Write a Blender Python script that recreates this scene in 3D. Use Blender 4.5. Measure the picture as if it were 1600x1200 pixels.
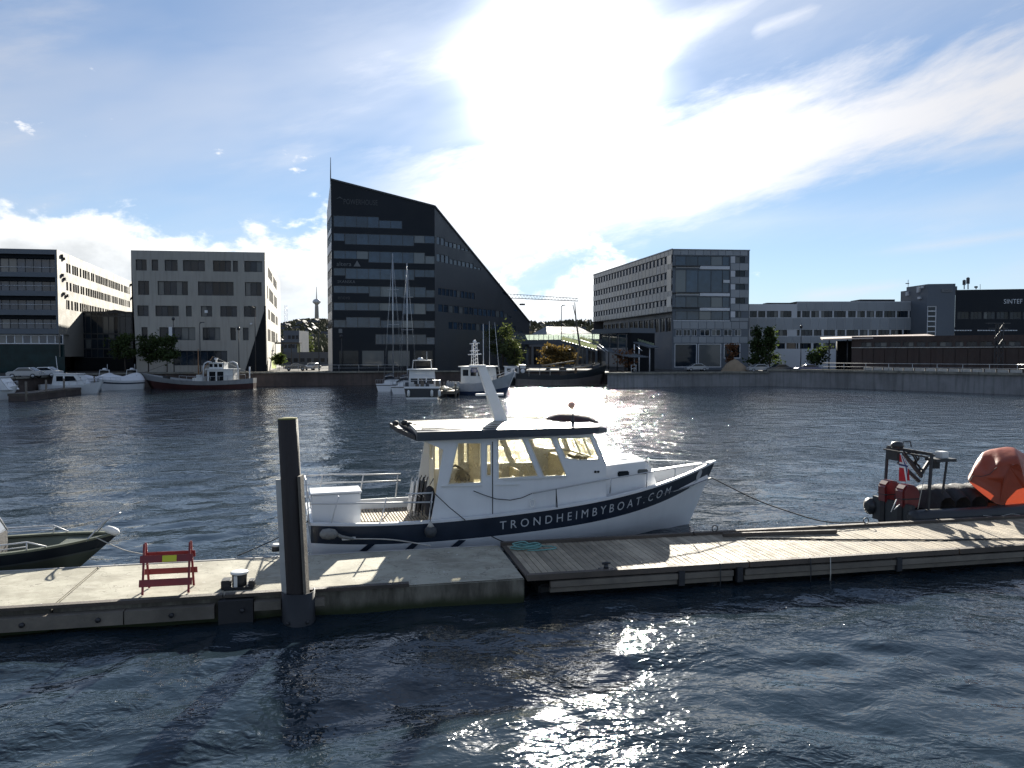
import bpy, bmesh, math, random
import numpy as np
from mathutils import Vector, Matrix
from mathutils.geometry import tessellate_polygon

for o in list(bpy.data.objects):
    bpy.data.objects.remove(o)
SC = bpy.context.scene
COL = SC.collection
random.seed(7)
R = math.radians

# ------------------------------------------------------------------ camera
CAMH, FPX, YH = 5.5, 1200.0, 553.0
PITCH = math.atan((600 - YH) / FPX)
cam_d = bpy.data.cameras.new('camera')
cam_d.sensor_width = 36.0
cam_d.lens = 36.0 * FPX / 1600
cam_d.clip_start = 0.2
cam_d.clip_end = 9000
cam = bpy.data.objects.new('camera', cam_d)
COL.objects.link(cam)
cam.location = (0, 0, CAMH)
cam.rotation_euler = (R(90) - PITCH, 0, 0)
SC.camera = cam


def ray(px, py):
    """direction in the world of a pixel of the 1600x1200 photograph"""
    x, y, z = (px - 800) / FPX, (600 - py) / FPX, 1.0
    c, s = math.cos(PITCH), math.sin(PITCH)
    return Vector((x, z * c + y * s, y * c - z * s))


def at(px, py, Y):
    d = ray(px, py)
    return Vector((d.x / d.y * Y, Y, CAMH + d.z / d.y * Y))


def gp(px, py, z=0.0):
    d = ray(px, py)
    t = (z - CAMH) / d.z
    return Vector((d.x * t, d.y * t, z))


def P2(px, Y):
    return Vector(((px - 800) / FPX * Y, Y))


# ------------------------------------------------------------------ node expressions
class NT:
    def __init__(self, tree):
        self.t = tree

    def n(self, typ, **kw):
        nd = self.t.nodes.new(typ)
        for k, v in kw.items():
            setattr(nd, k, v)
        return nd

    def put(self, sock, v):
        if isinstance(v, E):
            self.t.links.new(v.s, sock)
        elif v is not None:
            sock.default_value = v

    def math(self, op, a, b=None, c=None, clamp=False):
        nd = self.n('ShaderNodeMath', operation=op, use_clamp=clamp)
        for i, v in enumerate((a, b, c)):
            if v is not None:
                self.put(nd.inputs[i], v)
        return E(self, nd.outputs[0])

    def ss(self, x, lo, hi, a=0.0, b=1.0):
        nd = self.n('ShaderNodeMapRange', interpolation_type='SMOOTHSTEP')
        for i, v in enumerate((x, lo, hi, a, b)):
            self.put(nd.inputs[i], v)
        return E(self, nd.outputs[0])

    def vec(self, x, y, z=0.0):
        nd = self.n('ShaderNodeCombineXYZ')
        for i, v in enumerate((x, y, z)):
            self.put(nd.inputs[i], v)
        return E(self, nd.outputs[0])

    def sep(self, v):
        nd = self.n('ShaderNodeSeparateXYZ')
        self.put(nd.inputs[0], v)
        return [E(self, o) for o in nd.outputs]

    def noise(self, v, scale, detail=4, rough=0.5, dist=0.0, lac=2.0):
        nd = self.n('ShaderNodeTexNoise')
        self.put(nd.inputs['Vector'], v)
        nd.inputs['Scale'].default_value = scale
        nd.inputs['Detail'].default_value = detail
        nd.inputs['Roughness'].default_value = rough
        nd.inputs['Lacunarity'].default_value = lac
        nd.inputs['Distortion'].default_value = dist
        return E(self, nd.outputs[0])

    def mix(self, f, a, b, mode='MIX'):
        nd = self.n('ShaderNodeMix', data_type='RGBA', blend_type=mode)
        nd.clamp_factor = True
        self.put(nd.inputs[0], f)
        self.put(nd.inputs[6], a if isinstance(a, E) else (*a, 1))
        self.put(nd.inputs[7], b if isinstance(b, E) else (*b, 1))
        return E(self, nd.outputs[2])

    def scale(self, c, k):
        nd = self.n('ShaderNodeVectorMath', operation='SCALE')
        self.put(nd.inputs[0], c if isinstance(c, E) else tuple(c))
        self.put(nd.inputs[3], k)
        return E(self, nd.outputs[0])

    def vadd(self, a, b):
        nd = self.n('ShaderNodeVectorMath', operation='ADD')
        self.put(nd.inputs[0], a)
        self.put(nd.inputs[1], b)
        return E(self, nd.outputs[0])

    def vmul(self, a, b):
        nd = self.n('ShaderNodeVectorMath', operation='MULTIPLY')
        self.put(nd.inputs[0], a)
        self.put(nd.inputs[1], b)
        return E(self, nd.outputs[0])


class E:
    def __init__(self, nt, s):
        self.nt, self.s = nt, s

    def __add__(self, o): return self.nt.math('ADD', self, o)
    __radd__ = __add__
    def __sub__(self, o): return self.nt.math('SUBTRACT', self, o)
    def __rsub__(self, o): return self.nt.math('SUBTRACT', o, self)
    def __mul__(self, o): return self.nt.math('MULTIPLY', self, o)
    __rmul__ = __mul__
    def __truediv__(self, o): return self.nt.math('DIVIDE', self, o)
    def __neg__(self): return self.nt.math('MULTIPLY', self, -1.0)


# ------------------------------------------------------------------ sky and sun
SUN_PX = (880, 116)
sd = ray(*SUN_PX).normalized()
SUN_EL = math.asin(sd.z)
SUN_AZ = math.atan2(sd.x, sd.y)          # clockwise from +Y
EXPOSURE = 1.6
SKY_STRENGTH = 0.05

world = bpy.data.worlds.new('World')
SC.world = world
world.use_nodes = True
wt = world.node_tree
wt.nodes.clear()
W_ = NT(wt)
out = W_.n('ShaderNodeOutputWorld')
bg = W_.n('ShaderNodeBackground')
wt.links.new(bg.outputs[0], out.inputs[0])
bg.inputs[1].default_value = SKY_STRENGTH
sky = W_.n('ShaderNodeTexSky', sky_type='NISHITA')
sky.sun_disc = False
sky.sun_elevation = SUN_EL
sky.sun_rotation = SUN_AZ
sky.air_density = 1.0
sky.dust_density = 0.0
sky.altitude = 1200
sky.ozone_density = 3.0
tc = W_.n('ShaderNodeTexCoord')
D = E(W_, tc.outputs['Generated'])
dx, dy, dz = W_.sep(D)
az = W_.math('ARCTAN2', dx, dy)
el = W_.math('ARCSINE', W_.math('MINIMUM', W_.math('MAXIMUM', dz, -1.0), 1.0))


def sk(px, py):
    d = ray(px, py).normalized()
    return math.atan2(d.x, d.y), math.asin(d.z)


# cloud coordinates drawn out along the wind (streaks rise to the right)
a0 = R(14)
ca, sa = math.cos(a0), math.sin(a0)
warp = W_.noise(W_.vec(az * 2.0, el * 3.0, 3.1), 1.0, 3, 0.55)
sp = az * ca + el * sa
sq = el * ca - az * sa + (warp - 0.5) * 0.05
fine = W_.noise(W_.vec(sp * 3.2, sq * 13.0, 0.7), 1.0, 8, 0.62)
wide = W_.noise(W_.vec(sp * 1.3, sq * 4.2, 5.2), 1.0, 5, 0.55)
ragged = W_.noise(W_.vec(sp * 7.0, sq * 30.0, 8.2), 1.0, 6, 0.65)


def streak(p0, p1, half0, half1, amp=0.09, soft=0.022, start=None):
    """density of one long cloud bank between two bearings"""
    (u0, v0), (u1, v1) = sk(*p0), sk(*p1)
    k = (v1 - v0) / (u1 - u0)
    f = (az - u0) * (1.0 / (u1 - u0))
    f = W_.math('MINIMUM', W_.math('MAXIMUM', f, 0.0), 1.6)
    half = f * (half1 - half0) + half0
    q = W_.math('ABSOLUTE', (az - u0) * (-k) + el - v0)
    edge = half - q + (fine - 0.5) * amp + (ragged - 0.5) * amp * 0.55
    d = W_.ss(edge, -soft, soft * 1.6)
    if start is not None:
        d = d * W_.ss(az, start[0], start[1])
    return d


band = streak((760, 312), (1600, 128), 0.072, 0.050, 0.15, 0.030, (-0.27, -0.05))
low2 = streak((1180, 262), (1600, 222), 0.003, 0.012, 0.05, 0.018, (0.28, 0.42)) * 0.75
low3 = streak((1000, 352), (1600, 318), 0.012, 0.010, 0.06, 0.03, (0.05, 0.2)) * 0.40
low4 = streak((1320, 400), (1590, 366), 0.001, 0.003, 0.02, 0.010, (0.40, 0.5)) * 0.8
low5 = streak((1230, 466), (1400, 446), 0.008, 0.003, 0.02, 0.009, (0.33, 0.39)) * W_.ss(az, 0.49, 0.45) * 0.9
up1 = streak((960, 88), (1170, 2), 0.040, 0.012, 0.06, 0.03, (0.05, 0.13)) * 0.8
up2 = streak((1180, 48), (1285, 8), 0.010, 0.006, 0.03, 0.012, (0.285, 0.31)) * W_.ss(az, 0.40, 0.36) * 0.7
left1 = streak((250, 330), (520, 215), 0.012, 0.020, 0.07, 0.05, (-0.46, -0.30)) * W_.ss(az, -0.18, -0.24) * 0.32
left2 = streak((300, 60), (1000, 40), 0.05, 0.05, 0.10, 0.08, (-0.50, -0.2)) * 0.42

veil = W_.ss(wide, 0.44, 0.74) * 0.40 + W_.ss(fine, 0.50, 0.76) * 0.30

# fair-weather cumulus low over the hills
cn = W_.noise(W_.vec(az * 7.0, el * 12.0, 2.4), 1.0, 9, 0.60, 0.15)
cn_up = W_.noise(W_.vec(az * 7.0, (el + 0.018) * 12.0, 2.4), 1.0, 6, 0.60, 0.15)
big = W_.noise(W_.vec(az * 2.3, el * 3.0, 9.4), 1.0, 3, 0.5)
cover = W_.ss(el, 0.20, 0.06) * 0.24 + W_.ss(az, -0.10, -0.30) * W_.ss(el, 0.19, 0.14) * 0.10 - W_.ss(el, 0.25, 0.19, 0.35, 0.0) - W_.ss(az, 0.10, 0.30) * 0.22
cum_f = cn + cover + (big - 0.5) * 0.45
above = W_.ss(el, -0.02, 0.01)
cum = W_.ss(cum_f, 0.60, 0.70) * above
cum_thick = W_.ss(cn_up + cover + (big - 0.5) * 0.45, 0.62, 0.95)
# separate small puffs
pn = W_.noise(W_.vec(az * 13.0, el * 26.0, 6.1), 1.0, 7, 0.58)
puff = W_.ss(pn + W_.ss(W_.math('ABSOLUTE', el - 0.235), 0.05, 0.0) * 0.10 - W_.ss(az, -0.30, -0.05) * 0.2, 0.70, 0.78) * 0.85

cirrus = W_.math('MAXIMUM', band, W_.math('MAXIMUM', low2, low3))
for c_ in (low4, low5, up1, up2, left1, left2, veil):
    cirrus = W_.math('MAXIMUM', cirrus, c_)

# light scattered forward by the thin cloud round the sun
sdot = dx * sd.x + dy * sd.y + dz * sd.z
ang = W_.math('ARCCOSINE', W_.math('MINIMUM', W_.math('MAXIMUM', sdot, -1.0), 1.0))
h0 = W_.math('EXPONENT', ang * ang * (-1.0 / (0.042 ** 2)))
h1 = W_.math('EXPONENT', ang * ang * (-1.0 / (0.068 ** 2)))
h2 = W_.math('EXPONENT', ang * (-1.0 / 0.16))
h3 = W_.math('EXPONENT', ang * (-1.0 / 0.55))
g = 0.78 / SKY_STRENGTH
thin = W_.math('MULTIPLY_ADD', fine, 0.5, 0.55)
hz = W_.scale((0.092, 0.116, 0.160), 1.0 / SKY_STRENGTH)          # thin high haze over the whole sky
skyc = W_.vadd(W_.mix(0.40, E(W_, sky.outputs[0]), hz),
               W_.scale((1.0, 0.97, 0.93), (h0 * 9.0 + h1 * 4.0 + h2 * 0.12) * thin * g))
# brightness of the clouds: veil-like cirrus, solid cumulus with greyer bellies
cir_col = W_.vadd(W_.scale((0.80, 0.80, 0.84), (h3 * 0.16 + 0.33) * g),
                  W_.scale((1.0, 0.97, 0.88), (h2 * 0.95 + h1 * 5.0 + h0 * 9.0) * g))
lit = W_.math('SUBTRACT', 1.0, cum_thick * 0.42)
cum_col = W_.vadd(W_.scale((0.50, 0.495, 0.48), lit * g * (h3 * 0.5 + 0.95)),
                  W_.scale((1.0, 0.93, 0.78), h2 * lit * (0.55 * g)))
c1 = W_.mix(cirrus * 0.92, skyc, cir_col)
c2 = W_.mix(cum * 0.96, c1, cum_col)
c3 = W_.mix(puff * above, c2, W_.scale((0.62, 0.61, 0.60), g * 0.85))
low = W_.ss(el, 0.30, 0.0)
c4 = W_.mix(low * 0.34, c3, W_.scale((0.34, 0.41, 0.50), g * 0.86))
c4 = W_.mix(W_.ss(el, 0.11, 0.0) * 0.55, c4, W_.scale((0.36, 0.43, 0.52), g * 0.80))
c4 = W_.mix(W_.ss(el, 0.0, -0.02), c4, W_.scale((0.06, 0.09, 0.12), g * 0.8))
W_.put(bg.inputs[0], c4)
world.cycles.sampling_method = 'MANUAL'
world.cycles.sample_map_resolution = 1024

sun_d = bpy.data.lights.new('sun', 'SUN')
sun_d.energy = 5.0
sun_d.angle = R(0.6)
sun_d.color = (1.0, 0.945, 0.83)
sun = bpy.data.objects.new('sun', sun_d)
COL.objects.link(sun)
sun.rotation_euler = sd.to_track_quat('Z', 'Y').to_euler()

vs = SC.view_settings
vs.view_transform = 'Standard'
vs.look = 'None'
vs.exposure = EXPOSURE
vs.gamma = 1.0
vs.use_curve_mapping = False
SC.render.engine = 'CYCLES'
cy = SC.cycles
cy.use_denoising = True
cy.denoising_prefilter = 'NONE'
cy.denoising_input_passes = 'RGB_ALBEDO_NORMAL'
cy.max_bounces = 6
cy.diffuse_bounces = 2
cy.glossy_bounces = 3
cy.transmission_bounces = 4
cy.transparent_max_bounces = 10
cy.sample_clamp_indirect = 6.0
cy.caustics_reflective = False
cy.caustics_refractive = False

# ------------------------------------------------------------------ materials
M = {}


def mat(name, col, rough=0.6, metal=0.0, var=0.18, scale=2.0, bump=0.0, bscale=18.0, spec=0.5,
        rnd=0.0, streaks=0.0, col2=None, coat=0.0, sheen=0.0, stretch=(1, 1, 1)):
    m = bpy.data.materials.new(name)
    m.use_nodes = True
    t = m.node_tree
    nt = NT(t)
    b = t.nodes['Principled BSDF']
    geo = nt.n('ShaderNodeNewGeometry')
    pos = E(nt, geo.outputs['Position'])
    if stretch != (1, 1, 1):
        pos = nt.vmul(pos, stretch)
    n1 = nt.noise(pos, scale, 6, 0.6)
    n2 = nt.noise(pos, scale * 0.23, 3, 0.5)
    f = nt.ss((n1 + n2) * 0.5, 0.3, 0.7)
    c2 = col2 if col2 else tuple(min(1, c * (1 + var)) for c in col)
    c1 = tuple(c * (1 - var) for c in col)
    c = nt.mix(f, c1, c2)
    if streaks:
        sx, sy, sz = nt.sep(E(nt, geo.outputs['Position']))
        s_ = nt.noise(nt.vec(sx * 2.2, sy * 2.2, sz * 0.16), 1.0, 5, 0.6)
        c = nt.mix(nt.ss(s_, 0.45, 0.72) * streaks, c, tuple(x * 0.45 for x in col))
    if rnd:
        oi = nt.n('ShaderNodeObjectInfo')
        r_ = E(nt, oi.outputs['Random'])
        c = nt.scale(c, r_ * (2 * rnd) + (1 - rnd))
    nt.put(b.inputs['Base Color'], c)
    nt.put(b.inputs['Roughness'], nt.ss(n1, 0.3, 0.7, max(0.02, rough * 0.85), min(1, rough * 1.15)))
    b.inputs['Metallic'].default_value = metal
    b.inputs['Specular IOR Level'].default_value = spec
    b.inputs['Coat Weight'].default_value = coat
    if bump:
        bn = nt.n('ShaderNodeBump')
        bn.inputs['Strength'].default_value = bump
        bn.inputs['Distance'].default_value = 0.02
        nt.put(bn.inputs['Height'], nt.noise(pos, bscale, 5, 0.6))
        t.links.new(bn.outputs[0], b.inputs['Normal'])
    M[name] = m
    return m


def glass_mat(name, tint=(0.92, 0.95, 0.93), refl=0.10, dirt=0.05, dirt_col=(0.7, 0.66, 0.5)):
    m = bpy.data.materials.new(name)
    m.use_nodes = True
    t = m.node_tree
    t.nodes.clear()
    nt = NT(t)
    o = nt.n('ShaderNodeOutputMaterial')
    tr = nt.n('ShaderNodeBsdfTransparent')
    tr.inputs[0].default_value = (*tint, 1)
    gl = nt.n('ShaderNodeBsdfGlossy')
    gl.inputs['Roughness'].default_value = 0.03
    lw = nt.n('ShaderNodeLayerWeight')
    lw.inputs[0].default_value = 0.25
    mx = nt.n('ShaderNodeMixShader')
    nt.put(mx.inputs[0], E(nt, lw.outputs['Fresnel']) * 0.7 + refl * 0.3)
    t.links.new(tr.outputs[0], mx.inputs[1])
    t.links.new(gl.outputs[0], mx.inputs[2])
    df = nt.n('ShaderNodeBsdfTranslucent')
    df.inputs[0].default_value = (*dirt_col, 1)
    geo = nt.n('ShaderNodeNewGeometry')
    mx2 = nt.n('ShaderNodeMixShader')
    nt.put(mx2.inputs[0], nt.noise(E(nt, geo.outputs['Position']), 3.0, 4, 0.6) * (2 * dirt))
    t.links.new(mx.outputs[0], mx2.inputs[1])
    t.links.new(df.outputs[0], mx2.inputs[2])
    t.links.new(mx2.outputs[0], o.inputs[0])
    M[name] = m
    return m


def facade_glass(name, col, rough=0.04, rnd=0.5, spec=0.9, wav=0.0):
    m = bpy.data.materials.new(name)
    m.use_nodes = True
    t = m.node_tree
    nt = NT(t)
    b = t.nodes['Principled BSDF']
    oi = nt.n('ShaderNodeObjectInfo')
    r_ = E(nt, oi.outputs['Random'])
    geo = nt.n('ShaderNodeNewGeometry')
    pos = E(nt, geo.outputs['Position'])
    n_ = nt.noise(pos, 0.9, 3, 0.5)
    c = nt.scale(tuple(col), (r_ * (2 * rnd) + (1 - rnd)) * (n_ * 1.2 + 0.4))
    c = nt.mix(nt.ss(r_, 0.84, 0.86) * 0.8, c, (0.14, 0.145, 0.14))   # a blind drawn here and there
    nt.put(b.inputs['Base Color'], c)
    b.inputs['Roughness'].default_value = rough
    b.inputs['Specular IOR Level'].default_value = spec
    bn = nt.n('ShaderNodeBump')
    bn.inputs['Strength'].default_value = 0.06 + wav
    bn.inputs['Distance'].default_value = 0.05
    nt.put(bn.inputs['Height'], nt.noise(pos, 0.7, 2, 0.5))
    t.links.new(bn.outputs[0], b.inputs['Normal'])
    M[name] = m
    return m

# ------------------------------------------------------------------ object helpers
WM = {}
_unit = {}


def thing(name, label, cat, loc=(0, 0, 0), rz=0.0, group=None):
    o = bpy.data.objects.new(name, None)
    COL.objects.link(o)
    o.empty_display_size = 0.2
    o.location = loc
    o.rotation_euler = (0, 0, rz)
    WM[o.name] = Matrix.Translation(Vector(loc)) @ Matrix.Rotation(rz, 4, 'Z')
    return tag(o, label, cat, group)


def tag(o, label=None, cat=None, group=None, kind=None):
    if label: o['label'] = label
    if cat: o['category'] = cat
    if group: o['group'] = group
    if kind: o['kind'] = kind
    return o


def wm(o):
    return WM.get(o.name, Matrix.Identity(4)) if o is not None else Matrix.Identity(4)


class MB:
    def __init__(self):
        self.v, self.f, self.sm = [], [], []

    def add(self, vs, fs, smooth=False):
        b = len(self.v)
        self.v += [Vector(v) for v in vs]
        self.f += [tuple(b + i for i in f) for f in fs]
        self.sm += [smooth] * len(fs)
        return self

    def box(self, lo, hi):
        x0, y0, z0 = lo
        x1, y1, z1 = hi
        return self.add([(x0, y0, z0), (x1, y0, z0), (x1, y1, z0), (x0, y1, z0),
                         (x0, y0, z1), (x1, y0, z1), (x1, y1, z1), (x0, y1, z1)],
                        [(3, 2, 1, 0), (4, 5, 6, 7), (0, 1, 5, 4), (1, 2, 6, 5), (2, 3, 7, 6), (3, 0, 4, 7)])

    def obox(self, c, ax, size):
        """box with its own axes: ax = three unit vectors, size = full lengths"""
        c = Vector(c)
        vs = []
        for sz in (-.5, .5):
            for sy, sx in ((-.5, -.5), (-.5, .5), (.5, .5), (.5, -.5)):
                vs.append(c + Vector(ax[0]) * size[0] * sx + Vector(ax[1]) * size[1] * sy + Vector(ax[2]) * size[2] * sz)
        return self.add(vs, [(3, 2, 1, 0), (4, 5, 6, 7), (0, 1, 5, 4), (1, 2, 6, 5), (2, 3, 7, 6), (3, 0, 4, 7)])

    def bar(self, a, b, w, h, up=(0, 0, 1)):
        a, b = Vector(a), Vector(b)
        d = (b - a)
        L = d.length
        d.normalize()
        up = Vector(up)
        s = d.cross(up)
        if s.length < 1e-4:
            s = d.cross(Vector((0, 1, 0)))
        s.normalize()
        u = s.cross(d).normalized()
        return self.obox((a + b) / 2, (d, s, u), (L, w, h))

    def tube(self, pts, r, n=6, caps=True, smooth=True):
        pts = [Vector(p) for p in pts]
        rs = r if isinstance(r, (list, tuple)) else [r] * len(pts)
        rings = []
        prev = None
        for i, p in enumerate(pts):
            if i == 0: d = pts[1] - p
            elif i == len(pts) - 1: d = p - pts[i - 1]
            else: d = (pts[i + 1] - pts[i - 1])
            d.normalize()
            if prev is None:
                a = d.cross(Vector((0, 0, 1)))
                if a.length < 0.05: a = d.cross(Vector((0, 1, 0)))
            else:
                a = prev - d * prev.dot(d)
            a.normalize()
            prev = a
            b = d.cross(a)
            rings.append([p + (a * math.cos(2 * math.pi * k / n) + b * math.sin(2 * math.pi * k / n)) * rs[i] for k in range(n)])
        vs = [v for rg in rings for v in rg]
        fs = []
        for i in range(len(pts) - 1):
            for k in range(n):
                k2 = (k + 1) % n
                fs.append((i * n + k, i * n + k2, (i + 1) * n + k2, (i + 1) * n + k))
        self.add(vs, fs, smooth)
        if caps:
            b = len(self.v) - len(vs)
            self.f.append(tuple(b + k for k in reversed(range(n))))
            self.f.append(tuple(b + (len(pts) - 1) * n + k for k in range(n)))
            self.sm += [False, False]
        return self

    def lathe(self, prof, c=(0, 0, 0), n=14, axis='Z', smooth=True):
        """prof = [(radius, height)]"""
        c = Vector(c)
        vs, fs = [], []
        for r, h in prof:
            for k in range(n):
                a = 2 * math.pi * k / n
                p = (r * math.cos(a), r * math.sin(a), h)
                if axis == 'X': p = (h, p[0], p[1])
                if axis == 'Y': p = (p[1], h, p[0])
                vs.append(c + Vector(p))
        for i in range(len(prof) - 1):
            for k in range(n):
                k2 = (k + 1) % n
                fs.append((i * n + k, i * n + k2, (i + 1) * n + k2, (i + 1) * n + k))
        fs.append(tuple(reversed(range(n))))
        fs.append(tuple((len(prof) - 1) * n + k for k in range(n)))
        return self.add(vs, fs, smooth)

    def loft(self, rings, closed=False, smooth=True, cap0=False, cap1=False):
        n = len(rings[0])
        vs = [v for r in rings for v in r]
        fs = []
        for i in range(len(rings) - 1):
            for k in range(n if closed else n - 1):
                k2 = (k + 1) % n
                fs.append((i * n + k, i * n + k2, (i + 1) * n + k2, (i + 1) * n + k))
        if cap0: fs.append(tuple(reversed(range(n))))
        if cap1: fs.append(tuple((len(rings) - 1) * n + k for k in range(n)))
        return self.add(vs, fs, smooth)

    def prism(self, poly, off):
        """poly = 3d points, extruded along the vector off"""
        n = len(poly)
        poly = [Vector(p) for p in poly]
        off = Vector(off)
        vs = poly + [p + off for p in poly]
        fs = [tuple(reversed(range(n))), tuple(range(n, 2 * n))]
        for k in range(n):
            k2 = (k + 1) % n
            fs.append((k, k2, n + k2, n + k))
        return self.add(vs, fs)

    def sheet(self, outer, holes, fn, thick):
        """flat panel with openings: outer, holes = 2d polygons; fn(a, b, depth) gives the 3d point"""
        polys = [outer] + holes
        flat = [p for pl in polys for p in pl]
        tris = tessellate_polygon([[Vector((a, b, 0)) for a, b in pl] for pl in polys])
        n = len(flat)
        vs = [fn(a, b, 0.0) for a, b in flat] + [fn(a, b, thick) for a, b in flat]
        fs = [tuple(t) for t in tris] + [tuple(n + i for i in reversed(t)) for t in tris]
        st = 0
        for pl in polys:
            m = len(pl)
            for k in range(m):
                k2 = (k + 1) % m
                fs.append((st + k, st + k2, n + st + k2, n + st + k))
            st += m
        return self.add(vs, fs)

    def build(self, name, material, parent=None, local=False, bevel=0.0, fix=True):
        me = bpy.data.meshes.new(name)
        vs = self.v
        if parent is not None and not local:
            inv = wm(parent).inverted()
            vs = [inv @ v for v in vs]
        me.from_pydata([tuple(v) for v in vs], [], self.f)
        me.polygons.foreach_set('use_smooth', self.sm)
        if fix:
            bm = bmesh.new()
            bm.from_mesh(me)
            bmesh.ops.remove_doubles(bm, verts=bm.verts, dist=1e-5)
            bmesh.ops.recalc_face_normals(bm, faces=bm.faces)
            if bevel:
                es = [e for e in bm.edges if len(e.link_faces) == 2 and e.calc_face_angle(0) > 0.6]
                bmesh.ops.bevel(bm, geom=es, offset=bevel, segments=2, affect='EDGES', clamp_overlap=True)
            bm.to_mesh(me)
            bm.free()
        me.materials.append(M[material] if isinstance(material, str) else material)
        o = bpy.data.objects.new(name, me)
        COL.objects.link(o)
        if parent is not None:
            o.parent = parent
            WM[o.name] = wm(parent)
        return o


def struct(o):
    o['kind'] = 'structure'
    return o


def pbox(name, material, parent, c, ax, size):
    """one box-shaped piece sharing its mesh with every other piece of that material"""
    if material not in _unit:
        me = bpy.data.meshes.new('piece')
        b = MB().box((-.5, -.5, -.5), (.5, .5, .5))
        me.from_pydata([tuple(v) for v in b.v], [], b.f)
        me.materials.append(M[material])
        _unit[material] = me
    o = bpy.data.objects.new(name, _unit[material])
    COL.objects.link(o)
    m = Matrix.Identity(4)
    for i in range(3):
        for k in range(3):
            m[k][i] = Vector(ax[i])[k] * size[i]
        m[i][3] = Vector(c)[i]
    if parent is not None:
        o.parent = parent
        m = wm(parent).inverted() @ m
    o.matrix_basis = m
    return o


def dup(root, loc, rz, label=None, scale=None):
    r = root.copy()
    COL.objects.link(r)
    r.location = loc
    r.rotation_euler = (0, 0, rz)
    if scale: r.scale = (scale, scale, scale)
    if label: r['label'] = label
    WM[r.name] = Matrix.Translation(Vector(loc)) @ Matrix.Rotation(rz, 4, 'Z')
    for ch in list(root.children):
        c = ch.copy()
        COL.objects.link(c)
        c.parent = r
        for g_ in ch.children:
            d = g_.copy()
            COL.objects.link(d)
            d.parent = c
    return r


def text_mesh(s, size=1.0, space=1.0):
    """2d vertices and faces of a line of lettering, left-aligned, baseline at 0"""
    cu = bpy.data.curves.new('lettering', 'FONT')
    cu.body = s
    cu.size = size
    cu.space_character = space
    cu.resolution_u = 3
    ob = bpy.data.objects.new('lettering', cu)
    COL.objects.link(ob)
    dg = bpy.context.evaluated_depsgraph_get()
    me = bpy.data.meshes.new_from_object(ob.evaluated_get(dg))
    vs = [(v.co.x, v.co.y) for v in me.vertices]
    fs = [tuple(p.vertices) for p in me.polygons]
    bpy.data.objects.remove(ob)
    bpy.data.curves.remove(cu)
    bpy.data.meshes.remove(me)
    x0 = min(v[0] for v in vs)
    return [(a - x0, b) for a, b in vs], fs


def islands(vs, fs):
    """connected pieces of a flat mesh, left to right: [(vertices, faces)]"""
    par = list(range(len(vs)))

    def root(i):
        while par[i] != i:
            par[i] = par[par[i]]
            i = par[i]
        return i
    for f_ in fs:
        for i in f_[1:]:
            par[root(i)] = root(f_[0])
    grp = {}
    for f_ in fs:
        grp.setdefault(root(f_[0]), []).append(f_)
    out_ = []
    for fl in grp.values():
        ids = sorted(set(i for f_ in fl for i in f_))
        mp = {i: k for k, i in enumerate(ids)}
        out_.append(([vs[i] for i in ids], [tuple(mp[i] for i in f_) for f_ in fl]))
    return sorted(out_, key=lambda g_: min(v[0] for v in g_[0]))


def interp(x, xs, ys):
    return float(np.interp(x, xs, ys))


# ------------------------------------------------------------------ shared materials
mat('concrete', (0.36, 0.33, 0.28), 0.85, var=0.22, scale=1.6, bump=0.25, bscale=14, streaks=0.0)
mat('concrete_side', (0.20, 0.19, 0.16), 0.9, var=0.35, scale=1.2, bump=0.3, bscale=9, streaks=0.7)
mat('wood_deck', (0.36, 0.30, 0.22), 0.8, var=0.30, scale=4.0, bump=0.5, bscale=40, rnd=0.22, stretch=(1.0, 0.25, 1))
mat('wood_dark', (0.075, 0.06, 0.048), 0.75, var=0.35, scale=3, bump=0.4, bscale=25, rnd=0.15)
mat('wood_grey', (0.15, 0.13, 0.105), 0.8, var=0.35, scale=3, bump=0.4, bscale=25, rnd=0.2)
mat('pile_wood', (0.026, 0.021, 0.020), 0.8, var=0.4, scale=3, bump=0.5, bscale=12, stretch=(3, 3, 0.4))
mat('moss', (0.20, 0.19, 0.06), 0.95, var=0.4, scale=9, bump=0.6, bscale=40)
mat('steel_dark', (0.035, 0.036, 0.04), 0.5, metal=0.3, var=0.3, scale=5)
mat('steel_pale', (0.40, 0.39, 0.37), 0.55, metal=0.25, var=0.25, scale=3)
mat('galvanised', (0.45, 0.46, 0.47), 0.42, metal=0.7, var=0.15, scale=6)
mat('rubber', (0.018, 0.018, 0.02), 0.7, var=0.3, scale=5)
mat('boat_white', (0.70, 0.71, 0.72), 0.35, var=0.05, scale=1.5, coat=0.25, streaks=0.10)
mat('boat_white_soft', (0.62, 0.62, 0.60), 0.55, var=0.10, scale=2.0)
mat('boat_cream', (0.66, 0.60, 0.46), 0.6, var=0.08, scale=2)
mat('navy', (0.012, 0.020, 0.036), 0.35, var=0.25, scale=1.5, coat=0.2)
mat('roof_top', (0.42, 0.39, 0.33), 0.38, var=0.25, scale=3, bump=0.2, bscale=30, spec=0.6)
mat('letter_pale', (0.46, 0.48, 0.50), 0.5, var=0.04)
mat('black_cloth', (0.022, 0.021, 0.024), 0.8, var=0.3, scale=8, bump=0.6, bscale=14)
mat('maroon_cloth', (0.045, 0.022, 0.022), 0.75, var=0.3, scale=8, bump=0.6, bscale=10)
mat('rope_pale', (0.42, 0.40, 0.36), 0.85, var=0.2, scale=20)
mat('rope_dark', (0.03, 0.032, 0.035), 0.85, var=0.2, scale=20)
mat('rope_teal', (0.16, 0.34, 0.32), 0.85, var=0.2, scale=20)
mat('sign_red', (0.20, 0.022, 0.028), 0.55, var=0.2, scale=6)
mat('sign_yellow', (0.62, 0.62, 0.03), 0.5, var=0.05)
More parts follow.
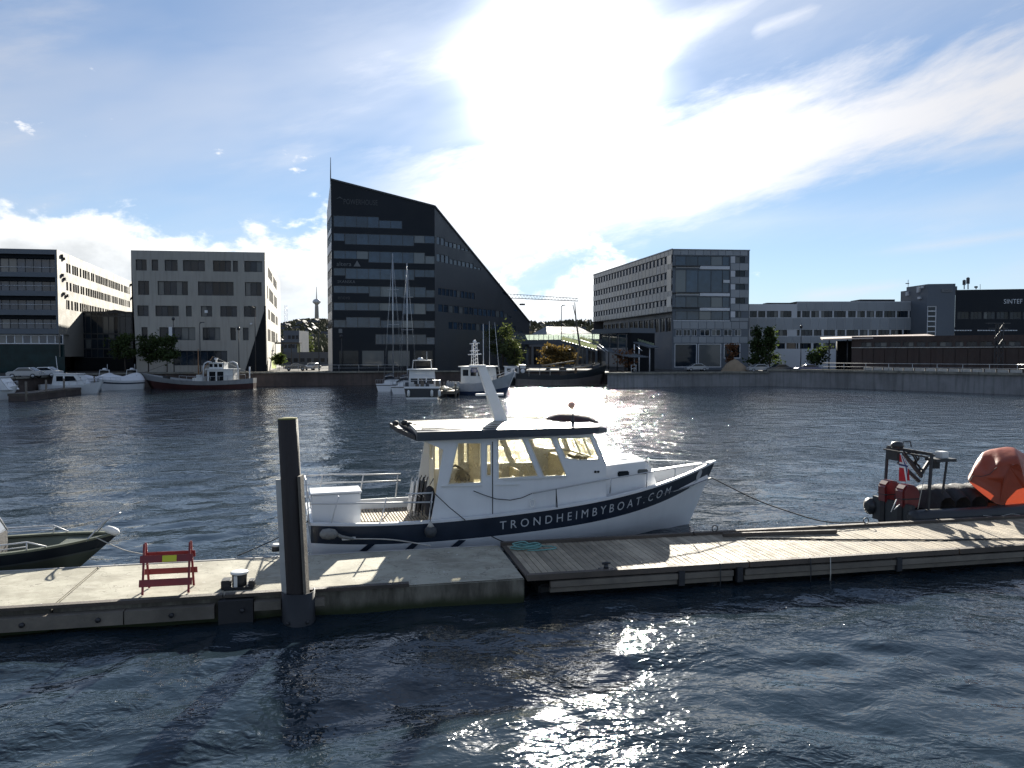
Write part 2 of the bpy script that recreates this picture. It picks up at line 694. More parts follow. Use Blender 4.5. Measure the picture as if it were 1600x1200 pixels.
mat('tarp_orange', (0.30, 0.060, 0.022), 0.5, var=0.2, scale=3, bump=0.5, bscale=6)
mat('flag_red', (0.50, 0.018, 0.03), 0.7, var=0.1, scale=6)
mat('flag_white', (0.7, 0.7, 0.7), 0.7, var=0.05)
mat('flag_blue', (0.02, 0.03, 0.14), 0.7, var=0.05)
mat('aluminium_olive', (0.13, 0.14, 0.10), 0.5, metal=0.35, var=0.2, scale=2)
mat('plastic_white', (0.72, 0.71, 0.68), 0.45, var=0.08)
mat('skin_brown', (0.20, 0.10, 0.05), 0.7, var=0.2)
glass_mat('cabin_glass', (0.93, 0.92, 0.84), 0.10, 0.30, (0.75, 0.68, 0.45))
facade_glass('glass_dark', (0.016, 0.024, 0.034), 0.06, 0.6, 0.25)
facade_glass('glass_blue', (0.028, 0.052, 0.085), 0.05, 0.4, 0.5)

# ------------------------------------------------------------------ water
wtr = bpy.data.materials.new('water')
wtr.use_nodes = True
nt = NT(wtr.node_tree)
b = wtr.node_tree.nodes['Principled BSDF']
b.inputs['Base Color'].default_value = (0.015, 0.025, 0.034, 1)
b.inputs['Roughness'].default_value = 0.05
b.inputs['IOR'].default_value = 1.36
geo = nt.n('ShaderNodeNewGeometry')
px_, py_, pz_ = nt.sep(E(nt, geo.outputs['Position']))
wv = nt.vec(px_ * 0.72 + py_ * 0.25, py_ * 1.0 - px_ * 0.2, 0.0)
gust = nt.ss(nt.noise(nt.vec(px_ * 0.05, py_ * 0.03, 1.0), 1.0, 3, 0.5), 0.32, 0.68, 0.55, 1.25)
far_ = nt.ss(py_, 22.0, 60.0)
patch = nt.ss(nt.noise(wv, 0.33, 4, 0.6, 0.8), 0.42, 0.64, 0.22, 1.0)     # cat's-paws between calmer water
clus = nt.ss(nt.noise(wv, 1.3, 3, 0.6, 0.6), 0.52, 0.66)                  # small rough wavelets that catch the sun
hgt = (nt.noise(wv, 1.5, 3, 0.55, 0.5) * (far_ * 0.040 + 0.042) + nt.noise(wv, 4.2, 2, 0.55, 0.6) * nt.math('MAXIMUM', patch * 0.064, far_ * 0.046)
       + nt.noise(wv, 13.0, 2, 0.5, 0.4) * (patch * 0.013 + far_ * clus * 0.028) + nt.noise(wv, 0.55, 2, 0.5, 0.4) * far_ * 0.24) * gust
bn = nt.n('ShaderNodeBump')
bn.inputs['Strength'].default_value = 1.0
bn.inputs['Distance'].default_value = 1.0
nt.put(bn.inputs['Height'], hgt)
wtr.node_tree.links.new(bn.outputs[0], b.inputs['Normal'])
M['water'] = wtr


def water():
    ys = [-160.0, -80.0, -30.0, -8.0]
    while ys[-1] < 240:
        y = ys[-1]
        ys.append(y + (0.12 if y < 16 else min(1.6, 0.12 + (y - 16) * 0.012)))
    xs = [0.0]
    while xs[-1] < 230:
        x = xs[-1]
        xs.append(x + (0.16 if x < 14 else min(4.0, 0.16 + (x - 14) * 0.03)))
    xs = [-x for x in xs[:0:-1]] + xs
    X, Y = np.meshgrid(np.array(xs), np.array(ys))
    Z = np.zeros_like(X)
    rng = np.random.RandomState(4)
    step = np.maximum(np.gradient(Y, axis=0), np.gradient(X, axis=1))
    for i in range(64):
        lam = 0.55 * (9.0 ** (i / 63.0))
        th = R(-62) + rng.normal(0, 0.62)
        k = 2 * math.pi / lam
        amp = 0.0034 * lam ** 0.66 * rng.uniform(0.5, 1.3)
        fade = np.clip((lam / step - 3.0) / 3.0, 0, 1)
        ph = k * (X * math.cos(th) + Y * math.sin(th)) + rng.uniform(0, 6.28)
        Z += amp * fade * (np.sin(ph) + 0.25 * np.sin(2 * ph + 1.3))
    ny, nx = X.shape
    me = bpy.data.meshes.new('water')
    me.vertices.add(nx * ny)
    me.vertices.foreach_set('co', np.stack([X, Y, Z], -1).astype(np.float32).ravel())
    idx = np.arange(nx * ny).reshape(ny, nx)
    q = np.stack([idx[:-1, :-1], idx[:-1, 1:], idx[1:, 1:], idx[1:, :-1]], -1).reshape(-1, 4)
    me.loops.add(q.size)
    me.loops.foreach_set('vertex_index', q.ravel().astype(np.int32))
    me.polygons.add(len(q))
    me.polygons.foreach_set('loop_start', np.arange(0, q.size, 4, dtype=np.int32))
    me.polygons.foreach_set('loop_total', np.full(len(q), 4, dtype=np.int32))
    me.update(calc_edges=True)
    me.polygons.foreach_set('use_smooth', np.ones(len(q), dtype=bool))
    me.materials.append(wtr)
    o = bpy.data.objects.new('water', me)
    COL.objects.link(o)
    struct(o)


water()

# ------------------------------------------------------------------ far shore: ground, quays, hills
mat('paving', (0.06, 0.058, 0.056), 0.95, var=0.2, scale=0.4, spec=0.08)
mat('quay_brick', (0.085, 0.065, 0.058), 0.9, var=0.4, scale=1.2, streaks=0.5)
mat('quay_concrete', (0.22, 0.22, 0.225), 0.9, var=0.3, scale=0.5, streaks=0.6)
mat('hill_green', (0.075, 0.085, 0.05), 0.95, var=0.5, scale=0.02, col2=(0.14, 0.11, 0.06), spec=0.05)
mat('woods', (0.07, 0.068, 0.038), 0.95, var=0.5, scale=0.03, spec=0.05)
mat('leaf_dark', (0.045, 0.065, 0.027), 0.9, spec=0.1, var=0.5, scale=1.2)
mat('leaf_green', (0.065, 0.085, 0.028), 0.7, var=0.5, scale=1.2)
mat('leaf_autumn', (0.13, 0.09, 0.03), 0.7, var=0.45, scale=1.2)
mat('leaf_rust', (0.16, 0.07, 0.03), 0.7, var=0.45, scale=1.2)
mat('bark', (0.07, 0.055, 0.045), 0.9, var=0.3, scale=4)
mat('cladding_beige', (0.30, 0.28, 0.245), 0.75, var=0.07, scale=0.4)
mat('cladding_slate', (0.10, 0.115, 0.135), 0.6, var=0.12, scale=0.4)
mat('shade_black', (0.010, 0.012, 0.015), 0.7, var=0.2, spec=0.12)
mat('concrete_panel', (0.34, 0.32, 0.285), 0.85, var=0.10, scale=0.35, streaks=0.35)
mat('cladding_black', (0.011, 0.014, 0.019), 0.5, var=0.2, scale=0.25, spec=0.2)
mat('cladding_grey', (0.25, 0.265, 0.28), 0.55, var=0.06, scale=0.3, rnd=0.12)
mat('cladding_pale', (0.50, 0.51, 0.53), 0.5, var=0.06, scale=0.3, rnd=0.10)
mat('cladding_brown', (0.05, 0.034, 0.03), 0.8, var=0.25, scale=0.5, streaks=0.4)
mat('roof_pale', (0.46, 0.38, 0.33), 0.5, var=0.1)
mat('roof_dark', (0.05, 0.05, 0.055), 0.8, var=0.2, scale=0.5)
mat('frame_white', (0.62, 0.63, 0.65), 0.5, var=0.05)
mat('frame_dark', (0.03, 0.032, 0.036), 0.5, var=0.1)
mat('sign_grey', (0.13, 0.135, 0.14), 0.5, var=0.05)
mat('sign_dim', (0.045, 0.048, 0.052), 0.5, var=0.05)
facade_glass('glass_bright', (0.10, 0.12, 0.14), 0.05, 0.4, 1.0)
facade_glass('panel_glass', (0.10, 0.125, 0.155), 0.12, 0.25, 0.35)
facade_glass('glass_green', (0.008, 0.030, 0.034), 0.15, 0.3, 0.12)

QZ = 2.2
# shoreline of the far bank (x, y), from left to right
shore = [gp(-260, 640), gp(20, 619), gp(140, 608), gp(240, 604.8), gp(430, 603.5), gp(620, 601), gp(800, 599),
         gp(949, 598.5)]
shore2 = [gp(949, 606), gp(1060, 604), gp(1200, 603), gp(1350, 607.5), gp(1600, 617), gp(1900, 632)]
shore = [Vector((p.x, p.y)) for p in shore]
shore2 = [Vector((p.x, p.y)) for p in shore2]


def ground():
    pts = shore + shore2
    n = len(pts)
    mb = MB()
    vs = [(p.x, p.y, QZ) for p in pts] + [(p.x * (620 / p.y if p.y > 0 else 1), 620, QZ) for p in pts]
    mb.add(vs, [(i, i + 1, n + i + 1, n + i) for i in range(n - 1)])
    struct(mb.build('ground', 'paving', fix=False))


ground()


def quay(pts, name, label, material, cap, capm='concrete_side', ztop=QZ):
    o = MB()
    t = thing(name, label, 'quay wall', (pts[0].x, pts[0].y, 0))
    w = MB()
    for a, b_ in zip(pts, pts[1:]):
        w.add([(a.x, a.y, -2), (b_.x, b_.y, -2), (b_.x, b_.y, ztop), (a.x, a.y, ztop)], [(0, 1, 2, 3)])
    w.build('wall', material, t, fix=False)
    for a, b_ in zip(pts, pts[1:]):
        d = Vector((b_.x - a.x, b_.y - a.y, 0))
        L = d.length
        u = d.normalized()
        nrm = Vector((u.y, -u.x, 0))
        k = max(1, round(L / 6.0))
        for i in range(k):
            c = Vector((a.x, a.y, ztop)) + u * (L * (i + .5) / k) + nrm * (0.1)
            pbox('coping_stone', capm, t, c + Vector((0, 0, cap / 2 + 0.01)), (u, nrm, (0, 0, 1)), (L / k - 0.05, 0.6, cap))
    return t


quay(shore[:5], 'quay_wall', 'dark stone quay wall behind the covered launches and the old fishing boat', 'quay_brick', 0.25)
quay(shore[4:], 'quay_wall', 'dark quay wall below the black slanted office block', 'quay_brick', 0.25)
quay([shore[-1], shore2[0]], 'quay_wall', 'short return of the quay wall at the bow of the sailing ship', 'quay_concrete', 0.3)
quay(shore2[:3], 'quay_wall', 'dark concrete quay wall in front of the grey glass-cornered office block', 'quay_concrete', 0.3)
rq = quay(shore2[2:], 'quay_wall', 'high concrete quay wall with pale beams below the brown low building', 'quay_concrete', 0.35, ztop=2.6)


def rail(pts, z, label, h=1.1, gap=3.0, r=0.035, material='galvanised', group=None):
    t = thing('railing', label, 'railing', (pts[0].x, pts[0].y, z), group=group)
    for a, b_ in zip(pts, pts[1:]):
        d = Vector((b_.x - a.x, b_.y - a.y, 0))
        L = d.length
        u = d.normalized()
        A = Vector((a.x, a.y, z))
        n_ = max(1, int(L / gap))
        MB().tube([A + Vector((0, 0, h)), A + u * L + Vector((0, 0, h))], r, 5).build('top_rail', material, t)
        MB().tube([A + Vector((0, 0, h * .5)), A + u * L + Vector((0, 0, h * .5))], r * .7, 5).build('middle_rail', material, t)
        for i in range(n_):
            q = A + u * (L * i / n_)
            MB().tube([q, q + Vector((0, 0, h))], r, 5).build('post', material, t)
    return t


def off(p, nx, ny):
    return Vector((p.x + nx, p.y + ny))


rail([off(shore2[3], -6, 1.4), off(shore2[4], 0, 1.5), off(shore2[5], 0, 1.5)], 2.95, 'thin railing along the high concrete quay below the brown building')
rail([off(shore[4], 0, 1.2), off(shore[5], 0, 1.2)], QZ + .26, 'galvanised railing on the quay before the black slanted office block')
# pale guard beams along the right quay
bt = thing('guard_beam', 'row of pale guard beams on the edge of the high concrete quay', 'guard rail', (shore2[3].x, shore2[3].y, 2.95))
A_, B_ = off(shore2[3], 0, 0.35), off(shore2[4], 0, 0.35)
d_ = Vector((B_.x - A_.x, B_.y - A_.y, 0))
for i in range(14):
    c = Vector((A_.x, A_.y, 3.16)) + d_ * ((i + .5) / 14)
    u = d_.normalized()
    pbox('beam', 'steel_pale', bt, c, (u, (u.y, -u.x, 0), (0, 0, 1)), (d_.length / 14 - 0.25, 0.3, 0.42))


def hill_z(x, y):
    f = min(1, max(0, (y - 620) / 900.0))
    f = f * f * (3 - 2 * f)
    ridge = 66 + 9 * math.sin(x * 0.006 + 1.0) + 6 * math.sin(x * 0.017) + 3 * math.sin(x * 0.05 + y * .01)
    ridge -= 22 * min(1, max(0, (x + 250) / 300.0))
    return QZ + f * ridge


def hills():
    xs = np.linspace(-1500, 1500, 101)
    ys = np.linspace(610, 1700, 50)
    vs = [(x, y, hill_z(x, y) - 0.6) for y in ys for x in xs]
    n = len(xs)
    fs = [(j * n + i, j * n + i + 1, (j + 1) * n + i + 1, (j + 1) * n + i) for j in range(len(ys) - 1) for i in range(n - 1)]
    mb = MB()
    mb.add(vs, fs, True)
    struct(mb.build('hills', 'hill_green', fix=False))
    # the woods on the slopes read as one mass
    rng = random.Random(3)
    mb = MB()
    for i in range(5200):
        if i < 2600:
            y = rng.uniform(640, 1560)
            px = rng.uniform(425, 530) if rng.random() < .8 else rng.uniform(815, 945)
            x = (px - 800) / FPX * y
        else:
            y = rng.uniform(640, 1650)
            x = rng.uniform(-0.9, 0.9) * y
        z = hill_z(x, y)
        h = rng.uniform(5, 11)
        w = rng.uniform(2.5, 5)
        n_ = 6
        a0_ = rng.random() * 6
        ring = [(x + w * math.cos(a0_ + k * 6.283 / n_) * rng.uniform(.7, 1.2), y + w * math.sin(a0_ + k * 6.283 / n_), z + h * rng.uniform(.25, .6)) for k in range(n_)]
        b0 = len(mb.v)
        mb.add(ring + [(x, y, z + h), (x, y, z - 1)], [(k, (k + 1) % n_, n_) for k in range(n_)] + [((k + 1) % n_, k, n_ + 1) for k in range(n_)])
    o = mb.build('woods', 'woods', fix=False)
    tag(o, 'autumn woods covering the far hillside', 'woods', kind='stuff')


hills()
for nm, c in (('house_white', (0.5, 0.49, 0.46)), ('house_ochre', (0.36, 0.27, 0.15)), ('house_red', (0.22, 0.075, 0.055)), ('house_grey', (0.22, 0.22, 0.22))):
    mat(nm, c, 0.8, var=0.08, scale=0.2)


def houses():
    rng = random.Random(11)
    protos = []
    for mname in ('house_white', 'house_ochre', 'house_red', 'house_grey'):
        w = MB().box((-5, -4, -3), (5, 4, 5))
        r = MB()
        r.prism([(-5.5, -4.6, 4.9), (-5.5, 4.6, 4.9), (-5.5, 0, 8.2)], (11, 0, 0))
        protos.append((w, r, mname))
    meshes = []
    for w, r, mname in protos:
        a = w.build('house', mname, fix=False)
        c = r.build('roof', 'roof_dark', fix=False)
        meshes.append((a.data, c.data, mname))
        bpy.data.objects.remove(a)
        bpy.data.objects.remove(c)
    colour = {'house_white': 'white', 'house_ochre': 'ochre', 'house_red': 'red', 'house_grey': 'grey'}
    for i in range(64):
        y = rng.uniform(660, 1450)
        px = rng.uniform(432, 522) if i < 44 else rng.uniform(822, 935)
        x = (px - 800) / FPX * y
        wme, rme, mname = meshes[rng.randrange(4)]
        o = bpy.data.objects.new('hillside_house', wme)
        COL.objects.link(o)
        o.location = (x, y, hill_z(x, y) + 2)
        o.rotation_euler = (0, 0, rng.choice((0, 1.57)) + rng.uniform(-.4, .4))
        side = 'left of the black block' if i < 44 else 'right of the black block'
        tag(o, f'small {colour[mname]} house with dark roof on the far hillside {side}', 'house', f'{colour[mname]} hillside houses, {"left" if i < 44 else "right"} gap')
        r_ = bpy.data.objects.new('roof', rme)
        COL.objects.link(r_)
        r_.parent = o


houses()


def radio_tower():
    Y = 1500
    base = at(495, 499, Y)
    k = Y / FPX
    t = thing('radio_tower', 'slender concrete radio tower with round pod standing on the far hill', 'tower', (base.x, base.y, base.z - 12))
    z = lambda py: at(495, py, Y).z
    mb = MB().lathe([(3.6 * k, base.z - 12), (2.9 * k, z(480)), (2.6 * k, z(476))], (base.x, base.y, 0), 12)
    mb.build('shaft', 'concrete_panel', t)
    MB().lathe([(2.6 * k, z(476)), (6.2 * k, z(472.5)), (6.2 * k, z(470.5)), (4.0 * k, z(468)), (1.4 * k, z(467))], (base.x, base.y, 0), 16).build('pod', 'cladding_pale', t)
    MB().lathe([(.8 * k, z(467)), (.35 * k, z(448))], (base.x, base.y, 0), 6).build('antenna', 'steel_pale', t)


radio_tower()


# ------------------------------------------------------------------ building helpers
class Face:
    def __init__(s, A, B):
        s.A, s.B = Vector((A[0], A[1], 0)), Vector((B[0], B[1], 0))
        d = s.B - s.A
        s.L = d.length
        s.u = d.normalized()
        s.n = Vector((s.u.y, -s.u.x, 0))
        s.ax = (s.u, -s.n, Vector((0, 0, 1)))

    def px(s, x, y):
        d = ray(x, y)
        C = Vector((0, 0, CAMH))
        t = (s.A - C).dot(s.n) / d.dot(s.n)
        p = C + d * t
        return (p - s.A).dot(s.u), p.z

    def pt(s, a, z, o=0.0):
        p = s.A + s.u * a + s.n * o
        return Vector((p.x, p.y, z))

    def rect(s, x0, y0, x1, y1):
        ym = (y0 + y1) / 2
        a0_, a1_ = s.px(x0, ym)[0], s.px(x1, ym)[0]
        z1 = (s.px(x0, y0)[1] + s.px(x1, y0)[1]) / 2
        z0 = (s.px(x0, y1)[1] + s.px(x1, y1)[1]) / 2
        return (a0_, z0, a1_, z1)


def clip(poly, a, b):
    """keep the part of a convex polygon left of the line a->b"""
    out_ = []
    n = len(poly)
    sd_ = lambda p: (b[0] - a[0]) * (p[1] - a[1]) - (b[1] - a[1]) * (p[0] - a[0])
    for i in range(n):
        p, q = poly[i], poly[(i + 1) % n]
        sp_, sq_ = sd_(p), sd_(q)
        if sp_ >= 0: out_.append(p)
        if (sp_ >= 0) != (sq_ >= 0):
            t = sp_ / (sp_ - sq_)
            out_.append((p[0] + (q[0] - p[0]) * t, p[1] + (q[1] - p[1]) * t))
    return out_


def wall(mb, face, poly, holes, rec=0.3):
    """wall sheet filling a convex counter-clockwise polygon (s, z), with recessed rectangular openings"""
    xs = sorted(set([min(p[0] for p in poly), max(p[0] for p in poly)] + [h[0] for h in holes] + [h[2] for h in holes]))
    zs = sorted(set([min(p[1] for p in poly), max(p[1] for p in poly)] + [h[1] for h in holes] + [h[3] for h in holes]))
    for i in range(len(xs) - 1):
        for j in range(len(zs) - 1):
            cx, cz = (xs[i] + xs[i + 1]) / 2, (zs[j] + zs[j + 1]) / 2
            if any(h[0] < cx < h[2] and h[1] < cz < h[3] for h in holes):
                continue
            c = [(xs[i], zs[j]), (xs[i + 1], zs[j]), (xs[i + 1], zs[j + 1]), (xs[i], zs[j + 1])]
            for k in range(len(poly)):
                c = clip(c, poly[k], poly[(k + 1) % len(poly)])
                if len(c) < 3: break
            if len(c) >= 3:
                mb.add([face.pt(a, z) for a, z in c], [tuple(range(len(c)))])
    for a0_, z0, a1_, z1 in holes:
        q = [(a0_, z0), (a1_, z0), (a1_, z1), (a0_, z1)]
        for k in range(4):
            p, r_ = q[k], q[(k + 1) % 4]
            mb.add([face.pt(*p), face.pt(*r_), face.pt(*r_, -rec), face.pt(*p, -rec)], [(0, 1, 2, 3)])


def window(face, h, parent, cols, rows=1, rec=0.3, fm='frame_dark', gm='glass_dark', bar=0.07, name='window', split=None):
    """a frame mesh with one pane object per light"""
    a0_, z0, a1_, z1 = h
    mb = MB()
    up = Vector((0, 0, 1))
    o = -rec + 0.05
    ed = [a0_ + (a1_ - a0_) * i / cols for i in range(cols + 1)] if split is None else [a0_ + (a1_ - a0_) * s_ for s_ in split]
    cols = len(ed) - 1
    for i, a in enumerate(ed):
        aa = min(max(a, a0_ + bar / 2), a1_ - bar / 2)
        mb.obox(face.pt(aa, (z0 + z1) / 2, o), face.ax, (bar, 0.1, z1 - z0))
    for j in range(rows + 1):
        z = z0 + (z1 - z0) * j / rows
        z = min(max(z, z0 + bar / 2), z1 - bar / 2)
        mb.obox(face.pt((a0_ + a1_) / 2, z, o - 0.004), face.ax, (a1_ - a0_ - 0.004, 0.1, bar))
    w = mb.build(name, fm, parent, fix=False)
    for i in range(cols):
        for j in range(rows):
            zc = z0 + (z1 - z0) * (j + .5) / rows
            pbox('pane', gm, w, face.pt((ed[i] + ed[i + 1]) / 2, zc, -rec + 0.01), face.ax, (ed[i + 1] - ed[i], 0.03, (z1 - z0) / rows))
    return w


def shell(mb, foot, ztop, zbot=QZ - 0.3):
    """plain walls along an open chain of ground points (hidden sides) """
    for (a, za), (b_, zb) in zip(zip(foot, ztop), list(zip(foot, ztop))[1:]):
        mb.add([(a[0], a[1], zbot), (b_[0], b_[1], zbot), (b_[0], b_[1], zb), (a[0], a[1], za)], [(0, 1, 2, 3)])


def sign(face, s0, z0, text, height, material, parent, space=1.05, name='lettering', o=0.06, width=None):
    vs, fs = text_mesh(text, 1.0, space)
    hmax = max(v[1] for v in vs)
    k = height / hmax
    kx = k if width is None else width / max(v[0] for v in vs)
    for lv, lf in islands(vs, fs):
        mb = MB()
        mb.add([face.pt(s0 + a * kx, z0 + b_ * k, o) for a, b_ in lv], lf)
        mb.build('letter', material, parent, fix=False)


def frame_px(face, pts):
    return [face.px(*p) for p in pts]


# ------------------------------------------------------------------ left office block with balconies of glass
def block_left():
    cA, cB, cC = P2(-70, 132.2), P2(93, 135), P2(209, 195)
    f, g_ = Face(cA, cB), Face(cB, cC)
    t = thing('office_block', 'slate framed office block with recessed glass storeys and pale window-banded side', 'building', (cB.x, cB.y, QZ))
    ztop = f.px(93, 390)[1]
    zlow = f.px(93, 522)[1]
    rows = [(397.5, 425.7), (433, 454.6), (462.5, 484), (492.5, 513.7)]
    holes = []
    aR = f.px(86.5, 450)[0]
    for y0, y1 in rows:
        z1, z0 = f.px(80, y0)[1], f.px(80, y1)[1]
        holes.append((0.4, z0, aR, z1))
    mb = MB()
    wall(mb, f, [(0, zlow), (f.L, zlow), (f.L, ztop), (0, ztop)], holes, 1.3)
    mb.add([f.pt(0, zlow), f.pt(f.L, zlow), f.pt(f.L, zlow, -6), f.pt(0, zlow, -6)], [(0, 1, 2, 3)])
    mb.build('front_wall', 'cladding_slate', t, fix=False)
    zs = f.px(80, 397)[1]
    for h in holes:
        w = window(f, (h[0], h[1], h[2], h[3]), t, 12, 1, 1.3, 'frame_dark', 'glass_blue', 0.08)
        pbox('balustrade', 'frame_white', w, f.pt((h[0] + h[2]) / 2, h[1] + 0.95, -0.9), f.ax, (h[2] - h[0], 0.04, 0.05))
        pbox('recess_shade', 'shade_black', w, f.pt((h[0] + h[2]) / 2, h[3] - 0.35, -0.8), f.ax, (h[2] - h[0] - .02, 0.5, 0.66))  # dark box standing in for the shade at the recess top
    # lower glazed strip and dark base
    fl = Face((f.pt(0, 0, -0.8).x, f.pt(0, 0, -0.8).y), (f.pt(f.L + .6, 0, -0.8).x, f.pt(f.L + .6, 0, -0.8).y))
    h = fl.rect(-60, 522.5, 97, 537.5)
    window(fl, (0, h[1], fl.L - 0.2, h[3] - 0.02), t, 13, 1, 0.1, 'frame_white', 'glass_blue', 0.16, name='ground_floor_window')
    mb = MB()
    mb.add([fl.pt(0, QZ - .2), fl.pt(fl.L, QZ - .2), fl.pt(fl.L, h[1] - .1), fl.pt(0, h[1] - .1)], [(0, 1, 2, 3)])
    mb.build('base_wall', 'glass_green', t, fix=False)
    # side
    holes = []
    rg = random.Random(5)
    for y0, y1 in ((411, 425.5), (440, 453.5), (468.5, 483)):
        z1, z0 = g_.px(103.4, y0)[1], g_.px(103.4, y1)[1]
        s_, e_ = g_.px(103.4, (y0 + y1) / 2)[0], g_.L * 0.955
        a = s_
        while a < e_:
            w_ = rg.choice((1.25, 1.25, 1.25, 0.7))
            holes.append((a, z0, a + w_, z1))
            a += w_ + rg.choice((0.22, 0.22, 0.3, 0.9))
    mb = MB()
    zs_ = 5.0
    wall(mb, g_, [(0, zs_), (g_.L, zs_), (g_.L, ztop), (0, ztop)], holes, 0.25)
    mb.build('side_wall', 'cladding_beige', t, fix=False)
    for h in holes:
        window(g_, h, t, 1, 1, 0.25, 'frame_dark', 'glass_bright', 0.09)
    # wall lamps on the pale side
    for (x, y) in ((96, 400), (99, 404), (97, 430), (100, 436), (99, 459), (104, 462), (204, 445), (205, 466)):
        s_, z = g_.px(x, y)
        pbox('wall_lamp', 'frame_dark', t, g_.pt(s_, z, 0.2), g_.ax, (0.8, 0.4, 0.5))
    s_, z = g_.px(102, 464)
    mb = MB()
    back = [cA + Vector((-12, 60)), cC]
    shell(mb, [cA, back[0], cC], [ztop] * 3)
    mb.add([(cA.x, cA.y, ztop), (cB.x, cB.y, ztop), (cC.x, cC.y, ztop), (back[0].x, back[0].y, ztop)], [(0, 1, 2, 3)])
    mb.build('roof', 'roof_dark', t, fix=False)


block_left()


def glass_link():
    A, B = P2(118, 150), P2(215, 152)
    f = Face(A, B)
    t = thing('glass_link_building', 'dark glazed link building between the slate framed block and the grey concrete block', 'building', (A.x, A.y, QZ))
    ztop = f.px(150, 486.5)[1]
    ys = [487.5, 494, 521.5, 529.5, 545, 559]
    split = [0, .085, .17, .26, .36, .45, .54, .63, .72, .81, .91, 1]
    for y0, y1 in zip(ys, ys[1:]):
        z1, z0 = f.px(160, y0)[1], f.px(160, y1)[1]
        window(f, (0, z0, f.L, z1), t, 1, 1, 0.15, 'frame_dark', 'glass_dark', 0.12, split=split)
    mb = MB()
    zb = f.px(160, 559)[1]
    mb.add([f.pt(-.2, QZ - .2), f.pt(f.L, QZ - .2), f.pt(f.L, zb), f.pt(-.2, zb)], [(0, 1, 2, 3)])
    mb.build('base_wall', 'shade_black', t, fix=False)
    mb = MB()
    mb.add([f.pt(-0.1, ztop, .1), f.pt(f.L, ztop, .1), f.pt(f.L, ztop, -20), f.pt(-4, ztop, -20), f.pt(-3.5, ztop, -6)], [(0, 1, 2, 3, 4)])
    p = [f.pt(-.1, ztop, .05), f.pt(f.L, ztop, .05)]
    mb.add([p[0], p[1], p[1] - Vector((0, 0, .3)), p[0] - Vector((0, 0, .3))], [(0, 1, 2, 3)])
    mb.prism([f.pt(2, ztop, -6), f.pt(9, ztop, -6), f.pt(5.5, ztop + 0.7, -6)], -f.n * 6)
    mb.build('roof', 'roof_dark', t, fix=False)
    mb = MB()
    q = Face((f.pt(-3.4, 0, -7).x, f.pt(-3.4, 0, -7).y), (f.pt(0, 0, 0).x, f.pt(0, 0, 0).y))
    mb.add([q.pt(0, QZ - .2), q.pt(q.L, QZ - .2), q.pt(q.L, ztop), q.pt(0, ztop)], [(0, 1, 2, 3)])
    mb.build('side_wall', 'shade_black', t, fix=False)


glass_link()


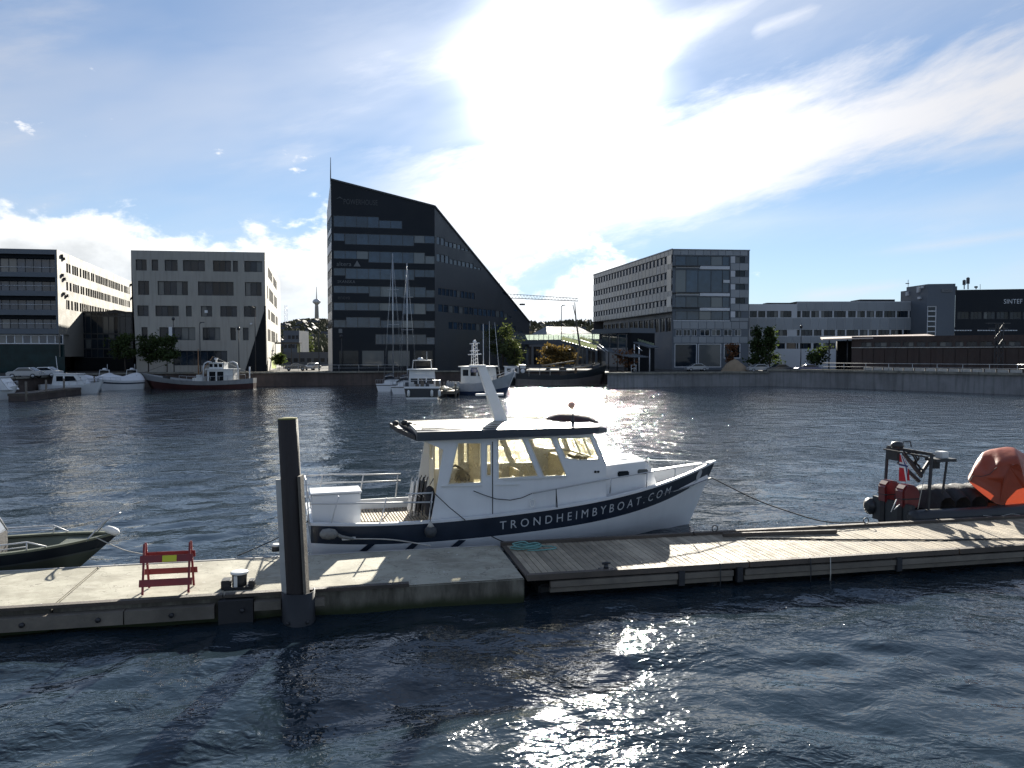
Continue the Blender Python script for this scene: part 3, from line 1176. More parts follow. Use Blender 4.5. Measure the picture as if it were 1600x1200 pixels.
# ------------------------------------------------------------------ grey concrete office block
def block_concrete():
    cA, cB, cC = P2(208, 140), P2(416, 143), P2(439, 201)
    f, g_ = Face(cA, cB), Face(cB, cC)
    t = thing('office_block', 'grey concrete office block with punched windows and a black wedge at its corner', 'building', (cB.x, cB.y, QZ))
    ztop = f.px(208, 391)[1]
    zb = QZ - 0.2
    R1 = [(211.7, 404.7, 229, 422), (236.7, 405, 247, 422.3), (257, 405.6, 277.3, 423), (285.6, 406, 320, 424), (332.5, 407, 361, 424.4), (363.8, 408, 371.6, 424.7), (381.6, 408.3, 409.7, 425)]
    R2 = [(215.3, 438.4, 232.8, 460.3), (246, 438.8, 293.4, 460.6), (309, 440, 364.8, 462.2), (382.5, 441, 408.6, 462.5)]
    R3 = [(214.4, 476.6, 232, 493.8), (242.5, 477, 279.2, 494.2), (290.3, 477.5, 299.4, 494.2), (313.6, 478.6, 331.3, 495), (344, 478.6, 370.3, 495), (381, 479, 400, 495)]
    R4 = [(221, 511.4, 230.5, 531), (248.8, 511.4, 305, 531.7), (316.4, 511.4, 344, 531.7), (359.7, 511.9, 368.4, 531.7), (379.4, 511.4, 388.3, 531.7)]
    R5 = [(270, 548, 355, 571)]
    holes, lvl = [], []
    for rr in (R1, R2, R3, R4, R5):
        z1 = sum(f.px(r[0], r[1])[1] for r in rr) / len(rr)
        z0 = sum(f.px(r[0], r[3])[1] for r in rr) / len(rr)
        lvl.append((z0, z1))
        for r in rr:
            holes.append((f.px(r[0], r[1])[0], z0, f.px(r[2], r[1])[0], z1))
    sl = f.px(213.5, 570)[0]
    mb = MB()
    wall(mb, f, [(sl, zb), (f.L, zb), (f.L, ztop), (0, ztop)], holes, 0.35)
    mb.build('front_wall', 'concrete_panel', t, fix=False)
    for h in holes:
        window(f, h, t, max(1, round((h[2] - h[0]) / 1.15)), 1, 0.35, 'frame_dark', 'glass_dark', 0.10)
    holes = []
    for k, (z0, z1) in enumerate(lvl[:4]):
        s_ = g_.L * (0.10 if k != 2 else 0.14)
        n_ = 12
        st = g_.L * 0.62 / n_
        for i in range(n_):
            if (i * 7 + k * 5) % 6 == 0: continue
            holes.append((s_ + i * st, z0, s_ + i * st + st * .82, z1))
    mb = MB()
    wall(mb, g_, [(0, zb), (g_.L, zb), (g_.L, ztop), (0, ztop)], holes, 0.3)
    mb.build('side_wall', 'concrete_panel', t, fix=False)
    for h in holes:
        window(g_, h, t, 1, 1, 0.3, 'frame_dark', 'glass_dark', 0.1)
    # black wedge cut into the lower corner
    mb = MB()
    w0, w1, w2 = f.px(417.2, 478), f.px(382, 576), f.px(417.5, 576)
    a_ = f.L + 0.06
    mb.prism([f.pt(a_, w0[1], 0.06), f.pt(w1[0], zb, 0.06), f.pt(a_, zb, 0.06)], -f.n * 0.3)
    mb.prism([g_.pt(0, w0[1], .05), g_.pt(0, zb, .05), g_.pt(4.0, zb, .05)], -g_.n * 0.3)
    mb.build('corner_wedge', 'shade_black', t, fix=False)
    mb = MB()
    bk = cA + Vector((-14, 58))
    shell(mb, [cA, bk, cC], [ztop] * 3)
    mb.add([(cA.x, cA.y, ztop), (cB.x, cB.y, ztop), (cC.x, cC.y, ztop), (bk.x, bk.y, ztop)], [(0, 1, 2, 3)])
    mb.build('roof', 'roof_dark', t, fix=False)
    for (x, y) in ((393, 506), (431, 533), (424, 548)):
        s_, z = f.px(x, y) if x < 416 else g_.px(x, y)
        fc = f if x < 416 else g_
        pbox('wall_lamp', 'frame_white', t, fc.pt(s_, z, 0.3), fc.ax, (0.35, 0.5, 0.25))
    s_, z = f.px(267, 518)
    pbox('hanging_sign', 'frame_white', t, f.pt(s_, z, 0.25), f.ax, (0.6, 0.1, 1.7))
    s_, z = f.px(321.5, 486.7)
    pbox('lit_poster', 'frame_white', t, f.pt(s_, z, -0.25), f.ax, (0.55, 0.04, 0.5))


block_concrete()


# ------------------------------------------------------------------ black office block with the slanted roof
def block_slanted():
    A, B, C, Dk = P2(519.5, 142), P2(680, 145.7), P2(827, 183), P2(513, 152)
    f, g_, l_ = Face(A, B), Face(B, C), Face(Dk, A)
    zA, zB = f.px(519.5, 280)[1], f.px(680, 322)[1]
    zC = g_.px(827, 503)[1]
    zD = l_.px(513, 326)[1]
    zb = QZ - .2
    t = thing('slanted_office_block', 'tall black office block with a steeply slanted roof and stepped bands of glass', 'building', (A.x, A.y, QZ))

    # front rows: (top y, bottom y at the left edge, [(x0, x1, top change, bottom change)])
    rows = [(336.3, 354.2, [(521, 592, 0, 0), (592, 628.5, 5, 0)]),
            (363.8, 376.2, [(521, 538.5, 0, 0), (538.5, 647, 0, 5.0), (647, 679.5, 0, 0)]),
            (391.0, 404.0, [(521, 575.5, 0, 0), (575.5, 664, 0, 5.0), (664, 679.5, 5, 5.0)]),
            (418.3, 430.5, [(521, 539.5, 0, 0), (539.5, 647.5, 0, 5.0), (647.5, 679.5, 0, 0)]),
            (446.0, 457.7, [(521, 576.5, 0, 0), (576.5, 665.5, 0, 5.0), (665.5, 679.5, 4.5, 5.0)]),
            (472.3, 484.8, [(521, 628.5, 0, 0), (628.5, 665.5, 0, 5.0), (665.5, 679.5, 0, 0)]),
            (499.5, 511.7, [(521, 540.5, 0, 0), (540.5, 594.5, -4.5, 0), (594.5, 679.5, 0, 0)]),
            (521.7, 538.0, [(586.5, 666, 0, 0), (666, 679.5, 4.5, 0)])]
    holes = []
    levels = []
    for y0, y1, segs in rows:
        levels.append((f.px(521, y1)[1], f.px(521, y0)[1]))
        for x0, x1, dt, db in segs:
            z1, z0 = f.px(521, y0 + dt)[1], f.px(521, y1 + db)[1]
            a0_, a1_ = f.px(x0, y0)[0], f.px(x1, y0)[0]
            holes.append((a0_, z0, a1_, z1))
    mb = MB()
    wall(mb, f, [(0, zb), (f.L, zb), (f.L, zB), (0, zA)], holes, 0.12)
    mb.build('front_wall', 'cladding_black', t, fix=False)
    for h in holes:
        window(f, h, t, max(1, round((h[2] - h[0]) / 2.1)), 1, 0.12, 'frame_dark', 'glass_blue', 0.07)
    # ground floor glazing
    for x0, x1 in ((530, 560), (566, 600), (606, 640), (646, 676)):
        h = f.rect(x0, 548, x1, 572)
        mb2 = MB()
        pbox('shop_window', 'glass_dark', t, f.pt((h[0] + h[2]) / 2, (h[1] + h[3]) / 2, 0.03), f.ax, (h[2] - h[0], 0.05, h[3] - h[1]))

    # right face
    def gz(x, y): return g_.px(x, y)[1]
    sets = []
    spec = [(levels[1], 682, 733, 8, [0, 0, 1, 1, 1, 1, 2, 2]), (levels[2], 682, 752, 11, [0, 0, 0, 1, 1, 1, 1, 1, 1, 2, 2]),
            (levels[4], 684, 742, 10, [0] * 10), (levels[5], 684, 800, 16, [0] * 14 + [1, 2]), (levels[6], 700, 817, 18, [0] * 16 + [2, 2])]
    holes = []
    for (z0, z1), x0, x1, n_, kind in spec:
        s0, s1 = g_.px(x0, 450)[0], g_.px(x1, 450)[0]
        for i in range(n_):
            a0_, a1_ = s0 + (s1 - s0) * (i + .08) / n_, s0 + (s1 - s0) * (i + .92) / n_
            h = z1 - z0
            lo = z0 + (0, 0.0, 0.0)[kind[i]] * h
            hi = z1 - (0, 0.32, 0.68)[kind[i]] * h
            holes.append((a0_, lo, a1_, hi))
    for (x, y) in ((788.5, 458.5), (806, 484)):
        s_, z = g_.px(x, y)
        holes.append((s_ - 1.0, z - 0.3, s_ + 1.0, z + 0.3))
    mb = MB()
    wall(mb, g_, [(0, zb), (g_.L, zb), (g_.L, zC), (0, zB)], holes, 0.14)
    mb.build('side_wall', 'cladding_grey' if False else 'cladding_charcoal', t, fix=False)
    for h in holes:
        window(g_, h, t, 1, 1, 0.14, 'frame_dark', 'glass_blue', 0.06)
    # canopy storey under the tip
    for (x0, y0, x1, y1) in ((795, 520, 822, 531),):
        h = g_.rect(x0, y0, x1, y1)
        pbox('shop_window', 'glass_blue', t, g_.pt((h[0] + h[2]) / 2, (h[1] + h[3]) / 2, 0.05), g_.ax, (h[2] - h[0], 0.05, h[3] - h[1]))
    # left sliver with alternating bands; pale wall colour paints the bright sky's reflection
    holes = []
    for z0, z1 in levels[:7]:
        holes.append((0.25, z0 - .1, l_.L - 0.2, z1 + .1))
    mb = MB()
    wall(mb, l_, [(0, zb), (l_.L, zb), (l_.L, zA), (0, zD)], holes, 0.1)
    mb.build('end_wall', 'cladding_pale', t, fix=False)
    for h in holes:
        window(l_, h, t, 4, 1, 0.1, 'frame_dark', 'glass_dark', 0.06)
    # roof
    E_ = Vector((-22.0, 200.0))
    bx, by = -0.136, -0.479
    zE = max(QZ + 4, zA + bx * (E_.x - A.x) + by * (E_.y - A.y))
    mb = MB()
    mb.add([(A.x, A.y, zA), (B.x, B.y, zB), (C.x, C.y, zC), (E_.x, E_.y, zE), (Dk.x, Dk.y, zD)], [(0, 1, 2), (0, 2, 3), (0, 3, 4)])
    shell(mb, [C, E_, Dk], [zC, zE, zD])
    mb.build('roof', 'roof_dark', t, fix=False)
    # roof edge trim
    mb = MB()
    a3, b3, c3_ = Vector((A.x, A.y, zA)), Vector((B.x, B.y, zB)), Vector((C.x, C.y, zC))
    mb.bar(a3 + f.n * .05, b3 + f.n * .05, 0.25, 0.3)
    mb.bar(b3 + g_.n * .05, c3_ + g_.n * .05, 0.25, 0.3)
    mb.build('roof_trim', 'frame_dark', t, fix=False)
    m0 = at(516.5, 300, 146)
    m1 = at(516.5, 246, 146)
    MB().tube([m0, m1], [0.14, 0.05], 6).build('flagpole', 'frame_dark', t)
    # signs
    def s_at(x, y): return f.px(x, y)
    s0, z0 = s_at(537, 319)
    sign(f, s0, z0, 'POWERHOUSE', 0.95, 'sign_dim', t, width=s_at(590, 319)[0] - s0)
    mb = MB()
    q0, q1, q2 = s_at(525, 311), s_at(531, 307), s_at(537, 312)
    mb.prism([f.pt(*q0, .03), f.pt(*q1, .03), f.pt(*q2, .03), f.pt(q1[0], q1[1] - .28, .03)], f.n * 0.04)
    mb.build('roof_logo', 'sign_dim', t)
    s0, z0 = s_at(526, 415.3)
    sign(f, s0, z0, 'altera', 0.75, 'sign_grey', t, width=s_at(549, 415)[0] - s0)
    q = [s_at(552.5, 416.5), s_at(563.5, 416.5), s_at(558, 407)]
    MB().prism([f.pt(*p, .03) for p in q], f.n * 0.05).build('triangle_logo', 'sign_grey', t)
    s0, z0 = s_at(527.5, 442)
    sign(f, s0, z0, 'SKANSKA', 0.5, 'sign_grey', t, width=s_at(555, 442)[0] - s0)
    s0, z0 = s_at(528, 467.5)
    sign(f, s0, z0, 'enova', 0.5, 'sign_dim', t, width=s_at(547, 467)[0] - s0)
    s0, z0 = s_at(528.5, 519.5)
    pbox('door_sign', 'sign_grey', t, f.pt(s0 + .4, z0 + .3, .05), f.ax, (0.65, 0.05, 0.75))


mat('cladding_charcoal', (0.045, 0.050, 0.058), 0.5, var=0.15, scale=0.2, spec=0.4)
block_slanted()


# ------------------------------------------------------------------ grey office block with the glass corner
def block_glass_corner():
    A, B, C = P2(927, 212), P2(1050, 160), P2(1169, 161.5)
    l_, f = Face(A, B), Face(B, C)
    t = thing('office_block', 'grey panelled office block with a long glazed side and a tall glass corner', 'building', (B.x, B.y, QZ))
    ztop = f.px(1050, 390)[1]
    zb = QZ - .2
    zl = lambda y: l_.px(1043, y)[1]
    # long left side: rows of panels and windows
    bands = [(390.5, 400.5, 'p'), (400.5, 412, 'w'), (412, 425.5, 'p'), (425.5, 436, 'w'), (436, 446, 'p'), (446, 455, 'w'),
             (455, 468, 'p'), (468, 477.5, 'w'), (477.5, 487.5, 'p')]
    zlow = zl(488)
    mb = MB()
    holes = []
    n_ = 25
    for y0, y1, k in bands:
        if k == 'w':
            for i in range(n_):
                holes.append((l_.L * (i + .07) / n_, zl(y1), l_.L * (i + .93) / n_, zl(y0)))
    wall(mb, l_, [(0, zlow), (l_.L, zlow), (l_.L, ztop), (0, ztop)], holes, 0.2)
    mb.build('side_wall', 'cladding_slate', t, fix=False)
    for j, h in enumerate(holes):
        i = j % n_
        sp_ = [0, .45, 1] if (i * 5 + j) % 3 else [0, .7, 1]
        window(l_, h, t, 1, 1, 0.2, 'frame_dark', 'glass_bright' if (i * 7 + j * 3) % 5 else 'glass_blue', 0.08)
    for y0, y1, k in bands:
        if k == 'p':
            for i in range(n_):
                pbox('panel', 'panel_glass', t, l_.pt(l_.L * (i + .5) / n_, (zl(y0) + zl(y1)) / 2, 0.05), l_.ax,
                     (l_.L / n_ - 0.14, 0.1, zl(y0) - zl(y1) - 0.08))
    mb = MB()
    mb.add([l_.pt(0, zlow), l_.pt(l_.L, zlow), l_.pt(l_.L, zlow, -3), l_.pt(0, zlow, -3)], [(0, 1, 2, 3)])
    q0, q1 = l_.pt(5, 0, -1.2), l_.pt(l_.L, 0, -1.2)
    m_ = Face((q0.x, q0.y), (q1.x, q1.y))
    hs = []
    for i in range(15):
        hs.append((m_.L * (i + .1) / 15, zlow - 4.0, m_.L * (i + .9) / 15, zlow - 1.0))
    wall(mb, m_, [(0, zb), (m_.L, zb), (m_.L, zlow), (0, zlow)], hs, 0.2)
    mb.build('lower_wall', 'cladding_slate', t, fix=False)
    for h in hs:
        window(m_, h, t, 2, 1, 0.2, 'frame_dark', 'glass_dark', 0.1)
    # front
    R_ = lambda x0, y0, x1, y1: f.rect(x0, y0, x1, y1)
    glazed = [(1055, 400, 1140, 415, [0, .20, .42, .66, .87, 1]), (1055, 421.5, 1140, 457, [0, .20, .42, .66, .87, 1]),
              (1055, 463.5, 1140, 480.5, [0, .20, .42, .66, .87, 1]), (1055, 486, 1140, 500, [0, .22, .44, .66, .87, 1])]
    rightw = [(1149, 400.6, 1164, 411), (1149, 423, 1164, 432.5), (1149, 444, 1164, 452.5), (1149, 465.5, 1164, 474.5), (1149, 486.5, 1158, 496)]
    low = [(1056, 515, 1066, 525), (1068, 515, 1079, 525), (1081, 515, 1089, 525), (1094, 515, 1109, 525), (1112, 515, 1126, 525), (1131, 515, 1144, 525), (1148, 515, 1158, 525)]
    grd = [(1054, 537, 1089, 574), (1091, 537, 1127, 574), (1131, 537, 1157, 560)]
    hs = [R_(*g_[:4]) for g_ in glazed] + [R_(*r) for r in rightw] + [R_(*r) for r in low] + [R_(*r) for r in grd]
    hs = [(a, max(b_, zb + .15), c, d) for a, b_, c, d in hs]
    mb = MB()
    wall(mb, f, [(0, zb), (f.L, zb), (f.L, ztop), (0, ztop)], hs, 0.15)
    mb.build('front_wall', 'cladding_slate', t, fix=False)
    for g_, h in zip(glazed, hs):
        window(f, h, t, 1, 1, 0.15, 'frame_dark', 'glass_blue', 0.09, name='corner_glazing', split=g_[4])
    for h in hs[4:9]:
        window(f, h, t, 2, 1, 0.15, 'frame_dark', 'glass_dark', 0.07)
    for h in hs[9:16]:
        window(f, h, t, 2, 1, 0.15, 'frame_white', 'glass_dark', 0.07)
    for h in hs[16:]:
        window(f, h, t, 2 if h is hs[18] else 1, 1, 0.15, 'frame_white', 'glass_dark', 0.16, name='shop_window')
    # panel rows of the front
    rows = [(391, 399, 1052, 1168, 10), (502.5, 514, 1052, 1168, 9), (526, 536, 1052, 1168, 9)]
    for y0, y1, x0, x1, n_ in rows:
        h = R_(x0, y0, x1, y1)
        for i in range(n_):
            w_ = (h[2] - h[0]) / n_
            pbox('panel', 'cladding_grey', t, f.pt(h[0] + w_ * (i + .5), (h[1] + h[3]) / 2, 0.05), f.ax, (w_ - .08, 0.1, h[3] - h[1] - .06))
    for y0, y1 in ((411.8, 422.2), (433.3, 443.3), (453.3, 464.7), (475.3, 485.6), (497, 501.5)):
        h = R_(1141.5, y0, 1169.3, y1)
        for i in range(2):
            w_ = (h[2] - h[0]) / 2
            pbox('panel', 'cladding_grey', t, f.pt(h[0] + w_ * (i + .5), (h[1] + h[3]) / 2, 0.06), f.ax, (w_ - .06, 0.12, h[3] - h[1]))
    for y0, y1 in ((400.6, 411), (423, 432.5), (444, 452.5), (465.5, 474.5), (486.5, 496)):
        h = R_(1141.7, y0, 1148.5, y1)
        pbox('pale_panel', 'cladding_pale', t, f.pt((h[0] + h[2]) / 2, (h[1] + h[3]) / 2, 0.04), f.ax, (h[2] - h[0], 0.08, h[3] - h[1]))
    for x0, y0, x1, y1 in ((1093, 416, 1140, 420.8), (1056, 416.8, 1092, 418.6), (1093, 458.3, 1140, 462.7), (1056, 458.5, 1092, 461.5), (1093, 481, 1140, 485.5), (1130, 437.5, 1139.8, 442), (1052, 500.6, 1140, 502)):
        h = R_(x0, y0, x1, y1)
        pbox('spandrel', 'cladding_pale', t, f.pt((h[0] + h[2]) / 2, (h[1] + h[3]) / 2, 0.05), f.ax, (h[2] - h[0], 0.1, h[3] - h[1]))
    # projecting glass box on the corner
    for y0, y1 in ((415.5, 416.6), (457.2, 458.2), (480, 481)):
        h = R_(1049, y0, 1093, y1)
        pbox('balcony_edge', 'frame_dark', t, f.pt((h[0] + h[2]) / 2, (h[1] + h[3]) / 2, 0.35), f.ax, (h[2] - h[0], 0.7, h[3] - h[1]))
    for y0, y1 in ((400.5, 414), (422, 456), (464, 480)):
        h = (l_.L - 2.6, zl(y1), l_.L - 0.4, zl(y0))
        pbox('corner_pane', 'glass_bright', t, l_.pt((h[0] + h[2]) / 2, (h[1] + h[3]) / 2, 0.12), l_.ax, (h[2] - h[0], 0.1, h[3] - h[1]))
    mb = MB()
    bk = C + Vector((-8, 52))
    shell(mb, [A, bk, C], [ztop] * 3)
    mb.add([(A.x, A.y, ztop), (B.x, B.y, ztop), (C.x, C.y, ztop), (bk.x, bk.y, ztop)], [(0, 1, 2, 3)])
    mb.build('roof', 'roof_dark', t, fix=False)
    mb = MB()
    for F_ in (l_, f):
        mb.obox(F_.pt(F_.L / 2, ztop + .06, 0.06), F_.ax, (F_.L + .1, 0.35, 0.16))
    mb.build('roof_trim', 'cladding_grey', t, fix=False)


block_glass_corner()


def block_long():
    A, B = P2(1169.5, 172), P2(1447, 172)
    f = Face(A, B)
    t = thing('office_block', 'long low panelled office block with three rows of windows', 'building', (A.x, A.y, QZ))
    z1_, z2_ = f.px(1200, 475)[1], f.px(1300, 471)[1]
    zb = QZ - .2
    sm = f.px(1245, 480)[0]
    rg = random.Random(2)
    hs = []
    for y0, y1 in ((485.8, 496), (515.3, 524.7), (536, 545)):
        x = 1171.5
        while x < 1437:
            w_ = rg.choice((11, 17.5, 17.5, 18.5, 12))
            hs.append(f.rect(x, y0, min(x + w_, 1443), y1))
            x += w_ + rg.choice((2.2, 2.4, 3.6))
    za, zc = f.px(1300, 485.8)[1], f.px(1300, 545)[1]
    mb = MB()
    wall(mb, f, [(0, zb), (sm, zb), (sm, z1_), (0, z1_)], [h for h in hs if h[2] < sm + .5 and h[0] < sm], 0.2)
    for i, h in enumerate(hs):
        if h[0] < sm < h[2]: hs[i] = (sm + .1, h[1], h[2], h[3])
    hs = [h if not (h[2] > sm > h[0]) else h for h in hs]
    wall(mb, f, [(sm, zb), (f.L, zb), (f.L, z2_), (sm, z2_)], [h for h in hs if h[0] >= sm], 0.2)
    mb.build('front_wall', 'cladding_pale', t, fix=False)
    for h in hs:
        window(f, h, t, max(2, round((h[2] - h[0]) / 0.95)), 1, 0.2, 'frame_dark', 'glass_dark', 0.07)
    for y0, y1, zt in ((472.0, 485.0, 1), (497, 514.5, 0), (525.6, 535.3, 0)):
        x = 1170.5 if y0 != 472.0 else 1246
        while x < 1444:
            h = f.rect(x, y0, min(x + 13.4, 1446), y1)
            pbox('panel', 'cladding_grey', t, f.pt((h[0] + h[2]) / 2, (h[1] + h[3]) / 2, 0.04), f.ax, (h[2] - h[0] - .08, .08, h[3] - h[1]))
            x += 13.6
    mb = MB()
    for s0, s1, z in ((0, sm, z1_), (sm, f.L, z2_)):
        mb.add([f.pt(s0, z), f.pt(s1, z), f.pt(s1, z, -16), f.pt(s0, z, -16)], [(0, 1, 2, 3)])
        mb.add([f.pt(s0, z), f.pt(s0, z, -16), f.pt(s0, zb, -16), f.pt(s0, zb)], [(0, 1, 2, 3)])
    mb.build('roof', 'roof_dark', t, fix=False)
    h = f.rect(1352, 467.3, 1407, 471)
    pbox('roof_plant', 'roof_dark', t, f.pt((h[0] + h[2]) / 2, (h[1] + h[3]) / 2 + .1, -5), f.ax, (h[2] - h[0], 5, h[3] - h[1]))
    h = f.rect(1202, 473, 1243, 475)
    pbox('roof_plant', 'roof_dark', t, f.pt((h[0] + h[2]) / 2, (h[1] + h[3]) / 2 + .1, -3), f.ax, (h[2] - h[0], 3, h[3] - h[1]))


block_long()


def block_dark():
    A, B, C = P2(1447, 166), P2(1490, 165), P2(1700, 160)
    s_, f = Face(A, B), Face(B, C)
    t = thing('office_block', 'black office block with white SINTEF lettering and a slate stair tower', 'building', (B.x, B.y, QZ))
    zt, zf = s_.px(1470, 443.5)[1], f.px(1495, 453)[1]
    zb = QZ - .2
    mb = MB()
    h0 = s_.rect(1448.5, 478, 1463.5, 526)
    wall(mb, s_, [(0, zb), (s_.L, zb), (s_.L, zt), (0, zt)], [h0], 0.3)
    q = Face(P2(1405, 176), P2(1447, 166))
    za, zc = q.px(1410, 455)[1], q.px(1430, 444.5)[1]
    sm = q.px(1416, 470)[0]
    wall(mb, q, [(0, zb), (sm, zb), (sm, za), (0, za)], [], 0.2)
    wall(mb, q, [(sm, zb), (q.L, zb), (q.L, zt), (sm, zt)], [], 0.2)
    a_ = s_.pt(s_.L, 0)
    mb.add([(a_.x, a_.y, zb), (a_.x + 3, a_.y + 14, zb), (a_.x + 3, a_.y + 14, zt), (a_.x, a_.y, zt)], [(0, 1, 2, 3)])
    mb.build('stair_tower', 'cladding_slate', t, fix=False)
    w = window(s_, h0, t, 1, 6, 0.3, 'frame_white', 'glass_dark', 0.22, name='stair_window')
    for x, y, w_, hh in ((1419, 459, 3.2, 6), (1436.5, 452.5, 3.5, 9), (1442.5, 448.5, 3, 4), (1438, 465.5, 4, 3.5)):
        hq = q.rect(x - w_ / 2, y - hh / 2, x + w_ / 2, y + hh / 2)
        pbox('vent_box', 'cladding_pale', t, q.pt((hq[0] + hq[2]) / 2, (hq[1] + hq[3]) / 2, .2), q.ax, (hq[2] - hq[0], .4, hq[3] - hq[1]))
    # tower sign
    hs = s_.rect(1471, 451.5, 1488, 456.5)
    pbox('sign_board', 'sign_grey', t, s_.pt((hs[0] + hs[2]) / 2, (hs[1] + hs[3]) / 2, .08), s_.ax, (hs[2] - hs[0], .12, hs[3] - hs[1]))
    sign(s_, hs[0] + .5, hs[1] + .15, 'SINTEF', 0.42, 'navy', t, o=0.16, width=(hs[2] - hs[0]) * .7)
    # dark wing
    win = [f.rect(1496 + i * 20.5, 487, 1514.5 + i * 20.5, 498.5) for i in range(9)]
    mb = MB()
    wall(mb, f, [(0.02, zb), (f.L, zb), (f.L, zf), (0.02, zf)], win, 0.2)
    mb.add([f.pt(0, zf), f.pt(f.L, zf), f.pt(f.L, zf, -15), f.pt(0, zf, -15)], [(0, 1, 2, 3)])
    mb.build('wing_wall', 'cladding_black', t, fix=False)
    for h in win:
        window(f, h, t, 3, 1, 0.2, 'frame_dark', 'glass_dark', 0.08)
    for x0, x1 in ((1491, 1519), (1527, 1556), (1562, 1590)):
        n_ = 7
        for i in range(n_):
            h = f.rect(x0 + (x1 - x0) * i / n_, 515.6, x0 + (x1 - x0) * (i + .8) / n_, 517)
            pbox('light_louvre', 'frame_white', t, f.pt((h[0] + h[2]) / 2, (h[1] + h[3]) / 2, .06), f.ax, (h[2] - h[0], .1, h[3] - h[1]))
    s0, z0 = f.px(1568, 474.5)
    sign(f, s0, z0, 'SINTEF', (f.px(1568, 467.5)[1] - z0), 'frame_white', t, o=0.1, width=f.px(1597, 474)[0] - s0)
    h = f.rect(1490.5, 447, 1497, 453)
    pbox('roof_plant', 'cladding_slate', t, f.pt((h[0] + h[2]) / 2, (h[1] + h[3]) / 2, -2), f.ax, (h[2] - h[0], 3, h[3] - h[1]))
    # aerials
    for x, y0, y1, w_ in ((1506.5, 452, 437, .31), (1512.5, 452, 433, .34), (1525, 452, 447, .34), (1531.5, 452, 444, .14)):
        b0 = at(x, y0, 168)
        b1 = at(x, y1, 168)
        mb = MB().tube([b0, b1], w_ * .35, 5)
        if w_ > .3:
            mb.obox(b0 + (b1 - b0) * .7, ((1, 0, 0), (0, 1, 0), (0, 0, 1)), (w_ * 1.6, .4, (b1 - b0).z * .5))
        mb.build('aerial', 'frame_dark', t, fix=False)
    b0, b1 = at(1419, 455, 178), at(1419, 437, 178)
    MB().tube([b0, b1], .06, 5).tube([at(1415, 443, 178), at(1420.5, 443, 178)], .1, 4).build('aerial', 'frame_dark', t)


block_dark()


def brown_building():
    A, B = P2(1330, 136), P2(1720, 118)
    f = Face(A, B)
    t = thing('low_building', 'low dark brown building with a ribbon of windows and a thin pale-edged canopy roof', 'building', (A.x, A.y, QZ))
    zb = QZ - .2
    def zl(x, y): return f.px(x, y)
    top = zl(1600, 535)[1]
    mb = MB()
    ribs = []
    z0, z1 = f.px(1500, 541.5)[1], f.px(1500, 533.5)[1]
    zt = z1 + 1.0
    x = 1345
    rg = random.Random(9)
    while x < 1690:
        w_ = rg.choice((14, 17, 20))
        r = f.rect(x, 534, x + w_, 541)
        ribs.append((r[0], z0, r[2], z1))
        x += w_ + 4
    wall(mb, f, [(0, zb), (f.L, zb), (f.L, zt), (0, zt)], ribs, 0.3)
    mb.add([f.pt(0, zt), f.pt(f.L, zt), f.pt(f.L, zt, -14), f.pt(0, zt, -14)], [(0, 1, 2, 3)])
    mb.add([f.pt(0, zt), f.pt(0, zt, -14), f.pt(0, zb, -14), f.pt(0, zb)], [(0, 1, 2, 3)])
    mb.build('front_wall', 'cladding_brown', t, fix=False)
    for h in ribs:
        window(f, h, t, 2, 1, 0.3, 'frame_dark', 'glass_dark', 0.1)
    for i in range(20):
        pbox('wall_board', 'cladding_brown', t, f.pt(f.L * (i + .5) / 20, (zb + z0) / 2 - .15, 0.06), f.ax, (f.L / 20 - .12, .12, z0 - zb - .5))
    # sill line
    pbox('sill', 'steel_pale', t, f.pt(f.L / 2, z0 - .12, .12), f.ax, (f.L, .3, .12))
    # canopy: thin slab on the left part
    a0_, a1_ = at(1285, 531.5, 137), at(1462, 526.5, 131)
    mb = MB()
    d = (a1_ - a0_)
    n_ = Vector((-d.y, d.x, 0)).normalized()
    mb.prism([a0_, a1_, a1_ + n_ * 9 + Vector((0, 0, .5)), a0_ + n_ * 9 + Vector((0, 0, .5))], (0, 0, .22))
    mb.build('canopy', 'roof_pale', t)
    for i in range(6):
        p = a0_ + d * (i + .4) / 6 + n_ * 1.0
        MB().tube([(p.x, p.y, QZ), (p.x, p.y, p.z)], .12, 6).build('canopy_post', 'steel_dark', t)
    mb = MB()
    mb.prism([a0_ + n_ * 6 - Vector((-3, 0, .05)), a1_ + n_ * 6 - Vector((0, 0, .05)), a1_ + n_ * 9 - Vector((0, 0, .05)), a0_ + n_ * 9 - Vector((-3, 0, .05))], (0, 0, -(a0_.z - QZ) + .1))
    mb.build('rear_wall', 'shade_black', t)


brown_building()


def grey_hall():
    A, B = P2(856, 270), P2(928, 276)
    f = Face(A, B)
    t = thing('station_hall', 'grey hall with a pitched roof beyond the footbridge', 'building', (A.x, A.y, QZ))
    z1 = f.px(880, 524)[1]
    zr = f.px(880, 509)[1]
    MB().prism([f.pt(0, QZ - .2), f.pt(f.L, QZ - .2), f.pt(f.L, z1), f.pt(0, z1)], -f.n * 18).build('wall', 'cladding_slate', t)
    mb = MB()
    mb.prism([f.pt(-.6, z1, .6), f.pt(2.5, zr, -9), f.pt(-.6, z1, -18.6)], f.u * 0.01)
    mb = MB()
    p = [f.pt(-.6, z1, .6), f.pt(f.L + .6, z1, .6), f.pt(f.L - 2, zr, -9), f.pt(3, zr, -9), f.pt(-.6, z1, -18.6), f.pt(f.L + .6, z1, -18.6)]
    mb.add(p, [(0, 1, 2, 3), (0, 3, 4), (1, 5, 2), (3, 2, 5, 4)])
    mb.build('roof', 'cladding_slate', t)
    for i in range(9):
        pbox('window', 'glass_blue', t, f.pt(f.L * (i + .5) / 9, (QZ + z1) / 2 + 1, .03), f.ax, (.9, .05, 2.2))


grey_hall()


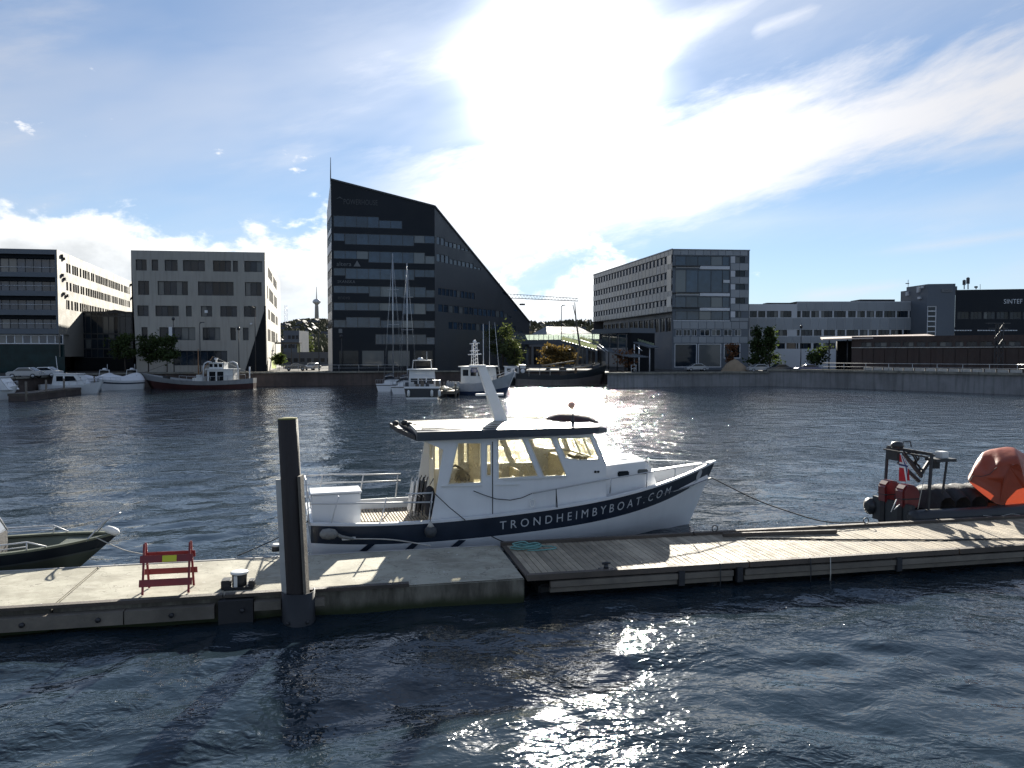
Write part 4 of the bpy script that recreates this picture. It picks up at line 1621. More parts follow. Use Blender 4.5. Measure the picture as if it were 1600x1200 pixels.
def gap_block():
    A, B = P2(443.5, 255), P2(468, 255)
    f = Face(A, B)
    t = thing('small_block', 'small flat-roofed grey block behind the bus shelter', 'building', (A.x, A.y, QZ))
    z1 = f.px(455, 516.5)[1]
    MB().prism([f.pt(0, QZ - .2), f.pt(f.L, QZ - .2), f.pt(f.L, z1), f.pt(0, z1)], -f.n * 12).build('wall', 'cladding_slate', t)
    for j in range(2):
        for i in range(4):
            pbox('window', 'glass_dark', t, f.pt(f.L * (i + .5) / 4, z1 - 2.2 - j * 3, .03), f.ax, (.9, .05, 1.2))
    t = thing('bus_shelter', 'dark flat-roofed shelter with a lit glass end on the quay', 'shelter', (*P2(450, 168), QZ))
    A, B = P2(430, 168), P2(468, 168)
    f = Face(A, B)
    z1 = f.px(450, 536)[1]
    pbox('roof', 'frame_dark', t, f.pt(f.L / 2, z1, -1), f.ax, (f.L, 2.4, .35))
    for i in range(4):
        MB().tube([f.pt(f.L * i / 3.001 + .05, QZ), f.pt(f.L * i / 3.001 + .05, z1)], .08, 6).build('post', 'frame_dark', t)
    pbox('end_pane', 'screen_glass', t, f.pt(f.L - .4, z1 - 1.1, -1), (f.n, f.u, (0, 0, 1)), (2.2, .05, 1.9))
    pbox('ticket_pane', 'screen_glass', t, at(428, 566, 150), f.ax, (.9, .05, 2.4))


def screen_glass():
    m = bpy.data.materials.new('screen_glass')
    m.use_nodes = True
    t = m.node_tree
    t.nodes.clear()
    nt = NT(t)
    o = nt.n('ShaderNodeOutputMaterial')
    a, b_, c = nt.n('ShaderNodeBsdfTranslucent'), nt.n('ShaderNodeBsdfDiffuse'), nt.n('ShaderNodeMixShader')
    a.inputs[0].default_value = (0.62, 0.66, 0.48, 1)
    b_.inputs[0].default_value = (0.30, 0.33, 0.30, 1)
    c.inputs[0].default_value = 0.3
    t.links.new(a.outputs[0], c.inputs[1])
    t.links.new(b_.outputs[0], c.inputs[2])
    t.links.new(c.outputs[0], o.inputs[0])
    M['screen_glass'] = m


screen_glass()
gap_block()


# ------------------------------------------------------------------ footbridge with stairs
def footbridge():
    Y = 165
    t = thing('footbridge', 'raised footbridge with glass parapets and a bright glazed stair beside the black block', 'bridge', (*P2(880, Y), QZ))
    A, B = P2(806, 172), P2(948, 160)
    f = Face(A, B)
    zd = f.px(880, 531)[1]
    pbox('deck', 'cladding_slate', t, f.pt(f.L / 2, zd - .45, -1.5), f.ax, (f.L, 4, .9))
    n_ = 17
    for i in range(n_):
        pbox('parapet_pane', 'parapet_glass', t, f.pt(f.L * (i + .5) / n_ * .93, zd + .62, .3), f.ax, (f.L * .93 / n_ - .14, .05, 1.1))
    pbox('handrail', 'galvanised', t, f.pt(f.L / 2, zd + 1.25, .3), f.ax, (f.L, .08, .08))
    for x in (818, 851, 938):
        p = f.pt(f.px(x, 540)[0], 0, -1.5)
        MB().tube([(p.x, p.y, QZ - .2), (p.x, p.y, zd - .8)], .4, 8).build('column', 'cladding_slate', t)
    # stair: two parapets with lit panes
    for (x0, y0, Y0, x1, y1, Y1, n_, hgt) in ((878, 528.5, 158, 932.5, 543, 140, 11, .72), (906, 527.5, 160, 935, 536.5, 146, 7, .5)):
        p, q = at(x0, y0, Y0), at(x1, y1, Y1)
        d = q - p
        u = Vector((d.x, d.y, 0)).normalized()
        for i in range(n_):
            c = p + d * ((i + .5) / n_)
            pbox('stair_pane', 'screen_glass', t, c, (u, (u.y, -u.x, 0), (0, 0, 1)), (Vector((d.x, d.y, 0)).length / n_ - .12, .05, hgt * 1.1))
        mb = MB().bar(p + Vector((0, 0, -.62)), q + Vector((0, 0, -.62)), .25, .4)
        mb.build('stringer', 'cladding_slate', t)
        MB().tube([p + Vector((0, 0, .5)), q + Vector((0, 0, .5))], .05, 5).build('handrail', 'galvanised', t)
    p, q = at(903, 534, 160), at(1002, 556, 134)
    d = q - p
    for i in range(26):
        c = p + d * (i / 26)
        pbox('step', 'cladding_slate', t, c - Vector((0, 0, .3)), (Vector((d.x, d.y, 0)).normalized(), Vector((-d.y, d.x, 0)).normalized(), (0, 0, 1)), (1.3, 3.4, .16))
    for x0, y0, x1, y1 in ((933, 541, 945, 549), (936, 538, 950, 549), (995, 541, 1003, 548)):
        MB().tube([at(x0, y0, 139), at(x1, y1, 134)], .07, 5).build('handrail', 'galvanised', t)
    # pavilion under the right block with another bright parapet
    p = thing('entrance_pavilion', 'dark flat-roofed entrance pavilion in front of the grey panelled block', 'pavilion', (*P2(960, 150), QZ))
    A, B = P2(925, 156), P2(986, 146)
    f = Face(A, B)
    z1 = f.px(955, 513.5)[1]
    zc = f.px(955, 521)[1]
    pbox('roof', 'cladding_slate', p, f.pt(f.L / 2, (z1 + zc) / 2, -3), f.ax, (f.L, 6.4, z1 - zc))
    pbox('end_wall', 'shade_black', p, f.pt(f.L - .5, (QZ + zc) / 2, -3), f.ax, (1.0, 6.0, zc - QZ))
    for i in range(4):
        w_ = f.L / 4.6
        pbox('pane', 'glass_blue', p, f.pt(w_ * (i + .5), zc - 1.5, -2.5), f.ax, (w_ - .2, .06, 2.6))
    for i in range(5):
        MB().tube([f.pt(f.L / 4.6 * i + .1, QZ), f.pt(f.L / 4.6 * i + .1, zc)], .09, 6).build('post', 'frame_dark', p)
    t = thing('bright_canopy', 'sloping canopy of bright glass strips on white posts before the panelled block', 'canopy', (*P2(1005, 146), QZ))
    p_, q_ = at(990, 529, 148), at(1022, 538.5, 143)
    d = q_ - p_
    for i in range(8):
        c = p_ + d * ((i + .5) / 8)
        u = Vector((d.x, d.y, 0)).normalized()
        pbox('pane', 'screen_glass', t, c, (u, (u.y, -u.x, 0), (0, 0, 1)), (d.length / 8 - .1, .06, .42))
    MB().bar(p_ - Vector((0, 0, .5)), q_ - Vector((0, 0, .5)), 2.4, .25).build('roof', 'cladding_slate', t)
    for x in (991, 998.5, 1015):
        b0 = at(x, 570, 145)
        MB().tube([(b0.x, 145, QZ), (b0.x, 145, at(x, 538, 145).z)], .11, 6).build('post', 'frame_white', t)


glass_mat('parapet_glass', (0.75, 0.82, 0.80), 0.25, 0.35, (0.5, 0.55, 0.5))
footbridge()


def concourse():
    A, B = P2(818, 192), P2(946, 188)
    f = Face(A, B)
    t = thing('station_concourse', 'dark low concourse with columns under the footbridge', 'building', (A.x, A.y, QZ))
    z1 = f.px(880, 536)[1]
    hs = [(f.L * (i + .12) / 9, QZ + .6, f.L * (i + .88) / 9, z1 - .9) for i in range(9)]
    mb = MB()
    wall(mb, f, [(0, QZ - .2), (f.L, QZ - .2), (f.L, z1), (0, z1)], hs, .5)
    mb.add([f.pt(0, z1), f.pt(f.L, z1), f.pt(f.L, z1, -8), f.pt(0, z1, -8)], [(0, 1, 2, 3)])
    mb.build('front_wall', 'cladding_slate', t, fix=False)
    for h in hs:
        window(f, h, t, 3, 1, .5, 'frame_dark', 'glass_dark', .1)
    A, B = P2(436, 215), P2(520, 215)
    f = Face(A, B)
    t = thing('dark_screen', 'long dark low block added to hide bright paving behind the parked cars between the concrete and black blocks', 'building', (A.x, A.y, QZ))
    z1 = f.px(480, 550)[1]
    MB().prism([f.pt(0, QZ - .2), f.pt(f.L, QZ - .2), f.pt(f.L, z1), f.pt(0, z1)], -f.n * 8).build('wall', 'cladding_slate', t)  # added dark block that covers the bright sunlit paving in the gap
    for i in range(8):
        pbox('window', 'glass_dark', t, f.pt(f.L * (i + .5) / 8, QZ + 1.6, .03), f.ax, (1.1, .05, 1.0))


concourse()


# ------------------------------------------------------------------ trees
def tree(px, py_top, Y, width_px, label, leafm, cat='tree', conifer=False, seed=0, leaves=1500, gz=QZ, ls=.30):
    rg = random.Random(seed)
    b0 = P2(px, Y)
    ztop = at(px, py_top, Y).z
    H = ztop - gz
    Rr = width_px / 2 / FPX * Y
    t = thing('tree', label, cat, (b0.x, b0.y, gz))
    mb = MB()
    base = Vector((b0.x, b0.y, gz))
    tip = base + Vector((rg.uniform(-.3, .3), rg.uniform(-.3, .3), H * .93))
    mid = base + (tip - base) * .45 + Vector((rg.uniform(-.15, .15), 0, 0))
    r0 = max(.08, H * .018)
    mb.tube([base - Vector((0, 0, .2)), mid, tip], [r0, r0 * .6, r0 * .12], 6)
    ends = []
    nb = 26 if conifer else 18
    for i in range(nb):
        f_ = rg.uniform(.16, .95) if conifer else rg.uniform(.28, .9)
        p = base + (tip - base) * f_
        a = rg.uniform(0, 6.283)
        reach = Rr * ((1.08 - f_) * 1.0 if conifer else math.sin(min(1, (f_ - .12) * 1.15) * 3.0) * rg.uniform(.55, 1.1) + .12)
        e = p + Vector((math.cos(a) * reach, math.sin(a) * reach, (-.10 if conifer else rg.uniform(.15, .7)) * reach))
        mb.tube([p, (p + e) / 2 + Vector((0, 0, reach * .08)), e], [r0 * .32, r0 * .2, r0 * .06], 4)
        ends.append((p, e, reach))
    mb.build('trunk', 'bark', t)
    mb = MB()
    for i in range(leaves):
        p, e, reach = ends[rg.randrange(nb)]
        f_ = rg.uniform(.25, 1.1) if conifer else rg.gauss(.85, .25)
        c = p + (e - p) * f_
        sp_ = (.22 + .12 * Rr)
        c += Vector((rg.gauss(0, sp_), rg.gauss(0, sp_), rg.gauss(0, sp_ * .8)))
        d1 = Vector((rg.gauss(0, 1), rg.gauss(0, 1), rg.gauss(0, .7))).normalized()
        d2 = d1.cross(Vector((rg.gauss(0, 1), rg.gauss(0, 1), rg.gauss(0, 1)))).normalized()
        s_ = ls * rg.uniform(.5, 1.2)
        mb.add([c + d1 * s_, c + d2 * s_ * .55, c - d1 * s_, c - d2 * s_ * .55], [(0, 1, 2, 3)])
    mb.build('crown', leafm, t, fix=False)
    return t


tree(232, 514, 131, 30, 'bushy dark tree on the quay by the left end of the grey concrete block', 'leaf_dark', seed=1)
tree(261, 524, 130, 34, 'lower dark tree on the quay beneath the hanging white sign', 'leaf_dark', seed=2)
tree(196, 520, 136, 30, 'dark leafy tree in front of the glazed link building', 'leaf_dark', seed=3)
tree(786, 508, 150, 48, 'tall green tree behind the masts of the grey ship', 'leaf_green', seed=4, leaves=2600)
tree(805, 540, 148, 20, 'small green tree beneath the tip of the black slanted block', 'leaf_green', seed=14, leaves=700)
tree(858, 540, 146, 30, 'golden autumn tree with a pointed top below the footbridge', 'leaf_autumn', seed=5, leaves=1700)
tree(882, 545, 147, 30, 'broad golden autumn tree beside the pointed one below the footbridge', 'leaf_autumn', seed=6, leaves=1500)
tree(1183, 502, 145, 26, 'tall dark spruce on the quay next to the panelled block corner', 'leaf_dark', seed=7, conifer=True, leaves=1700)
tree(1203, 506, 143, 34, 'dark spruce with a broad skirt before the long low block', 'leaf_dark', seed=8, conifer=True, leaves=2000)
tree(1143, 533, 150, 14, 'narrow rust-brown autumn tree in front of the shop windows', 'leaf_rust', seed=9, leaves=700)
tree(1278, 540, 142, 26, 'dark round shrub-like tree at the end of the pale-edged canopy', 'leaf_dark', seed=10, leaves=900)
tree(976, 548, 139, 30, 'bare brownish tree beside the stair foot', 'leaf_rust', seed=12, leaves=420)
tree(436, 552, 150, 16, 'small dark tree at the corner wedge of the concrete block', 'leaf_dark', seed=13, leaves=600)
tree(475, 520, 300, 36, 'round autumn tree behind the lamp post in the gap between the blocks', 'leaf_green', seed=15, leaves=900, ls=.5)


# ------------------------------------------------------------------ lamp posts, masts, crane
def lamp(px, py, Y, label, arm=0.0, gz=QZ, r=.09):
    p = P2(px, Y)
    t = thing('lamp_post', label, 'lamp post', (p.x, p.y, gz))
    z = at(px, py, Y).z
    MB().tube([(p.x, p.y, gz - .1), (p.x, p.y, z)], [r, r * .6], 6).build('post', 'steel_dark', t)
    mb = MB()
    if arm:
        mb.tube([(p.x, p.y, z - .1), (p.x + arm, p.y, z + .15)], r * .5, 5)
        mb.obox((p.x + arm, p.y, z + .15), ((1, 0, 0), (0, 1, 0), (0, 0, 1)), (.7, .3, .14))
    else:
        mb.lathe([(.08, z - .1), (.28, z), (.26, z + .35), (.05, z + .5)], (p.x, p.y, 0), 8)
    mb.build('lamp_head', 'steel_dark', t)
    return t


lamp(498.5, 500, 136, 'slim dark lamp post on the quay between the concrete block and the black block', .5)
lamp(534, 527, 137, 'short dark lamp post at the left foot of the black slanted block')
lamp(313, 505, 131, 'tall dark lamp post standing before the middle of the concrete block', .4)
lamp(373.5, 515, 131, 'dark lamp post before the narrow windows of the concrete block')
lamp(272, 500, 131, 'dark lamp post beside the hanging white sign')
lamp(399.5, 480, 131, 'dark lamp post with side arm at the black corner wedge', -.8)
lamp(877, 478, 168, 'tall slim floodlight pole rising behind the footbridge', .5, r=.12)
lamp(945, 516, 168, 'dark pole at the end of the footbridge')
lamp(1251, 512, 143, 'thin dark lamp post before the long low block')


def lattice(px, py0, py1, Y, w, label, gz=None):
    p0, p1 = at(px, py1, Y), at(px, py0, Y)
    z0 = p0.z if gz is None else gz
    t = thing('lattice_mast', label, 'mast', (p0.x, p0.y, z0))
    mb = MB()
    h = w / 2
    cs = [(-h, -h), (h, -h), (h, h), (-h, h)]
    for a, b_ in cs:
        mb.bar((p0.x + a, p0.y + b_, z0), (p0.x + a * .8, p0.y + b_ * .8, p1.z), .09, .09)
    mb.build('legs', 'steel_dark', t)
    mb = MB()
    n_ = max(3, int((p1.z - z0) / (w * 1.2)))
    for i in range(n_):
        za, zb_ = z0 + (p1.z - z0) * i / n_, z0 + (p1.z - z0) * (i + 1) / n_
        for k in range(4):
            a, b_ = cs[k], cs[(k + 1) % 4]
            if i % 2: a, b_ = b_, a
            mb.bar((p0.x + a[0] * .95, p0.y + a[1] * .95, za), (p0.x + b_[0] * .95, p0.y + b_[1] * .95, zb_), .05, .05)
    mb.build('bracing', 'steel_dark', t)
    return t, p0, p1


t_, p0_, p1_ = lattice(1560, 505, 578, 122, .9, 'steel lattice pylon with cross arms before the brown building', QZ)
for dz, w_ in ((0, 5.5 * .7), (-.8, 3.0), (-3.6, 4.2)):
    MB().bar((p1_.x - w_ / 2, p1_.y, p1_.z + dz), (p1_.x + w_ / 2, p1_.y, p1_.z + dz), .12, .16).build('cross_arm', 'steel_dark', t_)


def crane():
    Y = 330
    a, b_ = at(770, 464.5, Y), at(903, 470.5, Y)
    m = at(778, 468, Y)
    t = thing('tower_crane', 'pale tower crane whose long jib reaches out behind the black slanted block', 'crane', (m.x, m.y, QZ))
    mb = MB()
    up = Vector((0, 0, 1.9))
    top0, top1 = a + up, b_ + up * .6
    for dy in (-.6, .6):
        mb.bar(a + Vector((0, dy, 0)), b_ + Vector((0, dy, 0)), .22, .22)
    mb.bar(top0, top1, .22, .22)
    n_ = 26
    for i in range(n_):
        p, q = a + (b_ - a) * (i / n_), top0 + (top1 - top0) * ((i + .5) / n_)
        r_ = a + (b_ - a) * ((i + 1) / n_)
        mb.bar(p, q, .12, .12)
        mb.bar(q, r_, .12, .12)
    mb.build('jib', 'steel_pale', t)
    mb = MB()
    for dx_ in (-.8, .8):
        for dy in (-.8, .8):
            mb.bar((m.x + dx_, m.y + dy, QZ - .2), (m.x + dx_, m.y + dy, a.z + 6), .2, .2)
    for i in range(30):
        z = QZ + i * 1.0
        mb.bar((m.x - .8, m.y - .8, z), (m.x + .8, m.y - .8, z + 1), .1, .1)
        mb.bar((m.x - .8, m.y + .8, z), (m.x + .8, m.y + .8, z + 1), .1, .1)
    mb.build('mast', 'steel_pale', t)
    h = at(816, 470, Y)
    MB().tube([h, h - Vector((0, 0, 1.5))], .05, 4).box((h.x - 1.2, h.y - .5, h.z - 1.9), (h.x + 1.2, h.y + .5, h.z - 1.2)).build('trolley', 'steel_dark', t)


crane()
t_, p0_, p1_ = lattice(447, 477, 512, 900, 3.0, 'far lattice telecom mast on the hillside left of the radio tower')


# ------------------------------------------------------------------ parked cars and small quay things
for nm, c in (('paint_silver', (0.33, 0.34, 0.35)), ('paint_dark', (0.03, 0.032, 0.038)), ('paint_red', (0.22, 0.02, 0.02)), ('paint_white', (0.6, 0.6, 0.6)), ('paint_blue', (0.03, 0.05, 0.14))):
    mat(nm, c, 0.3, var=0.04, coat=0.6)


def car(px, Y, rz, paint, label, gz=QZ):
    p = P2(px, Y)
    t = thing('parked_car', label, 'car', (p.x, p.y, gz), rz, 'cars parked along the far quay')
    prof = [(-2.1, .35), (-2.15, .75), (-1.9, .9), (-1.2, .98), (-.55, 1.45), (.75, 1.48), (1.55, 1.0), (2.1, .9), (2.15, .4)]
    mb = MB()
    rings = []
    for y_, k in ((-.86, .94), (-.80, 1.0), (.80, 1.0), (.86, .94)):
        rings.append([Vector((x, y_, .35 + (z - .35) * k)) for x, z in prof])
    mb.loft(rings, False, False)
    for rg_ in (rings[0], rings[-1]):
        mb.add(rg_, [tuple(range(len(prof)))])
    mb.build('body', paint, t, local=True)
    for s_ in (-1, 1):
        MB().add([(-1.05, s_ * .868, 1.0), (-.5, s_ * .868, 1.36), (.7, s_ * .868, 1.38), (1.35, s_ * .868, 1.02)], [(0, 1, 2, 3)]).build('side_window', 'glass_dark', t, local=True)
        for x in (-1.3, 1.3):
            w = MB().lathe([(.2, -.1), (.33, -.1), (.33, .1), (.2, .1)], (x, s_ * .78, .33), 12, 'Y').build('wheel', 'rubber', t, local=True)
            MB().lathe([(.2, -.115), (.2, .115)], (x, s_ * .78, .33), 10, 'Y').build('rim', 'galvanised', w, local=True)
    MB().add([(-1.28, -.7, 1.0), (-1.28, .7, 1.0), (-.62, .62, 1.44), (-.62, -.62, 1.44)], [(0, 1, 2, 3)]).build('rear_window', 'glass_dark', t, local=True)
    MB().add([(1.62, -.7, 1.02), (1.62, .7, 1.02), (.86, .62, 1.46), (.86, -.62, 1.46)], [(0, 1, 2, 3)]).build('windscreen', 'glass_dark', t, local=True)
    for s_ in (-.6, .6):
        MB().box((2.1, s_ - .16, .68), (2.17, s_ + .16, .82)).build('headlight', 'frame_white', t, local=True)


car(1186, 139, .05, 'paint_silver', 'silver car parked at the foot of the broad-skirted spruce')
car(1218, 138, .1, 'paint_dark', 'black car parked before the long low block near the silver one')
car(1262, 136, .0, 'paint_blue', 'dark blue car parked by the thin lamp post')
car(1088, 146, .1, 'paint_silver', 'silver car parked before the shop windows of the panelled block')
car(462, 150, .3, 'paint_dark', 'black car parked under the dark flat-roofed shelter')
car(489, 156, 1.4, 'paint_white', 'white car facing the quay next to the slim lamp post')
car(70, 108, .1, 'paint_white', 'white car on the quay before the slate framed block')
car(40, 104, .1, 'paint_silver', 'silver car on the quay at the edge of the slate framed block')


def sand_heap():
    p = P2(1148, 141)
    rg = random.Random(4)
    mb = MB()
    n_ = 16
    rings = []
    for r, z in ((2.6, 0), (2.2, .7), (1.5, 1.5), (.7, 2.1), (.05, 2.35)):
        rings.append([Vector((p.x + r * math.cos(6.283 * k / n_) * rg.uniform(.9, 1.1), p.y + r * .8 * math.sin(6.283 * k / n_), QZ - .05 + z * rg.uniform(.92, 1.05))) for k in range(n_)])
    mb.loft(rings, True)
    tag(mb.build('sand_heap', 'sand'), 'heap of tan sand on the quay beneath the rust-brown tree', 'sand heap')


mat('sand', (0.24, 0.18, 0.12), 0.9, var=0.2, scale=2, bump=.4)
sand_heap()


def quay_frame():
    p = at(990, 578, 137)
    t = thing('ladder_frame', 'small white ladder frame standing on the quay edge before the pavilion', 'frame', (p.x, p.y, QZ))
    for dx_ in (-.42, .42):
        MB().tube([(p.x + dx_, p.y, QZ), (p.x + dx_, p.y, QZ + 1.35)], .06, 6).build('post', 'frame_white', t)
    for z in (.7, 1.32):
        MB().tube([(p.x - .42, p.y, QZ + z), (p.x + .42, p.y, QZ + z)], .05, 6).build('rung', 'frame_white', t)


quay_frame()


# ------------------------------------------------------------------ boats on the far side
def hull_fn(L, B, zs, zm, zb, rake=.8, stern=.8, low=.78, bowp=2.2, full=.42):
    """surface of a simple hull: S(sigma, t, side); sigma 0 stern .. 1 stem, t 0 below water .. 1 sheer"""
    def sheer(s):
        return zm + (zs - zm) * max(0, 1 - s / .45) ** 2 + (zb - zm) * max(0, (s - .4) / .6) ** 2
    def S(s, t, side=1, out=0.0):
        if s < full:
            b_ = stern + (1 - stern) * math.sin(s / full * math.pi / 2)
        else:
            b_ = 1 - ((s - full) / (1 - full)) ** bowp
        lw = low * (1 - .75 * max(0, (s - .5) / .5) ** 1.5)
        y = B / 2 * b_ * (lw + (1 - lw) * t ** .8)
        z = -.4 + (sheer(s) + .4) * t
        return Vector((s * (L - rake * (1 - t)), side * (y + out), z))
    return S, sheer


def hull_mesh(S, ts, n=22, out=0.0):
    mb = MB()
    for side in (-1, 1):
        mb.loft([[S(i / n, t, side, out) for t in ts] for i in range(n + 1)])
    if True:
        for t0, t1 in zip(ts, ts[1:]):
            mb.add([S(0, t0, -1, out), S(0, t0, 1, out), S(0, t1, 1, out), S(0, t1, -1, out)], [(0, 1, 2, 3)])
    return mb


def deck_mesh(S, t=.93, n=22):
    mb = MB()
    mb.loft([[S(i / n, t, -1), S(i / n, t, 1)] for i in range(n + 1)], smooth=False)
    return mb


def bow_rail(S, sheer, s0, s1, h, mb, r=.025, n=8):
    for side in (-1, 1):
        top = []
        for i in range(n + 1):
            s = s0 + (s1 - s0) * i / n
            p = S(s, 1, side)
            q = p + Vector((0, 0, h))
            top.append(q)
            if i % 2 == 0: mb.tube([p, q], r, 4)
        mb.tube(top, r, 4)


mat('cover_cloth', (0.62, 0.62, 0.64), 0.6, var=0.08, scale=1.5, bump=.2, bscale=4)
mat('hull_red', (0.060, 0.020, 0.018), 0.6, var=0.25, scale=1.0, streaks=.4)
mat('hull_blue', (0.035, 0.055, 0.11), 0.4, var=0.15, scale=1.0)
mat('hull_grey', (0.42, 0.44, 0.47), 0.45, var=0.10, scale=1.0, streaks=.2)
mat('hull_dark', (0.022, 0.026, 0.03), 0.5, var=0.25, scale=1.0)
mat('boat_white_shaded', (0.28, 0.285, 0.29), 0.6, var=.15, scale=1, streaks=.3)  # white paint greyed to the tone of its shaded side, with streaks
mat('varnish', (0.24, 0.12, 0.05), 0.4, var=0.2, scale=3)


def launch(px, Y, rz, label, L=7.2):
    p = P2(px, Y)
    t = thing('covered_launch', label, 'boat', (p.x, p.y, 0), rz, 'white covered launches side by side at the far quay')
    S, sh = hull_fn(L, 3.6, 1.35, 1.35, 1.75, .9, .9, .8)
    hull_mesh(S, [0, .25, .5, .72]).build('hull', 'boat_white', t, local=True)
    hull_mesh(S, [.72, .84], out=.02).build('stripe', 'navy', t, local=True)
    hull_mesh(S, [.84, 1.0]).build('topside', 'boat_white', t, local=True)
    mb = MB()
    rings = []
    for i in range(15):
        s = i / 14
        a, c = S(s, 1, -1), S(s, 1, 1)
        top = a.z + .15 + 1.05 * math.sin(min(1, (1 - s) * 1.6) * math.pi / 2) * (.75 + .25 * math.cos(s * 9))
        ring = []
        for k in range(9):
            f_ = k / 8
            y = a.y + (c.y - a.y) * f_
            ring.append(Vector((a.x, y, a.z + .02 + (top - a.z) * math.sin(f_ * math.pi) ** .6)))
        rings.append(ring)
    mb.loft(rings)
    mb.add(rings[0], [tuple(range(9))])
    mb.build('cover', 'cover_cloth', t, local=True)
    mb = MB().tube([(1.2, -1.1, 1.6), (1.0, -1.0, 3.0), (1.0, 1.0, 3.0), (1.2, 1.1, 1.6)], .05, 6)
    mb.build('arch', 'frame_white', t, local=True)
    MB().lathe([(.28, 3.05), (.3, 3.2), (.2, 3.3)], (1.0, 0, 0), 10).build('radar', 'frame_white', t, local=True)
    MB().tube([(1.0, .6, 3.0), (1.0, .6, 3.9)], .03, 5).build('antenna', 'frame_white', t, local=True)
    mb = MB()
    bow_rail(S, sh, .62, .97, .45, mb, .02)
    mb.build('bow_rail', 'galvanised', t, local=True)
    return t


launch(172, 119.5, R(-112), 'white covered launch with dark stripe moored next to the dark pontoon')
launch(214, 121.5, R(-110), 'white covered launch with radar arch moored at the bow of the old fishing boat', 7.6)


def fishing_boat():
    Y = 122
    p = P2(398, Y)
    L = (398 - 222) / FPX * Y
    t = thing('fishing_boat', 'old wooden fishing boat with red-brown hull, white bulwark and small white wheelhouse', 'boat', (p.x, p.y, 0), R(180))
    S, sh = hull_fn(L, 5.0, 1.7, 1.25, 2.5, 1.6, .35, .7, 1.9)
    hull_mesh(S, [0, .2, .45, .62]).build('hull', 'hull_red', t, local=True)
    hull_mesh(S, [.62, .8, 1.0], out=.02).build('bulwark', 'boat_white_shaded', t, local=True)
    deck_mesh(S, .7).build('deck', 'wood_grey', t, local=True)
    zx = lambda px: (398 - px) / FPX * Y
    # wheelhouse
    x0, x1 = zx(369), zx(328)
    zt = at(340, 577, Y).z
    cab = thing_part = MB()
    cab.sheet([(x0, 1.0), (x1, 1.0), (x1, zt), (x0, zt)], [[(x0 + .3 + i * 1.25, 1.25), (x0 + 1.3 + i * 1.25, 1.25), (x0 + 1.3 + i * 1.25, zt - .35), (x0 + .3 + i * 1.25, zt - .35)] for i in range(1, 3)],
              lambda a, b_, d: Vector((a, 1.3 - d, b_)), .06)
    cab.box((x0, -1.3, 1.0), (x0 + .06, 1.3, zt)).box((x1 - .06, -1.3, 1.0), (x1, 1.3, zt)).box((x0, -1.3, 1.0), (x1, -1.24, zt))
    c_ = cab.build('deckhouse', 'boat_white_soft', t, local=True)
    MB().box((x0 + .1, -1.2, 1.0), (x1 - .1, 1.15, zt - .3)).build('interior', 'shade_black', c_, local=True)
    x2, x3 = zx(353), zx(330)
    zt2 = at(340, 567, Y).z
    w = MB()
    w.sheet([(x2, zt + .1), (x3, zt + .1), (x3, zt2), (x2, zt2)], [[(x2 + .2 + i * .75, zt + .35), (x2 + .75 + i * .75, zt + .35), (x2 + .75 + i * .75, zt2 - .15), (x2 + .2 + i * .75, zt2 - .15)] for i in range(3)],
            lambda a, b_, d: Vector((a, 1.0 - d, b_)), .06)
    w.box((x2, -1, zt), (x2 + .05, 1, zt2)).box((x3 - .05, -1, zt), (x3, 1, zt2)).box((x2, -1, zt), (x3, -.95, zt2)).box((x2 - .1, -1.1, zt2), (x3 + .1, 1.1, zt2 + .08))
    w_ = w.build('wheelhouse', 'boat_white_soft', t, local=True)
    MB().box((x2 + .07, -.9, zt), (x3 - .07, .9, zt2 - .05)).build('interior', 'shade_black', w_, local=True)
    MB().box((x0 - .2, -1.5, zt), (x1 + .2, 1.5, zt + .1)).build('deckhouse_roof', 'boat_white', t, local=True)
    for x, s_ in ((zx(336), 1), (zx(364), -1)):
        MB().tube([(x + s_ * 1.3, 1.4, 1.2), (x + s_ * 1.3, 1.4, zt + .4), (x + s_ * 1.1, 1.4, zt + .95), (x + s_ * .5, 1.4, zt + 1.25), (x, 1.3, zt + 1.1)], .1, 6).build('davit', 'frame_white', t, local=True)
    MB().lathe([(.18, zt2), (.18, zt2 + .5), (.3, zt2 + .5), (.3, zt2 + .75)], (zx(338), 0, 0), 8).build('funnel', 'frame_white', t, local=True)
    xm = zx(310)
    MB().tube([(xm, 0, 1.0), (xm, 0, at(310, 545, Y).z)], [.12, .06], 6).build('mast', 'varnish', t, local=True)
    zb = at(330, 557, Y).z
    MB().tube([(zx(312), 0, 2.2), (zx(333), 0, zb)], .07, 5).build('boom', 'varnish', t, local=True)
    MB().tube([(zx(333), 0, zb), (zx(395), 0, 2.3)], .025, 4).build('stay', 'rope_pale', t, local=True)
    MB().tube([(zx(312), 0, at(312, 550, Y).z), (zx(226), 0, 2.6)], .025, 4).build('stay', 'rope_dark', t, local=True)
    MB().tube([(zx(391), .3, 1.4), (zx(391), .3, at(391, 573, Y).z)], .12, 6).build('stern_post', 'frame_white', t, local=True)
    for i, (xa, h_) in enumerate(((zx(318), .9), (zx(312), 1.2), (zx(306), .7), (zx(260), 1.0), (zx(252), .6))):
        MB().box((xa - .35, -.6, 1.0), (xa + .35, .6, 1.0 + h_)).build('deck_box' if i < 3 else 'winch', 'boat_white_soft' if i < 3 else 'steel_dark', t, local=True, bevel=.04)
    mb = MB()
    for i in range(9):
        s = .06 + i * .07
        q = S(s, 1, 1)
        mb.tube([q, q + Vector((0, 0, .7))], .03, 4)
    mb.tube([S(.06 + i * .07, 1, 1) + Vector((0, 0, .7)) for i in range(9)], .03, 4)
    mb.build('rail', 'galvanised', t, local=True)


fishing_boat()


